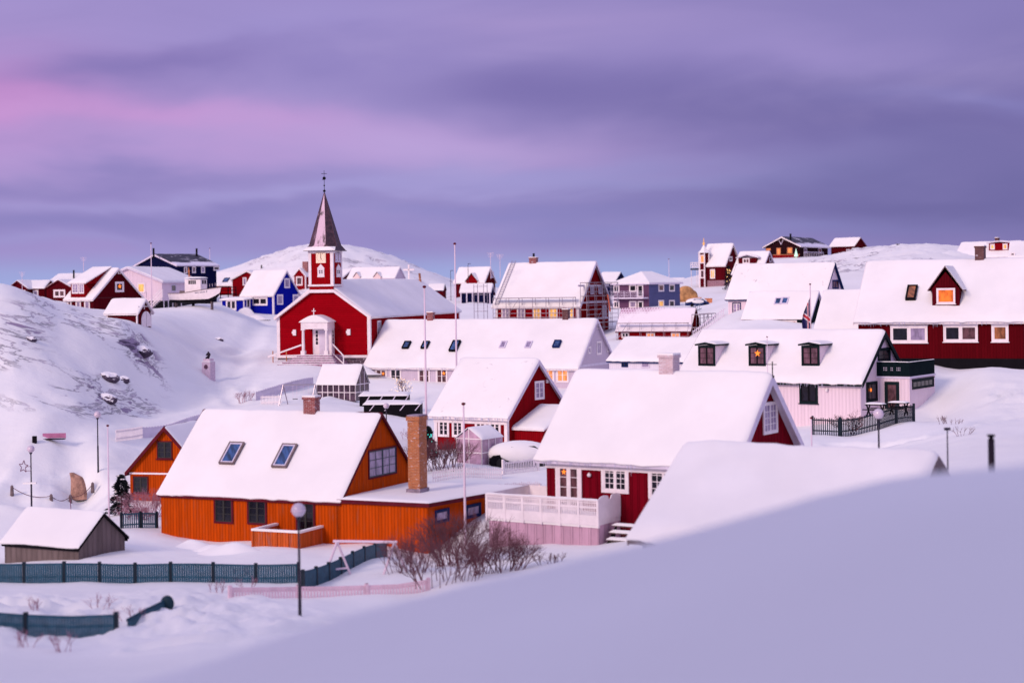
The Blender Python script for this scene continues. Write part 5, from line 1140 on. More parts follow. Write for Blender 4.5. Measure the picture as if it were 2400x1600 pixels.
for t,b_ in ((597,617),(632,652)): h.window((V(0,h.y0+.3-r_*.87,0),V(1,0,0),V(0,0,1),V(0,-1,0)),1641,t,1651.5,b_,casing='white',ns=1,ny=1,cw=.12,pane='lit' if t==597 else 'litdim',parent=tu)
bk=empty('balcony',h.M@V(h.x0-2.0,h.y0+1.0,h.zat('front',1640,629).z),-h.a,'white-railed balcony on posts left of the turret house','balcony'); mb=MB(); mb.box(-.3,1.9,-.8,.8,-.25,0); mb.build('balcony_floor',M['black'],bk); mb=MB()
for z in (.35,.7,1.05): mb.box(-.3,1.9,-.8,-.75,z-.05,z+.05); mb.box(-.3,-.25,-.75,.8,z-.05,z+.05)
for x_ in np.linspace(-.25,1.85,6): mb.box(x_-.04,x_+.04,-.82,-.73,0,1.1)
for x_ in (-.2,.9): mb.tube(V(x_,-.7,-3.3),V(x_,-.7,0),.06)
mb.build('balcony_rail',M['white'],bk)
# ---- dormer house on the slope
h=House('dormerh','red_house','snow-covered house with wide low dormer between turret house and black house','house',W['dred'],bargem='lav',T=.1,oe=.3,og=.3,barge=.25,sm='snow_spot')
d,pl=dormer(h,1731,605,1773,617,'flat',W['dred'],None,over=.4,rise=.5,trim='lav',snow=.2)
h.window(pl,1741,605,1757,617.5,casing='white',ns=2,ny=1,cw=.12,pane='litdim',parent=d)
h.window('right',1803,603,1808,614,casing='lav',ns=1,ny=1,cw=.1)
# ---- black-brown house on the hill
h=House('black','brown_house','black-brown gabled house with antlers and lit windows on the hilltop','house',W['black'],ax='v',bargem='white',T=.07,oe=.5,og=.5,barge=.2,sm='snow_spot')
slate2=slate.copy(); slate2.name='patchy_roof'; h.snow.data.materials[0]=slate2
for l,nm in (((1795,582,1806.5,587),'window'),((1820,581,1830,598),'window'),((1845,580,1857.5,594.5),'window')): h.window('front',*l,casing='woodl',ns=1,ny=1,cw=.14,pane='lit',name=nm)
for l in ((1884,581,1891,593),(1918,581,1925,593)): h.window('right',*l,casing='lav',ns=1,ny=1,cw=.12,pane='litdim')
p=h.hit(h.plane('roof'),1853,562); mb=MB(); mb.tube(p-V(0,0,.3),p+V(0,0,1.2),.2); mb.build('flue',M['black'],h.roof)
c=h.zat('front',1831,566); mb=MB()
for s_ in (-1,1): mb.tube(c+V(0,-.1,-.5),c+V(s_*.35,-.1,.1),.07,.05); mb.tube(c+V(s_*.35,-.1,.1),c+V(s_*.3,-.1,.5),.05,.02); mb.tube(c+V(s_*.35,-.1,.1),c+V(s_*.6,-.1,.35),.04,.02)
mb.sphere(c+V(0,-.12,-.45),.16); mb.build('antlers',M['lav'],h.root)
pl=(V(0,h.y0-1.6,0),V(1,0,0),V(0,0,1),V(0,-1,0)); a=h.hit(pl,1812,608); b=h.hit(pl,1874,608); z0=a.z; z1=h.hit(pl,1840,597.5).z
mb=MB(); mb.box(a.x,b.x,h.y0-1.65,h.y0-1.6,z0+.1,z1); dk=mb.build('deck_parapet',W['red'],h.root); mb=MB(); mb.box(a.x-.05,b.x+.05,h.y0-1.7,h.y0-1.55,z1,z1+.1); mb.box(a.x,b.x,h.y0-1.6,h.y0,z0-.05,z0+.08); mb.build('deck_rail',M['woodl'],dk)
pl2=(V(h.x1+1.2,0,0),V(0,1,0),V(0,0,1),V(1,0,0)); a=h.hit(pl2,1885,606); b=h.hit(pl2,1930,606); z0=a.z; mb=MB()
for k in range(12): y_=a.y+(b.y-a.y)*k/11; mb.box(h.x1+1.17,h.x1+1.23,y_-.05,y_+.05,z0-.6,z0+1.3)
for z_ in (z0+.1,z0+1.3): mb.box(h.x1+1.17,h.x1+1.23,a.y,b.y,z_-.05,z_+.05)
mb.build('side_rail',M['lav'],h.root)
tr=MB(); pt=P(1866,601,326); tr.tube(pt-V(0,0,.5),pt+V(0,0,.0),.05)
for k in range(6): tr.tube(pt+V(0,0,.0+k*.22),pt+V(0,0,.4+k*.22),.48-k*.08,.05,8)
tag(tr.build('lit_tree',mat('pale_lit_tree',(200,236,214),.7,emit=(190,255,220),es=.5)),'small pale glowing christmas tree on the deck of the black-brown house','christmas tree')
# ---- red house on hilltop
h=House('redhill','red_house','dark red plank house with dark gable, rightmost of the hilltop houses','house',W['dred'],bargem='deepred',T=.08,oe=.4,og=.35,barge=.2,sm='snow_spot')
h.window('right',2007,580,2012,590,casing='lav',ns=1,ny=1,cw=.1); h.window('front',1984,584,1992,601,casing='lav',ns=1,ny=1,cw=.14,pane='glass',name='door')
# ---- big pink house
h=House('pinkbig','pink_house','long pale house with navy-edged narrow gable behind the dark green one','house',W['pink'],bargem='navytrim',T=.12,oe=.25,og=.25,barge=.16,sm='snow_spot')
h.window('front',1717,709,1737,737,casing='navytrim',sash='white',ns=2,ny=2,cw=.1,pane='curtain')
h.window('right',1951,656,1965,677,casing='navytrim',ns=2,ny=1,cw=.09,pane='litdim')
h=House('lowroof','house','low snow-roofed house with small roof vent behind the narrow navy-edged gable','house',W['pink'],bargem='lav',T=.14,oe=.2,og=.2,barge=.2)
p=h.hit(h.plane('roof'),2001,671); mb=MB(); mb.box(p.x-.25,p.x+.25,p.y-.2,p.y+.2,p.z-.2,p.z+.15); mb.build('roof_vent',M['black'],h.roof)
# ---- dark green house
h=House('green','green_house','small dark green house with row of white windows and paired roof windows','house',W['green'],bargem='lav',T=.06,oe=.25,og=.25,barge=.2,fascm='white',fh=.07,sn=.12,droop=.02)
h.window('front',1758,751,1782,776,casing='white',ns=2,ny=1,cw=.09,pane='glass')
h.window('front',1812,750,1868,776,casing='white',ns=3,ny=1,cw=.09,pane='litred')
h.window('roof',1816,698,1832,714,casing='lav',ns=1,ny=1,cw=.06,pane='glassb',name='skylight',depth=.1); h.window('roof',1832,697,1848,713,casing='lav',ns=1,ny=1,cw=.06,pane='glassb',name='skylight',depth=.1)
h.window('right',1922,706,1929,740,casing='white',ns=1,ny=2,cw=.1,pane='curtain')
h=House('roofg','house','house seen only as a smooth snowy roof left of the big dark red one','house',W['dred'],bargem='lav',T=.14,oe=.2,og=.2,barge=.2,sn=.15)
# ---- house at far right on the hill
h=House('farright','red_house','snowy house with lit dormer at the right edge of the skyline','house',W['dred'],bargem='lav',T=.12,oe=.3,og=.3,barge=.2,corner=None)
d,pl=dormer(h,2318,570,2367,587,'flat',W['red'],None,over=.3,rise=.2,trim='lav',snow=.12)
for l in ((2321,572,2331.5,585),(2350.5,571,2361.5,585)): h.window(pl,*l,casing='white',ns=1,ny=1,cw=.1,pane='lityellow',parent=d)
chimney(h,2332,2343,556,568,2339,M['brickd'])
h=simple('farright2','red_house','red house cut by the right edge of the photo, small white window under snow','' or W['dred'],fit_u((2440,600),(2362,592),(2450,562),205,20,8),bargem='lav',T=.14,oe=.3,og=.3,barge=.2)
h.window('front',2368,592,2379,600,casing='white',ns=1,ny=1,cw=.12)
# ------------------------------------------------------------ scaffolding
def scaffold(h,label,side,l,r_,z0,z1,cols,lev,off,rails=True,plank=None,dx=0.0,depth=.8,ks=1.0):
    e=empty('scaffolding',h.M@V(0,0,0),-h.a,label,'scaffolding','scaffold frames on the two red buildings'); mb=MB(); pk=MB()
    for k in range(cols+1):
        for d_ in (off,off+depth):
            u=l+(r_-l)*k/cols; p=V(u,h.y0-d_,z0) if side=='front' else V(h.x1+d_,u,z0)
            mb.tube(p,V(p.x,p.y,z1),.035*ks,n=5)
    for j in range(lev+1):
        z=z0+(z1-z0)*j/lev
        for d_ in (off,off+depth):
            for dz in (0,.5,1.0):
                if dz and (d_==off or z+dz>z1): continue
                p,q=(V(l,h.y0-d_,z+dz),V(r_,h.y0-d_,z+dz)) if side=='front' else (V(h.x1+d_,l,z+dz),V(h.x1+d_,r_,z+dz)); mb.tube(p,q,.03*ks,n=5)
        for k in range(cols+1):
            u=l+(r_-l)*k/cols; p,q=(V(u,h.y0-off,z),V(u,h.y0-off-depth,z)) if side=='front' else (V(h.x1+off,u,z),V(h.x1+off+depth,u,z)); mb.tube(p,q,.03,n=5)
        if j<lev:
            u=l+(r_-l)*(j%cols)/cols; u2=u+(r_-l)/cols; zz=z0+(z1-z0)*(j+1)/lev
            p,q=(V(u,h.y0-off-depth,z),V(u2,h.y0-off-depth,zz)) if side=='front' else (V(h.x1+off+depth,u,z),V(h.x1+off+depth,u2,zz)); mb.tube(p,q,.028,n=5)
        if j>0 and j<lev or j==lev:
            if side=='front': pk.box(l,r_,h.y0-off-depth,h.y0-off,z-.06,z-.02)
            else: pk.box(h.x1+off,h.x1+off+depth,l,r_,z-.06,z-.02)
    mb.build('tube_frame',M['metal'],e); pk.build('plank_deck',M['wood'],e); return e
scm=M['metal']
h=SC; scaffold(h,'scaffold frame against the gable end of the tall red house','right',.2,h.W-.2,.2,h.Z+2.6,4,4,.35)
scaffold(h,'scaffold walkway along the eave of the tall red house','front',h.x0+.2,h.x1-.2,.2,h.Z+.9,6,2,.35)
e=empty('scaffold_tower',h.M@V(h.x0-2.3,h.y0-1.2,0),-h.a,'open scaffold tower at the left end of the tall red house','scaffolding'); mb=MB()
for x in (0,1.3):
    for y in (0,1.0): mb.tube(V(x,y,0),V(x,y,h.Z+2.6),.035,n=5)
for j in range(9):
    z=.3+j*1.0
    if z>h.Z+2.6: break
    for y in (0,1.0): mb.tube(V(0,y,z),V(1.3,y,z),.03,n=5)
    for x in (0,1.3): mb.tube(V(x,0,z),V(x,1.0,z),.03,n=5)
mb.build('tube_frame',M['metal'],e)
mb=MB(); c1=h.zat('right',1401,690); c2=h.zat('right',1407,730); mb.ob((c1+c2)/2+V(1.25,0,0),V(0,1,0),(c1-c2).normalized(),V(1,0,0),(-.16,.16),(-(c1-c2).length/2,(c1-c2).length/2),(0,.05)); o=mb.build('orange_chute',mat('orange_plastic',(255,120,70),.5),h.root); 
h=TILE; scaffold(h,'scaffold walkway in front of the half-tiled low red building','front',h.x0,h.x1,.2,h.Z+.75,6,1,.2,depth=.5,ks=.55)
scaffold(h,'scaffold frame at the gable of the half-tiled low red building','right',.1,h.W+2.5,.2,h.Z+1.6,4,2,.35)
# ------------------------------------------------------------ poles and lamps
def flagpole(px_,top,Y,label,r=.06,knob=True,mt='pole_w',base=None,group=None,rt=None):
    b=gp_(px_,Y); t=P(px_,top,Y); hgt=t.z-b.z; e=empty('flagpole',b,0,label,'flagpole',group); mb=MB(); mb.smooth=True; mb.tube(V(0,0,-.3),V(0,0,hgt-.03),r,rt or r*.55,10); mb.build('pole',M[mt],e)
    mb=MB(); mb.smooth=True; mb.sphere(V(0,0,hgt),r*1.5,sq=(1,1,.7)); mb.build('knob',M['deepred'],e); return e,hgt
flagpole(1091,946,77,'tall white flagpole between the brick pillar and the white terrace',.065)
flagpole(1000,672,112,'tallest white flagpole, standing in front of the long lilac house',.085)
flagpole(1071,571,146,'white flagpole behind the long lilac house ridge',.09)
flagpole(256,997,84,'thin white flagpole beside the spruce and grey shed',.05)
flagpole(356,570,188,'white flagpole in front of the pale pink house',.07)
flagpole(1802,789,90,'thin white pole rising behind the crimson house roof',.03)
flagpole(493,582,300,'faint thin pole by the navy house',.06); flagpole(1569,607,260,'thin pole right of the slate blue house roof',.06)
flagpole(1903,979,84,'short pinkish pole by the teal picket fence of the cottage',.05)
e,hg=flagpole(1901,666,141,'flagpole carrying a limp dark blue flag by the green house',.06,rt=.05)
mb=MB(); mb.smooth=True; N_=26; vs_=[];M_=7
for i in range(N_):
    u=i/(N_-1); 
    for j in range(M_):
        s_=j/(M_-1); w_=(.18+.75*math.sin(min(1,u*1.15)*math.pi*.8)**1.0)*s_; vs_.append(V(-w_*.8,.10*math.sin(s_*9+u*4)*s_*1.2-.02,hg-.9-u*3.3-s_*.5))
mb.add(vs_,[(i*M_+j,(i+1)*M_+j,(i+1)*M_+j+1,i*M_+j+1) for i in range(N_-1) for j in range(M_-1)])
fm=bpy.data.materials.new('flag_cloth'); fm.use_nodes=True; gg=NG(fm.node_tree); bb=gg.n['Principled BSDF']; tc=gg.node('ShaderNodeTexCoord').outputs['Object']; x,y,z=gg.sep(tc)
d1=gg.m('ABSOLUTE',gg.m('ADD',gg.m('ADD',z,-(hg-3.0)),gg.m('MULTIPLY',x,.8))); cA=gg.ramp(d1,.26,.23); cB=gg.ramp(d1,.14,.11); d2=gg.m('ABSOLUTE',gg.m('ADD',x,.22)); cC=gg.ramp(d2,.07,.06); cD=gg.ramp(d2,.035,.03)
gg.put(bb.inputs['Base Color'],gg.mix(gg.m('MAXIMUM',cB,cD),gg.mix(gg.m('MAXIMUM',cA,cC),lin((26,30,92)),lin((225,215,225))),lin((190,30,50)))); mb.build('flag',fm,e)
def lamp(px_,top,Y,label,gr=.215,group='globe street lamps',base=None):
    b=gp_(px_,Y) if base is None else V(P(px_,top,Y).x,Y,base); t=P(px_,top,Y); hgt=t.z-b.z-gr; e=empty('street_lamp',b,0,label,'street lamp',group)
    mb=MB(); mb.smooth=True; mb.tube(V(0,0,-.3),V(0,0,hgt*.42),.055,.05,10); mb.tube(V(0,0,hgt*.42),V(0,0,hgt-gr*.9),.038,.034,10); mb.tube(V(0,0,hgt-gr*1.35),V(0,0,hgt-gr*.85),.06,.1,10); mb.build('pole',M['pole_d'],e)
    mb=MB(); mb.smooth=True; mb.sphere(V(0,0,hgt),gr,20,14); gl=mb.build('lamp_globe',M['globe'],e)
    mb=MB(); mb.smooth=True; mb.tube(V(0,0,hgt-.03),V(0,0,hgt+.0),gr*1.04,gr*1.04,20); mb.build('rim',M['pole_w'],gl)
    mb=MB(); mb.smooth=True; mb.sphere(V(0,0,hgt+gr*.55),gr*.72,16,10,(1,1,.6)); mb.build('snow_cap',M['snow'],gl); return e,hgt
lamp(703,1178,52,'globe street lamp in the foreground before the orange deck')
e,hg=lamp(74,1043,98,'globe street lamp at the far left carrying a star decoration')
mb=MB(); sc=V(-.42,-.02,hg-1.0); pts=[sc+V(.27*math.sin(math.pi*k/5+.1)*(1 if k%2==0 else .45),0,.36*math.cos(math.pi*k/5+.1)*(1 if k%2==0 else .45)) for k in range(10)]
for k in range(10): mb.tube(pts[k],pts[(k+1)%10],.022,n=5)
mb.tube(sc+V(.1,0,.0),V(0,0,hg-1.0),.015); mb.tube(sc+V(.15,0,-.25),V(0,0,hg-1.25),.015)
st_=mb.build('star_decoration',mat('plum_garland',(110,50,80),.6)); st_.location=e.location; tag(st_,'purple star-shaped garland frame hung on the leftmost lamp post','decoration')
mb=MB(); mb.box(-.45,.3,-.12,.12,hg-2.0,hg-1.9); s2=mb.build('crossbar_snow',M['snow'],e)
lamp(230,963,106,'globe street lamp below the rocky hill')
lamp(2061,957,69,'globe street lamp in front of the pink cottage')
lamp(906,944,118,'globe lamp peeking over the orange roof by the cold frames',.2)
def thin_lamp(px_,top,Y,label,arm,r=.05,two=False,base=None):
    b=gp_(px_,Y) if base is None else V(P(px_,top,Y).x,Y,base); hgt=P(px_,top,Y).z-b.z; e=empty('lamp_post',b,0,label,'lamp post'); mb=MB(); mb.tube(V(0,0,-.3),V(0,0,hgt),r,r*.7,8)
    mb.build('pole',M['pole_d'],e); mb=MB(); mb.box(0 if not two else -arm,arm,-.06,.06,hgt-.04,hgt+.05); mb.build('lamp_arm',M['pole_d'],e)
thin_lamp(2222,1005,60,'slim dark post with T-shaped double head above the snow, right',.1,.03,True)
thin_lamp(1057,634,300,'thin street light behind the far end of the church',.5); thin_lamp(1098,618,310,'thin street light in front of the far red house',.5,.06)
b=gp_(2323,46); mb=MB(); mb.smooth=True; hg=P(2323,1018,46).z-b.z; e=empty('flue_pipe',V(P(2323,1018,46).x,46,b.z),0,'short dark metal flue pipe standing out of the near snow bank','flue pipe')
mb.tube(V(0,0,-.4),V(0,0,hg-.12),.088,.088,14); mb.build('pipe',mat('sooty_steel',(44,32,42),.35,metal=.6,var=.5,vscale=14),e); mb=MB(); mb.smooth=True; mb.tube(V(0,0,hg-.12),V(0,0,hg-.05),.06,.06,10); mb.tube(V(0,0,hg-.05),V(0,0,hg),.11,.105,14); mb.build('rain_cap',M['black'],e)
# ------------------------------------------------------------ fences
def fence(pts,label,name='picket_fence',hgt=.8,pw=.05,gap=.1,mt='white',post=True,postm=None,ppitch=2.0,cat='fence',group=None,lights=False,solidtop=False,bury=0.0,pend=.12):
    W3=[gp_(x,Y) for x,Y in pts]; org=W3[0]; e=empty(name,org,0,label,cat,group); mb=MB(); rl=MB(); k=0; acc=0
    for p,q in zip(W3,W3[1:]):
        n=max(1,int((q-p).xy.length/gap)); dd=(q-p).normalized(); d2=V(dd.x,dd.y,0).normalized(); nn=V(-d2.y,d2.x,0)
        for i in range(n):
            w=p.lerp(q,i/n); z=gz(w.x,w.y); w=V(w.x,w.y,z)-org
            mb.ob(w,d2,V(0,0,1),nn,(-pw/2,pw/2),(-.3,hgt-bury+(.0 if solidtop else .03*math.sin(i*1.7))),(-.012,.012))
        m=max(1,int((q-p).length/1.0)); 
        for i in range(m):
            a=p.lerp(q,i/m); b=p.lerp(q,(i+1)/m); a=V(a.x,a.y,gz(a.x,a.y))-org; b=V(b.x,b.y,gz(b.x,b.y))-org
            for zz in ((.18,hgt-.15) if not solidtop else (.15,hgt-.02)): rl.prism([a+V(0,0,zz)+nn*.013,b+V(0,0,zz)+nn*.013,b+V(0,0,zz+.07)+nn*.013,a+V(0,0,zz+.07)+nn*.013],nn*.04)
        if post:
            m=max(1,int(round((q-p).length/ppitch)))
            for i in range(m+1):
                a=p.lerp(q,i/m); a=V(a.x,a.y,gz(a.x,a.y))-org; po=MB(); po.ob(a,d2,nn,V(0,0,1),(-.06,.06),(-.03,.08),(-.3,hgt+pend)); po.build('post',M[postm or mt],e)
    mb.build('pickets',M[mt],e); rl.build('rail',M[mt],e)
    if lights:
        ln=MB(); ln.smooth=False
        for p,q in zip(W3,W3[1:]):
            n=int((q-p).length/.16)
            for i in range(n):
                w=p.lerp(q,i/n); w=V(w.x,w.y-.05,gz(w.x,w.y)+hgt*.55+.1*math.sin(i*.9))-org; ln.sphere(w,.028,5,4)
        ln.build('fairy_lights',M['bulb'],e)
    return e
M['tealfence']=mat('teal_fence_paint',(40,84,104),.6,var=.25,vscale=6); M['tealdark']=mat('dark_teal_post',(16,34,46),.6,var=.2)
M['pinkfence']=mat('pale_weathered_fence',(232,200,210),.7,var=.1)
fence([(-130,66.8),(150,66.3),(400,66.3),(700,66.0)],'long teal picket fence with dark posts across the foreground','picket_fence',.66,.078,.09,'tealfence',postm='tealdark',ppitch=1.55,solidtop=True)
fence([(712,62.8),(800,67),(905,74)],'teal picket fence climbing right behind the white swing frame','picket_fence',.62,.078,.09,'tealfence',postm='tealdark',ppitch=1.7,solidtop=True)
fence([(-130,50.6),(60,50.3),(272,50)],'nearest teal fence at the lower left, blurred, ending in a thick post','picket_fence',.46,.072,.085,'tealfence',postm='tealdark',ppitch=2.2,solidtop=True)
fence([(300,50.8),(345,52.4),(390,54)],'short teal fence piece right of the lower left gap','picket_fence',.18,.05,.085,'tealfence',post=False,solidtop=True)
mb=MB(); q=gp_(392,54); mb.smooth=True; mb.sphere(q+V(0,0,.1),.2,12,8,(1.1,1.0,1.3)); tag(mb.build('covered_stump',mat('dark_teal_canvas',(22,52,62),.7,(4,.6,.1))),'rounded dark teal bundle at the end of the short fence','bundle')
fence([(540,58.5),(700,60),(860,61),(1005,62)],'low pale fence half buried behind the foreground lamp','low_fence',.26,.07,.11,'pinkfence',post=True,postm='pinkfence',ppitch=3.2,solidtop=True)
fence([(285,86),(330,86.5),(368,87)],'teal fence between the grey shed and the orange wall','picket_fence',.7,.06,.1,'tealfence',postm='tealdark',solidtop=True)
fence([(1905,100.5),(1970,100),(2060,101.5),(2143,104.5)],'dark teal picket fence along the pink cottage garden','picket_fence',.95,.06,.12,'tealdark',postm='tealdark',ppitch=2.4)
fence([(272,113),(335,118)],'white picket fence piece behind the small orange house','picket_fence',.8,.05,.13,'white',post=False)
fence([(335,118),(400,121),(470,126)],'snow-dusted pale fence climbing the slope behind the orange house','picket_fence',.7,.07,.09,'lav',post=False)
fence([(612,134),(660,133.5)],'white picket fence stub beside the swing','picket_fence',.75,.05,.12,'white',post=False)
fence([(600,137),(660,141),(735,147)],'long low snowy picket fence running up toward the church steps','picket_fence',.7,.07,.1,'lav',post=False)
fence([(1015,92),(1100,92.5),(1180,93.5)],'white picket fence in front of the greenhouse with the bushes','picket_fence',.6,.05,.13,'white',post=False)
fence([(1180,95),(1262,97)],'white picket fence beside the snowed-in car','picket_fence',.75,.06,.13,'white',ppitch=2.5)
fence([(1165,86),(1270,87.5)],'white picket fence wound with glowing fairy lights left of the crimson house','picket_fence',.62,.05,.12,'white',post=False,lights=True)
fence([(1600,206),(1645,215)],'teal handrail on the snow below the turret house','handrail',.9,.05,1.0,'tealfence',post=False,cat='handrail')
fence([(1625,172),(1700,170)],'pale picket fence left of the pale pink house wall','picket_fence',.9,.08,.2,'lav',post=False)
# ------------------------------------------------------------ plants
def twigs(mb,p,d,ln,r,dep,spread=.5):
    if dep==0 or r<.002: return
    q=p+d*ln; mb.tube(p,q,r,r*.65,3 if dep<3 else 4,False)
    for _ in range(random.choice((2,3,3))):
        nd=(d+V(random.gauss(0,spread),random.gauss(0,spread),random.gauss(.08,spread*.6))).normalized(); twigs(mb,p.lerp(q,random.uniform(.55,1)),nd,ln*random.uniform(.55,.85),r*.62,dep-1,spread)
def bush(px_,Y,w,hg,label,stems=14,dep=4,mt='twig',name='bare_bush',cat='bush',group=None,r=.014,spread=.38,base=None):
    c=gp_(px_,Y); mb=MB()
    for _ in range(stems):
        o=V(random.uniform(-w,w)*.45,random.uniform(-w,w)*.35,-.1); d=V(o.x*.9/w+random.gauss(0,.25),random.gauss(0,.3),1).normalized(); twigs(mb,o,d,hg*.42,r,dep,spread)
    o=mb.build(name,M[mt]); o.location=c; return tag(o,label,cat,group)
bush(1045,62.5,3.0,1.6,'large tangled bare bush in front of the orange annexe',36,5,r=.02,spread=.42)
bush(955,66,1.6,1.5,'bare bush at the corner of the orange annexe wall',26,5,r=.016)
bush(1090,70,2.6,2.1,'tall bare shrub against the orange annexe side wall',56,5,r=.022,spread=.36)
bush(1170,64.5,1.9,1.5,'dark bare shrub below the left end of the white terrace',40,5,r=.022,spread=.45)
bush(1290,65,1.0,.5,'low bare shrub at the foot of the plank wall',14,4)
bush(1035,95.5,2.6,1.9,'dense dark bush left of the greenhouse by the red house',54,5,r=.022,spread=.4)
bush(342,93,1.6,1.6,'frosted bush in front of the small orange house',30,5,'twigp',r=.02,spread=.42)
bush(318,91,1.5,.9,'low frosted bush at the foot of the small orange house',26,5,'twigp',r=.018,spread=.5)
bush(150,90,1.1,1.0,'frosted bush left of the snow-topped box',20,4,'twigp',r=.018,spread=.5); bush(197,88,1.1,1.0,'frosted bush right in front of the snow-topped box',20,4,'twigp',r=.018,spread=.5); bush(122,92,.7,.6,'smallest frosted bush near the chain posts',14,4,'twigp',r=.018,spread=.5)
bush(573,137,1.1,1.1,'small pinkish bush on the slope behind the orange roof',16,4,'twigp',r=.016)
bush(768,112,.8,.5,'small tan dry bush behind the brick chimney',14,4,'twigp',r=.016,spread=.6)
bush(968,116,1.6,1.0,'thin frosted bush right of the cold frames',18,4,'twigp')
bush(1982,101,1.0,1.3,'bare little tree against the pink cottage wall',6,6,r=.03,spread=.45)
bush(2215,95,.9,.7,'thin bare shrub on the snow right of the cottage',7,3); bush(2240,93,.6,.5,'smaller bare shrub beside the thin one right of the cottage',5,3); bush(2256,80,.7,.7,'sprig of bare twigs near the right lamp post',6,3,r=.012)
for px_,Y,n_,lb in ((60,47,7,'blurred dry weed stalks left of the nearest teal fence'),(150,46.5,7,'blurred dry weed stalks before the nearest teal fence'),(90,56,6,'dry weeds between the two teal fences, far left'),(235,56,6,'dry weeds between the two teal fences, right'),(305,52,6,'dry weeds behind the gap in the nearest fence'),(505,60,5,'dry weed stalks in front of the long teal fence'),(565,68,6,'dry weeds before the orange deck'),(580,63,5,'dry weeds at the right end of the long teal fence')):
    tag(bush(px_,Y,.5,.75,lb,n_,3,'twigp',name='dry_weeds',cat='weeds',r=.012),kind='thing')
e=empty('fairy_light_tree',gp_(945,146.5),0,'small bare tree hung with warm fairy lights before the lilac house','small tree'); mb=MB()
random.seed(12)
for _ in range(4): twigs(mb,V(random.gauss(0,.03),0,-.1),V(random.gauss(0,.25),random.gauss(0,.2),1).normalized(),.95,.035,5,.45)
mb.build('branches',M['twig'],e); bl=MB()
for _ in range(60):
    a_=random.uniform(0,6.28); r_=random.uniform(.2,1.0); bl.sphere(V(r_*math.cos(a_),r_*math.sin(a_)*.6,random.uniform(.8,2.0)),.026,5,4)
bl.build('fairy_lights',M['bulb'],e)
def spruce(px_,Y,hg,w,label,snowy=.25):
    e=empty('spruce',gp_(px_,Y),0,label,'spruce'); mb=MB(); mb.tube(V(0,0,-.2),V(0,0,hg*.95),.07,.01,7); mb.build('trunk',M['twig'],e)
    cr=MB(); sn=MB(); n=int(1500)
    for k in range(n):
        z=hg*(random.random()**.85)*.97; rr=w*(1-z/hg)**.8*(.75+.25*math.sin(z*9)); a_=random.uniform(0,2*math.pi); rad=rr*math.sqrt(random.uniform(.1,1))*random.uniform(.7,1.1)
        p=V(rad*math.cos(a_),rad*math.sin(a_),z+.05); d=V(math.cos(a_),math.sin(a_),random.uniform(-.5,-.05)).normalized(); t=V(-d.y,d.x,random.gauss(0,.2)).normalized(); l_=random.uniform(.12,.26); b_=random.uniform(.03,.06)
        cr.add([p-t*b_,p+t*b_,p+d*l_],[(0,1,2)]); cr.add([p-V(0,0,b_),p+V(0,0,b_),p+d*l_],[(0,1,2)])
        if random.random()<snowy*.12: sn.sphere(p+d*l_*.5+V(0,0,.04),random.uniform(.04,.11),6,4,(1.2,1.2,.5))
    cr.build('crown',M['needle'],e)
    if sn.v: tag(sn.build('snow_dusting',M['snow'],e),kind='stuff')
spruce(285,94,2.2,1.0,'dark spruce with snow clumps in front of the small orange house')
spruce(1003,103,1.9,.7,'dark spruce with coloured lights behind the brick pillar',.1); bl=MB(); q=gp_(1003,103)
for _ in range(22): 
    z=random.uniform(.2,1.7); a_=random.uniform(3.3,6.1); r_=.75*(1-z/2)*1.0; bl.sphere(q+V(r_*math.cos(a_),r_*math.sin(a_),z),.03,5,4)
tag(bl.build('fairy_lights',mat('cyan_bulb',(90,220,210),.5,emit=(80,230,215),es=1.6)),'string of cyan lights on the spruce by the brick pillar','fairy lights')
spruce(1708,292,4.2,1.2,'dark decorated fir beside the turret house',.05); bl=MB(); q=gp_(1708,292)
for _ in range(16): 
    z=random.uniform(.5,3.9); a_=random.uniform(3.3,6.1); r_=1.2*(1-z/4.4); bl.sphere(q+V(r_*math.cos(a_),r_*math.sin(a_),z),.07,5,4)
tag(bl.build('fairy_lights',M['bulb']),'warm lights strung on the fir beside the turret house','fairy lights')
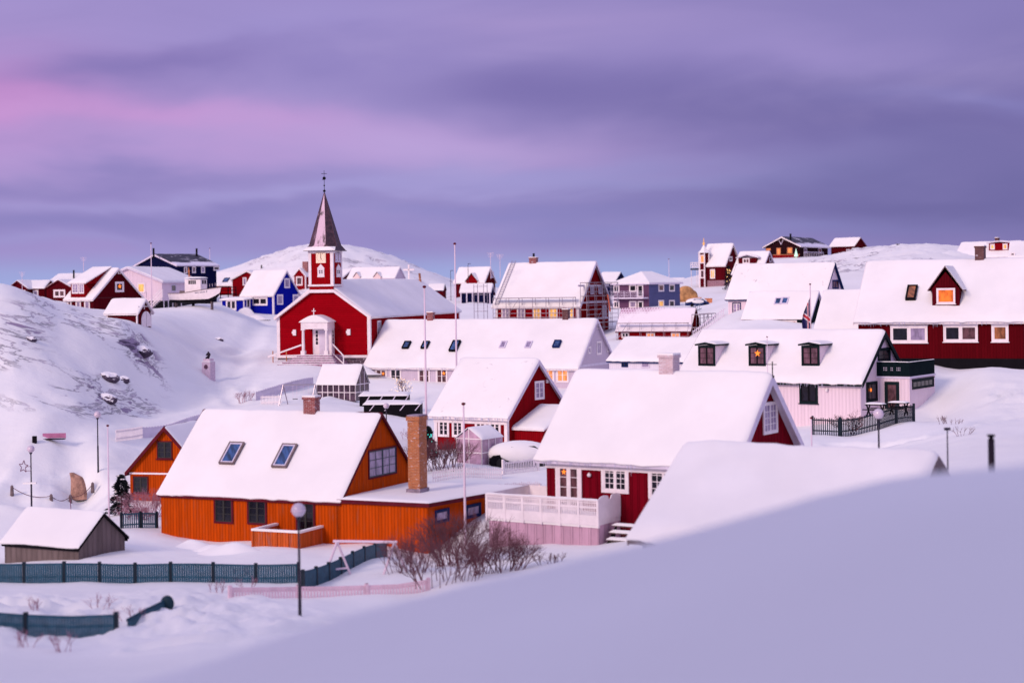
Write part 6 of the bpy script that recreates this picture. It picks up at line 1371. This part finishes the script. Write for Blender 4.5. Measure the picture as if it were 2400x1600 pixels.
# ------------------------------------------------------------ small garden and square things
e=empty('greenhouse',h.M@V(0,0,0) if 0 else gp_(1100,98.5),-R(33),'little glass greenhouse under a snow cap before the red house','greenhouse','garden greenhouses')
M['gglass']=mat('frosted_greenhouse_glass',(196,160,184),.25,var=.35,vscale=1.5,spec=.5)
def greenh(e,w,d,hw,hr,front_panes,opaque,ax='v'):
    mb=MB()
    if ax=='v': pr=[V(-w/2,0,-.2),V(w/2,0,-.2),V(w/2,0,hw),V(0,0,hr),V(-w/2,0,hw)]; mb.prism(pr,(0,d,0))
    else: pr=[V(-w/2,0,-.2),V(-w/2,d,-.2),V(-w/2,d,hw),V(-w/2,d/2,hr),V(-w/2,0,hw)]; mb.prism(pr,(w,0,0))
    mb.build('glazing',opaque,e); f=MB(); t=.03
    for i in range(front_panes+1):
        x=-w/2+w*i/front_panes; top=hw+(hr-hw)*(1-abs(x)/(w/2)) if ax=='v' else hw
        f.box(x-t,x+t,-.03,0,-.1,top)
    n=max(2,int(d/.7))
    for i in range(n+1):
        y=d*i/n; top=hw if ax=='v' else hw+(hr-hw)*(1-abs(y-d/2)/(d/2))
        for x in (-w/2,w/2): f.box(x-.03,x+.03,y-t,y+t,-.1,top)
    for z in (hw*.45,hw): f.box(-w/2-.035,w/2+.035,-.035,0,z-t,z+t); f.box(w/2,w/2+.035,0,d,z-t,z+t)
    f.build('frame',M['white'],e)
    q=[[V(-w/2-.1,-.1,hw-.03),V(0,-.1,hr+.02),V(0,d+.1,hr+.02),V(-w/2-.1,d+.1,hw-.03)],[V(0,-.1,hr+.02),V(w/2+.1,-.1,hw-.03),V(w/2+.1,d+.1,hw-.03),V(0,d+.1,hr+.02)]] if ax=='v' else [[V(-w/2-.1,-.1,hw-.03),V(w/2+.1,-.1,hw-.03),V(w/2+.1,d/2,hr+.02),V(-w/2-.1,d/2,hr+.02)],[V(-w/2-.1,d/2,hr+.02),V(w/2+.1,d/2,hr+.02),V(w/2+.1,d+.1,hw-.03),V(-w/2-.1,d+.1,hw-.03)]]
    for k in q: snowslab(k,.17,e,'roof_snow',n=8)
greenh(e,1.75,2.1,1.45,2.05,2,M['gglass'])
e=empty('greenhouse',gp_(788,140.5),-R(20),'white-framed greenhouse with snowy roof at the end of the lilac house','greenhouse','garden greenhouses')
e.location=P(788,934,140.5); greenh(e,3.5,2.6,1.15,2.75,7,panemat('greenhouse_panes',(70,50,66),rough=.2),ax='u')
# cold frames
for (l,t,r_,b_,Y,lb) in ((842,928,955,945,134,'black snow-roofed cold frame nearest the lilac house'),(852,948,985,962,128,'second black cold frame, just behind the orange roof ridge')):
    o=P((l+r_)/2,b_,Y); w=(r_-l)*Y/F; hg=(b_-t)*Y/F; e=empty('cold_frame',o,-R(4),lb,'cold frame','cold frames by the lilac house'); mb=MB(); mb.box(-w/2,w/2,0,1.6,-.6,hg); mb.build('frame_box',M['black'],e)
    mb=MB()
    for k in range(4): x=-w/2+.4+w*.27*k; mb.prism([V(x,-.02,0),V(x+.08,-.02,0),V(x+.45,-.02,hg),V(x+.37,-.02,hg)],(0,-.04,0))
    mb.build('strut',M['lav'],e); snowslab([V(-w/2-.1,-.1,hg),V(w/2+.1,-.1,hg),V(w/2+.1,1.7,hg+.15),V(-w/2-.1,1.7,hg+.15)],.16,e,n=10)
# snowed-in car
c=P(1214,1068,99); c.z=gz(c.x,c.y)
e=empty('parked_car',c,R(10),'car buried under thick snow with only a dark side showing beside the red garage','car'); mb=MB(); mb.smooth=True
prof=[(-1.7,.15),(-1.7,.55),(-1.55,.72),(-.95,.8),(-.5,1.2),(.85,1.22),(1.35,.85),(1.75,.78),(1.8,.4),(1.75,.15)]
mb.smooth=False; mb.prism([V(x,-.75,z) for x,z in prof],(0,1.5,0)); mb.build('body',M['black'],e)
for x in (-1.1,1.15):
    w=MB(); w.tube(V(x,-.8,.28),V(x,-.62,.28),.3,.3,16); w.build('wheel',mat('tyre%d'%int(x*10),(24,22,26),.8),e)
sn=MB(); sn.smooth=True; sn.sphere(V(.05,0,.78),1.0,28,14,(1.92,.98,.72)); sn.build('snow_cover',M['snow'],e)
# swing sets
def aframe(mb,x,hg,s,r):
    for sg in (-1,1): mb.tube(V(x,0,hg),V(x+sg*s*.25,sg*s,0-.2),r,r,6)
    mb.tube(V(x-.0,-s*.55,hg*.45),V(x,s*.55,hg*.45),r*.8,r*.8,6)
a=P(790,1275,66.4); b=P(925,1275,66.0); g1=gz(a.x,66.4)
e=empty('swing_stand',V(a.x,66.4,g1),math.atan2(b.y-a.y,b.x-a.x),'white A-frame swing stand in the garden in front of the orange annexe','swing stand'); mb=MB(); L_=(b-a).xy.length; hg=P(790,1268,66.4).z-g1
mb.tube(V(-.15,0,hg),V(L_+.1,0,hg),.055,.055,8); mb.build('top_bar',M['pole_w'],e)
for x in (0,L_):
    for sg in (-1,1): mb=MB(); mb.tube(V(x,0,hg),V(x+sg*.5,sg*.45,-.2),.05,.05,8); mb.build('leg',M['pole_w'],e)
mb=MB(); mb.tube(V(-.36,-.3,.35),V(.36,.3,.35),.04); mb.build('brace',M['pole_w'],e)
a=P(664,932,133); g1=gz(a.x,133); hg=max(1.6,a.z-g1); e=empty('swing_set',V(a.x,133,g1),0,'grey swing set with hanging swings behind the brick chimney','swing set'); L_=75*133/F
mb=MB(); mb.tube(V(0,0,hg),V(L_,0,hg),.05); mb.build('top_bar',M['metal'],e)
for x in (0,L_):
    for sg in (-1,1): mb=MB(); mb.tube(V(x,0,hg),V(x+sg*.35,sg*.4,-.2),.045); mb.build('leg',M['metal'],e)
for x in (.75,1.05,1.6,1.95): mb=MB(); mb.tube(V(x,0,hg),V(x,0,.5),.012,n=4); mb.build('chain',M['pole_w'],e)
for x in (.75,1.6): mb=MB(); mb.box(x-.02,x+.36,-.1,.1,.46,.5); mb.build('swing_seat',M['black'],e)
# statue on plinth
q=gp_(489,150); q.z=P(489,879,150).z; e=empty('monument',q,-R(22),'dark bronze figure on a pale stone plinth with round relief, on the slope','monument'); mb=MB()
mb.box(-.42,.42,-.42,.42,-.6,1.18); mb.box(-.33,.33,-.33,.33,1.18,1.45); mb.build('plinth',mat('frosted_plinth_stone',(206,184,200),.9,(8,.6,.03),.15,5),e); mb=MB(); mb.tube(V(0,-.42,.75),V(0,-.47,.75),.2,.18,14); mb.build('relief_disc',mat('bronze_relief',(86,48,72),.5,(12,.9,.05)),e)
snowslab([V(-.44,-.44,1.18),V(.44,-.44,1.18),V(.44,.44,1.18),V(-.44,.44,1.18)],.09,e,'snow_cap',n=5)
me=bpy.data.meshes.new('bronze_figure'); VV=[(0,0,.0),(0,-.02,.2),(0,-.03,.36),(0,-.06,.47),(.02,-.09,.56),(.15,-.03,.34),(.2,-.12,.18),(.1,-.24,.16),(-.15,-.03,.34),(-.2,-.1,.2),(-.08,-.22,.26),(.1,-.2,.05),(.12,-.26,-.12),(-.1,-.2,.05),(-.12,-.28,-.1)]
EE=[(0,1),(1,2),(2,3),(3,4),(2,5),(5,6),(6,7),(2,8),(8,9),(9,10),(0,11),(11,12),(0,13),(13,14)]
me.from_pydata(VV,EE,[]); fo=bpy.data.objects.new('bronze_figure',me); C.objects.link(fo); fo.parent=e; fo.location=(0,.05,1.53)
md=fo.modifiers.new('s','SKIN'); 
for i,v in enumerate(me.skin_vertices[0].data): r_=[.13,.12,.11,.055,.085,.06,.05,.035,.06,.05,.035,.08,.06,.08,.06][i]; v.radius=(r_,r_); v.use_root=(i==0)
fo.modifiers.new('u','SUBSURF').levels=1; me.materials.append(mat('dark_bronze',(34,24,40),.4,metal=.5))
# standing stone, bench, box, chain posts
q=gp_(187,104); mb=MB(); mb.smooth=False; lv=[(-.62,.5,0),(-.66,.52,.4),(-.62,.4,1.0),(-.62,.28,1.35),(-.64,.18,1.5),(-.72,-.4,1.78)]
N_=8; rings=[]
for x0,x1,z in lv: rings.append([V((x0+x1)/2+(x1-x0)/2*math.cos(2*math.pi*k/N_)*(1+.06*math.sin(k*3+z)),.24*math.sin(2*math.pi*k/N_),z) for k in range(N_)])
for a_,b_ in zip(rings,rings[1:]): mb.add(a_+b_,[(i,(i+1)%N_,N_+(i+1)%N_,N_+i) for i in range(N_)])
mb.add(rings[-1],[tuple(range(N_))]); o=mb.build('standing_stone',mat('tan_rough_stone',(176,136,118),.9,(5,.9,.08),.4,3)); o.location=q; o.scale=(.85,1,.92); tag(o,'tall slanted tan stone slab standing among the frosted bushes','standing stone')
q=gp_(215,90); mb=MB(); e=empty('utility_box',q,-R(12),'squat black box under a thick snow pillow behind the grey shed','box'); mb.box(-.75,.55,-.4,.4,-.2,.55); mb.build('box_body',M['black'],e); snowslab([V(-.95,-.5,.45),V(.45,-.5,.5),V(.5,.5,.5),V(-.9,.5,.45)],.32,e,n=8)
q=gp_(125,110); q.z+=.02; e=empty('bench',q,R(0),'pinkish plank bench half sunk in snow on the left slope','bench'); mb=MB(); mb.box(-.75,.75,.2,.24,.05,.36); mb.build('backrest',mat('pink_bench',(190,120,160),.6,var=.2),e); mb=MB(); mb.box(-.8,.75,-.2,.2,-.02,.03); mb.build('seat',M['black'],e)
mb=MB(); mb.box(-.13,.13,-.1,.1,-.4,.42); o=mb.build('litter_bin',M['black']); o.location=gp_(81,109); bpy.context.view_layer.update(); tag(o,'small black litter bin just left of the pink bench','litter bin')
pp=[(28,1160,101),(120,1155,101),(165,1150,103),(217,1143,104)]; tops=[]
for i,(x,y,Y) in enumerate(pp):
    b=gp_(x,Y); mb=MB(); mb.tube(V(0,0,-.2),V(0,0,.38),.12,.09,8); mb.tube(V(0,0,.38),V(0,0,.46),.1,.02,8); o=mb.build('chain_post',M['wood']); o.location=b; tag(o,['leftmost snowy stump post of the sagging chain','stump post of the chain right of the leftmost lamp','stump post of the chain left of the standing stone','stump post of the chain right of the standing stone'][i],'post','chain posts in the square'); tops.append(b+V(0,0,.34))
mb=MB()
for a_,b_ in zip(tops,tops[1:]):
    pv=a_
    for k in range(1,9): t=k/8; p=a_.lerp(b_,t)-V(0,0,.28*4*t*(1-t)); mb.tube(pv,p,.02,n=5); pv=p
tag(mb.build('chain',M['twig']),'sagging chain slung between the stump posts on the left','chain')
b=gp_(168,98); mb=MB(); mb.tube(V(0,0,0),V(-.08,0,1.1),.03,.02); o=mb.build('marker_stick',mat('plum_stick',(120,60,90),.6)); o.location=b; tag(o,'thin plum-coloured stick leaning before the standing stone','stick')
# ------------------------------------------------------------ boat on land
bd=V(P(513,675,201).x,201,0); sdn=V(P(404,690,205).x,205,0); L_=(bd-sdn).length*1.0; hdg=math.atan2(bd.y-sdn.y,bd.x-sdn.x)
zs=P(404,693,205).z; e=empty('fishing_boat',V(sdn.x,sdn.y,zs),hdg,'white wooden fishing boat laid up on supports in the snow','boat')
hull=MB(); hull.smooth=True; NS=17; st=[]
for i in range(NS):
    t=i/(NS-1); sheer=.28+ .95*max(0,t-.25)**1.25*1.0; bw=.95*(1-max(0,(t-.45)/.55)**2.2)*(.82+.18*min(1,t*4)); keel=-.85-.2*t+1.0*max(0,(t-.8)/.2)**1.4; x=L_*t
    row=[]
    for k in range(9):
        u=-1+2*k/8; s_=abs(u); wy=bw*(s_**.55); z=keel+(sheer-keel)*(s_**1.6); row.append(V(x+ (.35*(s_**1.5) if t>.8 else 0)*(t-.8)/.2,wy*(1 if u>0 else -1),z))
    st.append(row)
for a_,b_ in zip(st,st[1:]): hull.add(a_+b_,[(k,k+1,9+k+1,9+k) for k in range(8)])
hull.add(st[0],[tuple(range(9))]); ho=hull.build('hull',M['white'],e)
kb=MB(); kb.smooth=True
for a_,b_ in zip(st,st[1:]):
    A_=[V(p.x,p.y*1.02,p.z-.005) for p in a_[2:7]]; B_=[V(p.x,p.y*1.02,p.z-.005) for p in b_[2:7]]; kb.add(A_+B_,[(k,k+1,5+k+1,5+k) for k in range(4)])
kb.build('dark_bottom',M['black'],ho)
rl=MB()
for a_,b_ in zip(st,st[1:]):
    for k in (0,8): rl.tube(a_[k],b_[k],.045)
rl.tube(st[0][0],st[0][8],.045); rl.build('gunwale',M['wood'],ho)
dk=MB(); dk.add([r_[0]-V(0,0,.12) for r_ in st]+[r_[8]-V(0,0,.12) for r_ in st],[(i,i+1,NS+i+1,NS+i) for i in range(NS-1)]); dk.build('deck',M['snow'],ho)
wh=MB(); x0,x1=L_*.34,L_*.68; zt_=1.95; wh.box(x0,x1,-.55,.55,.25,zt_); w_=wh.build('wheelhouse',M['white'],e)
mb=MB(); mb.box(x0+L_*.12,x1+.12,-.66,.66,zt_,zt_+.09); rr=mb.build('wheelhouse_roof',M['navytrim'],w_); snowslab([V(x0-.05,-.66,zt_+.09),V(x1+.1,-.66,zt_+.09),V(x1+.1,.66,zt_+.09),V(x0-.05,.66,zt_+.09)],.18,rr,n=8)
for k in range(4): mb=MB(); xa=x0+.62+k*.31; mb.box(xa,xa+.23,-.565,-.55,1.35,1.8); mb.build('window',M['glass'],w_)
for y in (-.3,.1): mb=MB(); mb.box(x1,x1+.015,y,y+.3,1.35,1.8); mb.build('window',M['glass'],w_)
mb=MB(); mx=L_*.36; mb.tube(V(mx,0,.2),V(mx,0,3.4),.05,.03); mb.tube(V(mx+.25,0,1.7),V(mx+.05,0,3.2),.03); mb.tube(V(mx-.2,0,2.9),V(mx+.25,0,2.9),.03); mb.tube(V(mx,0,2.4),V(mx+.9,0,1.8),.03); mb.build('mast',M['woodl'],e)
mb=MB(); mb.smooth=True; mb.sphere(V(mx+.2,0,2.1),.12); mb.build('fender',M['wood'],e); mb=MB(); mb.box(L_*.2,L_*.3,-.35,.35,.15,.6); mb.build('deck_locker',M['wood'],e)
mb=MB(); mb.smooth=False
for t in np.linspace(.72,.98,6): mb.tube(V(L_*t,-.75*(1-(t-.6)**1.5*1.6),.75+.9*(t-.6)),V(L_*t,-.75*(1-(t-.6)**1.5*1.6),1.1+.9*(t-.6)),.018)
mb.build('bow_rail',M['pole_w'],e)
# worn lettering at the bow: two short words and a 2, too faded to read
mb=MB(); zt_=.32
def hullpt(t,z):
    i=min(NS-2,int(t*(NS-1))); f=t*(NS-1)-i; pr=[a_.lerp(b_,f) for a_,b_ in zip(st[i],st[i+1])][:5]; pr=pr[::-1]
    for a_,b_ in zip(pr,pr[1:]):
        if a_.z<=z<=b_.z: return a_.lerp(b_,(z-a_.z)/(b_.z-a_.z+1e-6))
    return pr[-1]
x_=.60
for wd in (6,7):
    for k in range(wd):
        p=hullpt(x_,zt_+(x_-.6)*.5); hh=.055 if k else .075; mb.box(p.x-.025,p.x+.02,p.y-.03,p.y+.02,p.z-hh,p.z+hh*.8); x_+=.0135
    x_+=.012
p=hullpt(x_+.006,zt_+.13); mb.box(p.x-.05,p.x+.05,p.y-.03,p.y+.02,p.z+.08,p.z+.11); mb.box(p.x+.02,p.x+.05,p.y-.03,p.y+.02,p.z,p.z+.08); mb.box(p.x-.05,p.x+.05,p.y-.03,p.y+.02,p.z-.02,p.z+.01); mb.box(p.x-.05,p.x-.02,p.y-.03,p.y+.02,p.z-.08,p.z-.02); mb.box(p.x-.05,p.x+.05,p.y-.03,p.y+.02,p.z-.11,p.z-.08)
mb.build('bow_lettering',M['navytrim'],ho)
for i,t in enumerate((.08,.45,.85)):
    xq=L_*t; wp=e.location; mb=MB(); mb.box(xq-.06,xq+.06,-.18,.18,-1.9,-.75); mb.build('support',M['wood'] if i!=1 else M['black'],e)
# bird
mb=MB(); c=P(2105,573,200); mb.tube(c-V(.2,0,.04),c+V(.2,0,.03),.05,.03); mb.add([c,c+V(.1,0,.03),c+V(-.35,.2,.18)],[(0,1,2)]); mb.add([c,c+V(.1,0,.03),c+V(.5,.1,.22)],[(0,1,2)]); mb.add([c+V(0,0,-.01),c+V(.1,0,.02),c+V(-.35,.2,.17)],[(2,1,0)]); tag(mb.build('bird',M['black']),'small dark bird gliding above the rocky skyline','bird')
# boulders on the left hill, van and crates by the slate house
for i,(px_,py_,Y,s_,lb) in enumerate(((246,935,124,.7,'flat dark boulder at the foot of the snowy hill'),(252,900,128,.72,'largest dark boulder low on the snowy hill'),(330,862,139,.8,'dark boulder near the right end of the snowy hill'),(72,822,126,.4,'small round boulder on the left of the snowy hill'),(286,905,130,.5,'small boulder right beside the largest one'),(512,808,178,.45,'lone dark stone on the slope above the monument'))):
    p=P(px_,py_,Y); z=gz(p.x,Y); mb=MB(); mb.smooth=False; me_=bmesh.new(); bmesh.ops.create_icosphere(me_,subdivisions=3,radius=1.0); rs=random.Random(i)
    ph=[rs.uniform(0,6) for _ in range(6)]
    vv=[]
    for v in me_.verts:
        c=v.co; k=.8+.7*float(fbm(np.array([c.x*1.6+c.z*1.1+ph[0]*3]),np.array([c.y*1.6-c.z*.9+ph[1]*3]),i,4,True)); k=round(k*7)/7*.6+k*.4; vv.append(V(c.x*k*s_,c.y*k*s_*.8,c.z*k*s_*.55))
    ff=[tuple(v.index for v in f.verts) for f in me_.faces]; me_.free(); mb.add(vv,ff)
    rm=M['rock'] if i else M['rock']; o=mb.build('boulder',M['boulder'] if 'boulder' in M else rm); o.location=(p.x,Y,z-.14*s_); tag(o,lb,'boulder','boulders on the snow')
b=gp_(1634,232); e=empty('parked_car',b,R(14),'dark blue car under snow below the turret house','car'); e.scale=(.72,.72,.72); mb=MB(); mb.prism([V(x,-.8,z) for x,z in ((-2.1,.2),(-2.1,.75),(-1.3,.95),(-.8,1.4),(.9,1.4),(1.5,.95),(2.1,.8),(2.1,.2))],(0,1.6,0)); mb.build('body',M['navytrim'],e); sn=MB(); sn.smooth=True; sn.sphere(V(-.1,0,.95),1.0,18,10,(2.15,.98,.66)); sn.build('snow_cover',M['snow'],e)
for x in (-1.3,1.3): w=MB(); w.tube(V(x,-.85,.3),V(x,-.6,.3),.33,.33,12); w.build('wheel',M['black'],e)
for (x,y,Y,s_,lb) in ((1660,682,240,.5,'tan crate beside the snow-covered blue car'),(1635,673,255,.55,'tan crate behind the snow-covered blue car')):
    p=gp_(x,Y); mb=MB(); mb.box(-s_,s_,-s_,s_,-.2,s_*1.3); 
    for z in (0,.3,.6): mb.box(-s_-.03,s_+.03,-s_-.03,-s_,z,z+.12)
    o=mb.build('crate',M['woodl']); o.location=p; tag(o,lb,'crate','crates by the parked car')
p=gp_(1607,262); mb=MB(); mb.smooth=True; mb.sphere(V(0,0,1.0),1.0,14,10,(1.5,1,1.4)); mb.sphere(V(1.1,0,.7),.8,12,8,(1,1,1.3)); mb.sphere(V(-1.2,0,.8),.7,12,8,(1,1,1.2)); o=mb.build('tarpaulin_stack',mat('ochre_tarpaulin',(190,140,90),.7,(2,.8,.2),.5,1.0)); o.location=p; tag(o,'ochre tarpaulin-covered stack between slate house and turret house','covered stack')
o=simple('farhut','dark_hut','long low dark hut beyond the slate blue house','' or W['navy'],fit_u((1603,658),(1545,658),(1606,650),420,10,5),bargem='lav',T=.1,oe=.1,og=.1,barge=.1,cat='hut')
o=simple('backwhite','house','small white-roofed house with dark gable right of the tall scaffolded house','' or W['navy'],fit_u((1440,662),(1395,662),(1441,636),320,25,7),bargem='navytrim',T=.12,oe=.1,og=.1,barge=.15)
# pebbly details done
# snow heaps against walls
def heap(px_,Y,w,hg,lb,d=.8):
    p=gp_(px_,Y); mb=MB(); mb.smooth=True; s1=random.random()*9
    n=18; vs_=[]
    for i in range(n+1):
        for j in range(n+1):
            u=-1+2*i/n; v=-1+2*j/n; r_=math.hypot(u,v); k=max(0,1-r_)**1.0; k=k*k*(3-2*k); vs_.append(V(u*w,v*d,k*hg*(.8+.5*float(vnoise(np.array([u*2.5+s1]),np.array([v*2.5+s1]),3)))-.08))
    mb.add(vs_,[(i*(n+1)+j,(i+1)*(n+1)+j,(i+1)*(n+1)+j+1,i*(n+1)+j+1) for i in range(n) for j in range(n)])
    o=mb.build('snow_heap',M['snow']); o.location=p; tag(o,lb,'snow heap','shovelled snow heaps')
heap(545,243,1.6,.7,'snow heap below the window of the blue entrance wing'); heap(575,242,2.2,1.7,'tall snow heap at the corner of the blue house'); heap(600,241,2.0,.8,'low snow heap before the blue house')
heap(455,80,1.5,.45,'shovelled snow against the left part of the orange wall',1.0); heap(545,78,2.0,.5,'snow heap under the second window of the orange wall',1.2); heap(500,79,1.5,.4,'middle snow heap along the orange wall',1.0)
heap(830,158,2.6,1.1,'snow heap at the right foot of the church steps',1.2); heap(1625,196,3.5,1.2,'big snow mound behind the half-tiled building',3)

for key_px,key_py,Y,hg,lb in ((1150,622,205,1.5,'tv aerial by the upper left corner of the tall scaffolded house'),(1172,620,205,1.2,'second tv aerial beside the scaffold tower'),(52,672,236,2.0,'thin aerial mast over the leftmost low red house'),(196,640,240,2.2,'thin aerial mast between the low red house and the dormer house')):
    p=P(key_px,key_py,Y); mb=MB(); mb.tube(V(0,0,-1.6),V(0,0,hg),.035,n=5)
    for k in range(4): mb.tube(V(-.45+.06*k,0,hg-.15*k),V(.45-.06*k,0,hg-.15*k),.02,n=4)
    o=mb.build('tv_aerial',M['pole_w']); o.location=p; tag(o,lb,'aerial','roof aerials')

def icicles(h,n,lab='icicle_row'):
    mb=MB()
    for _ in range(n):
        x=random.uniform(-h.L+.3,-.3); l_=random.uniform(.06,.32)*(1 if random.random()<.8 else 1.6); y=-.045+random.uniform(-.02,.02); z=h.Z-h.T-.04
        mb.tube(V(x,y,z),V(x,y,z-l_),.018,.002,5)
    o=mb.build(lab,M['ice'],h.roof); tag(o,kind='stuff')
M['ice']=mat('ice',(206,204,226),.15,spec=.5)
for hh,n in ((HS['redmid'],60),(HS['redright'],110),(HS['cottage'],90),(HS['longgrey'],120),(HS['redfore'],60)): icicles(hh,n)
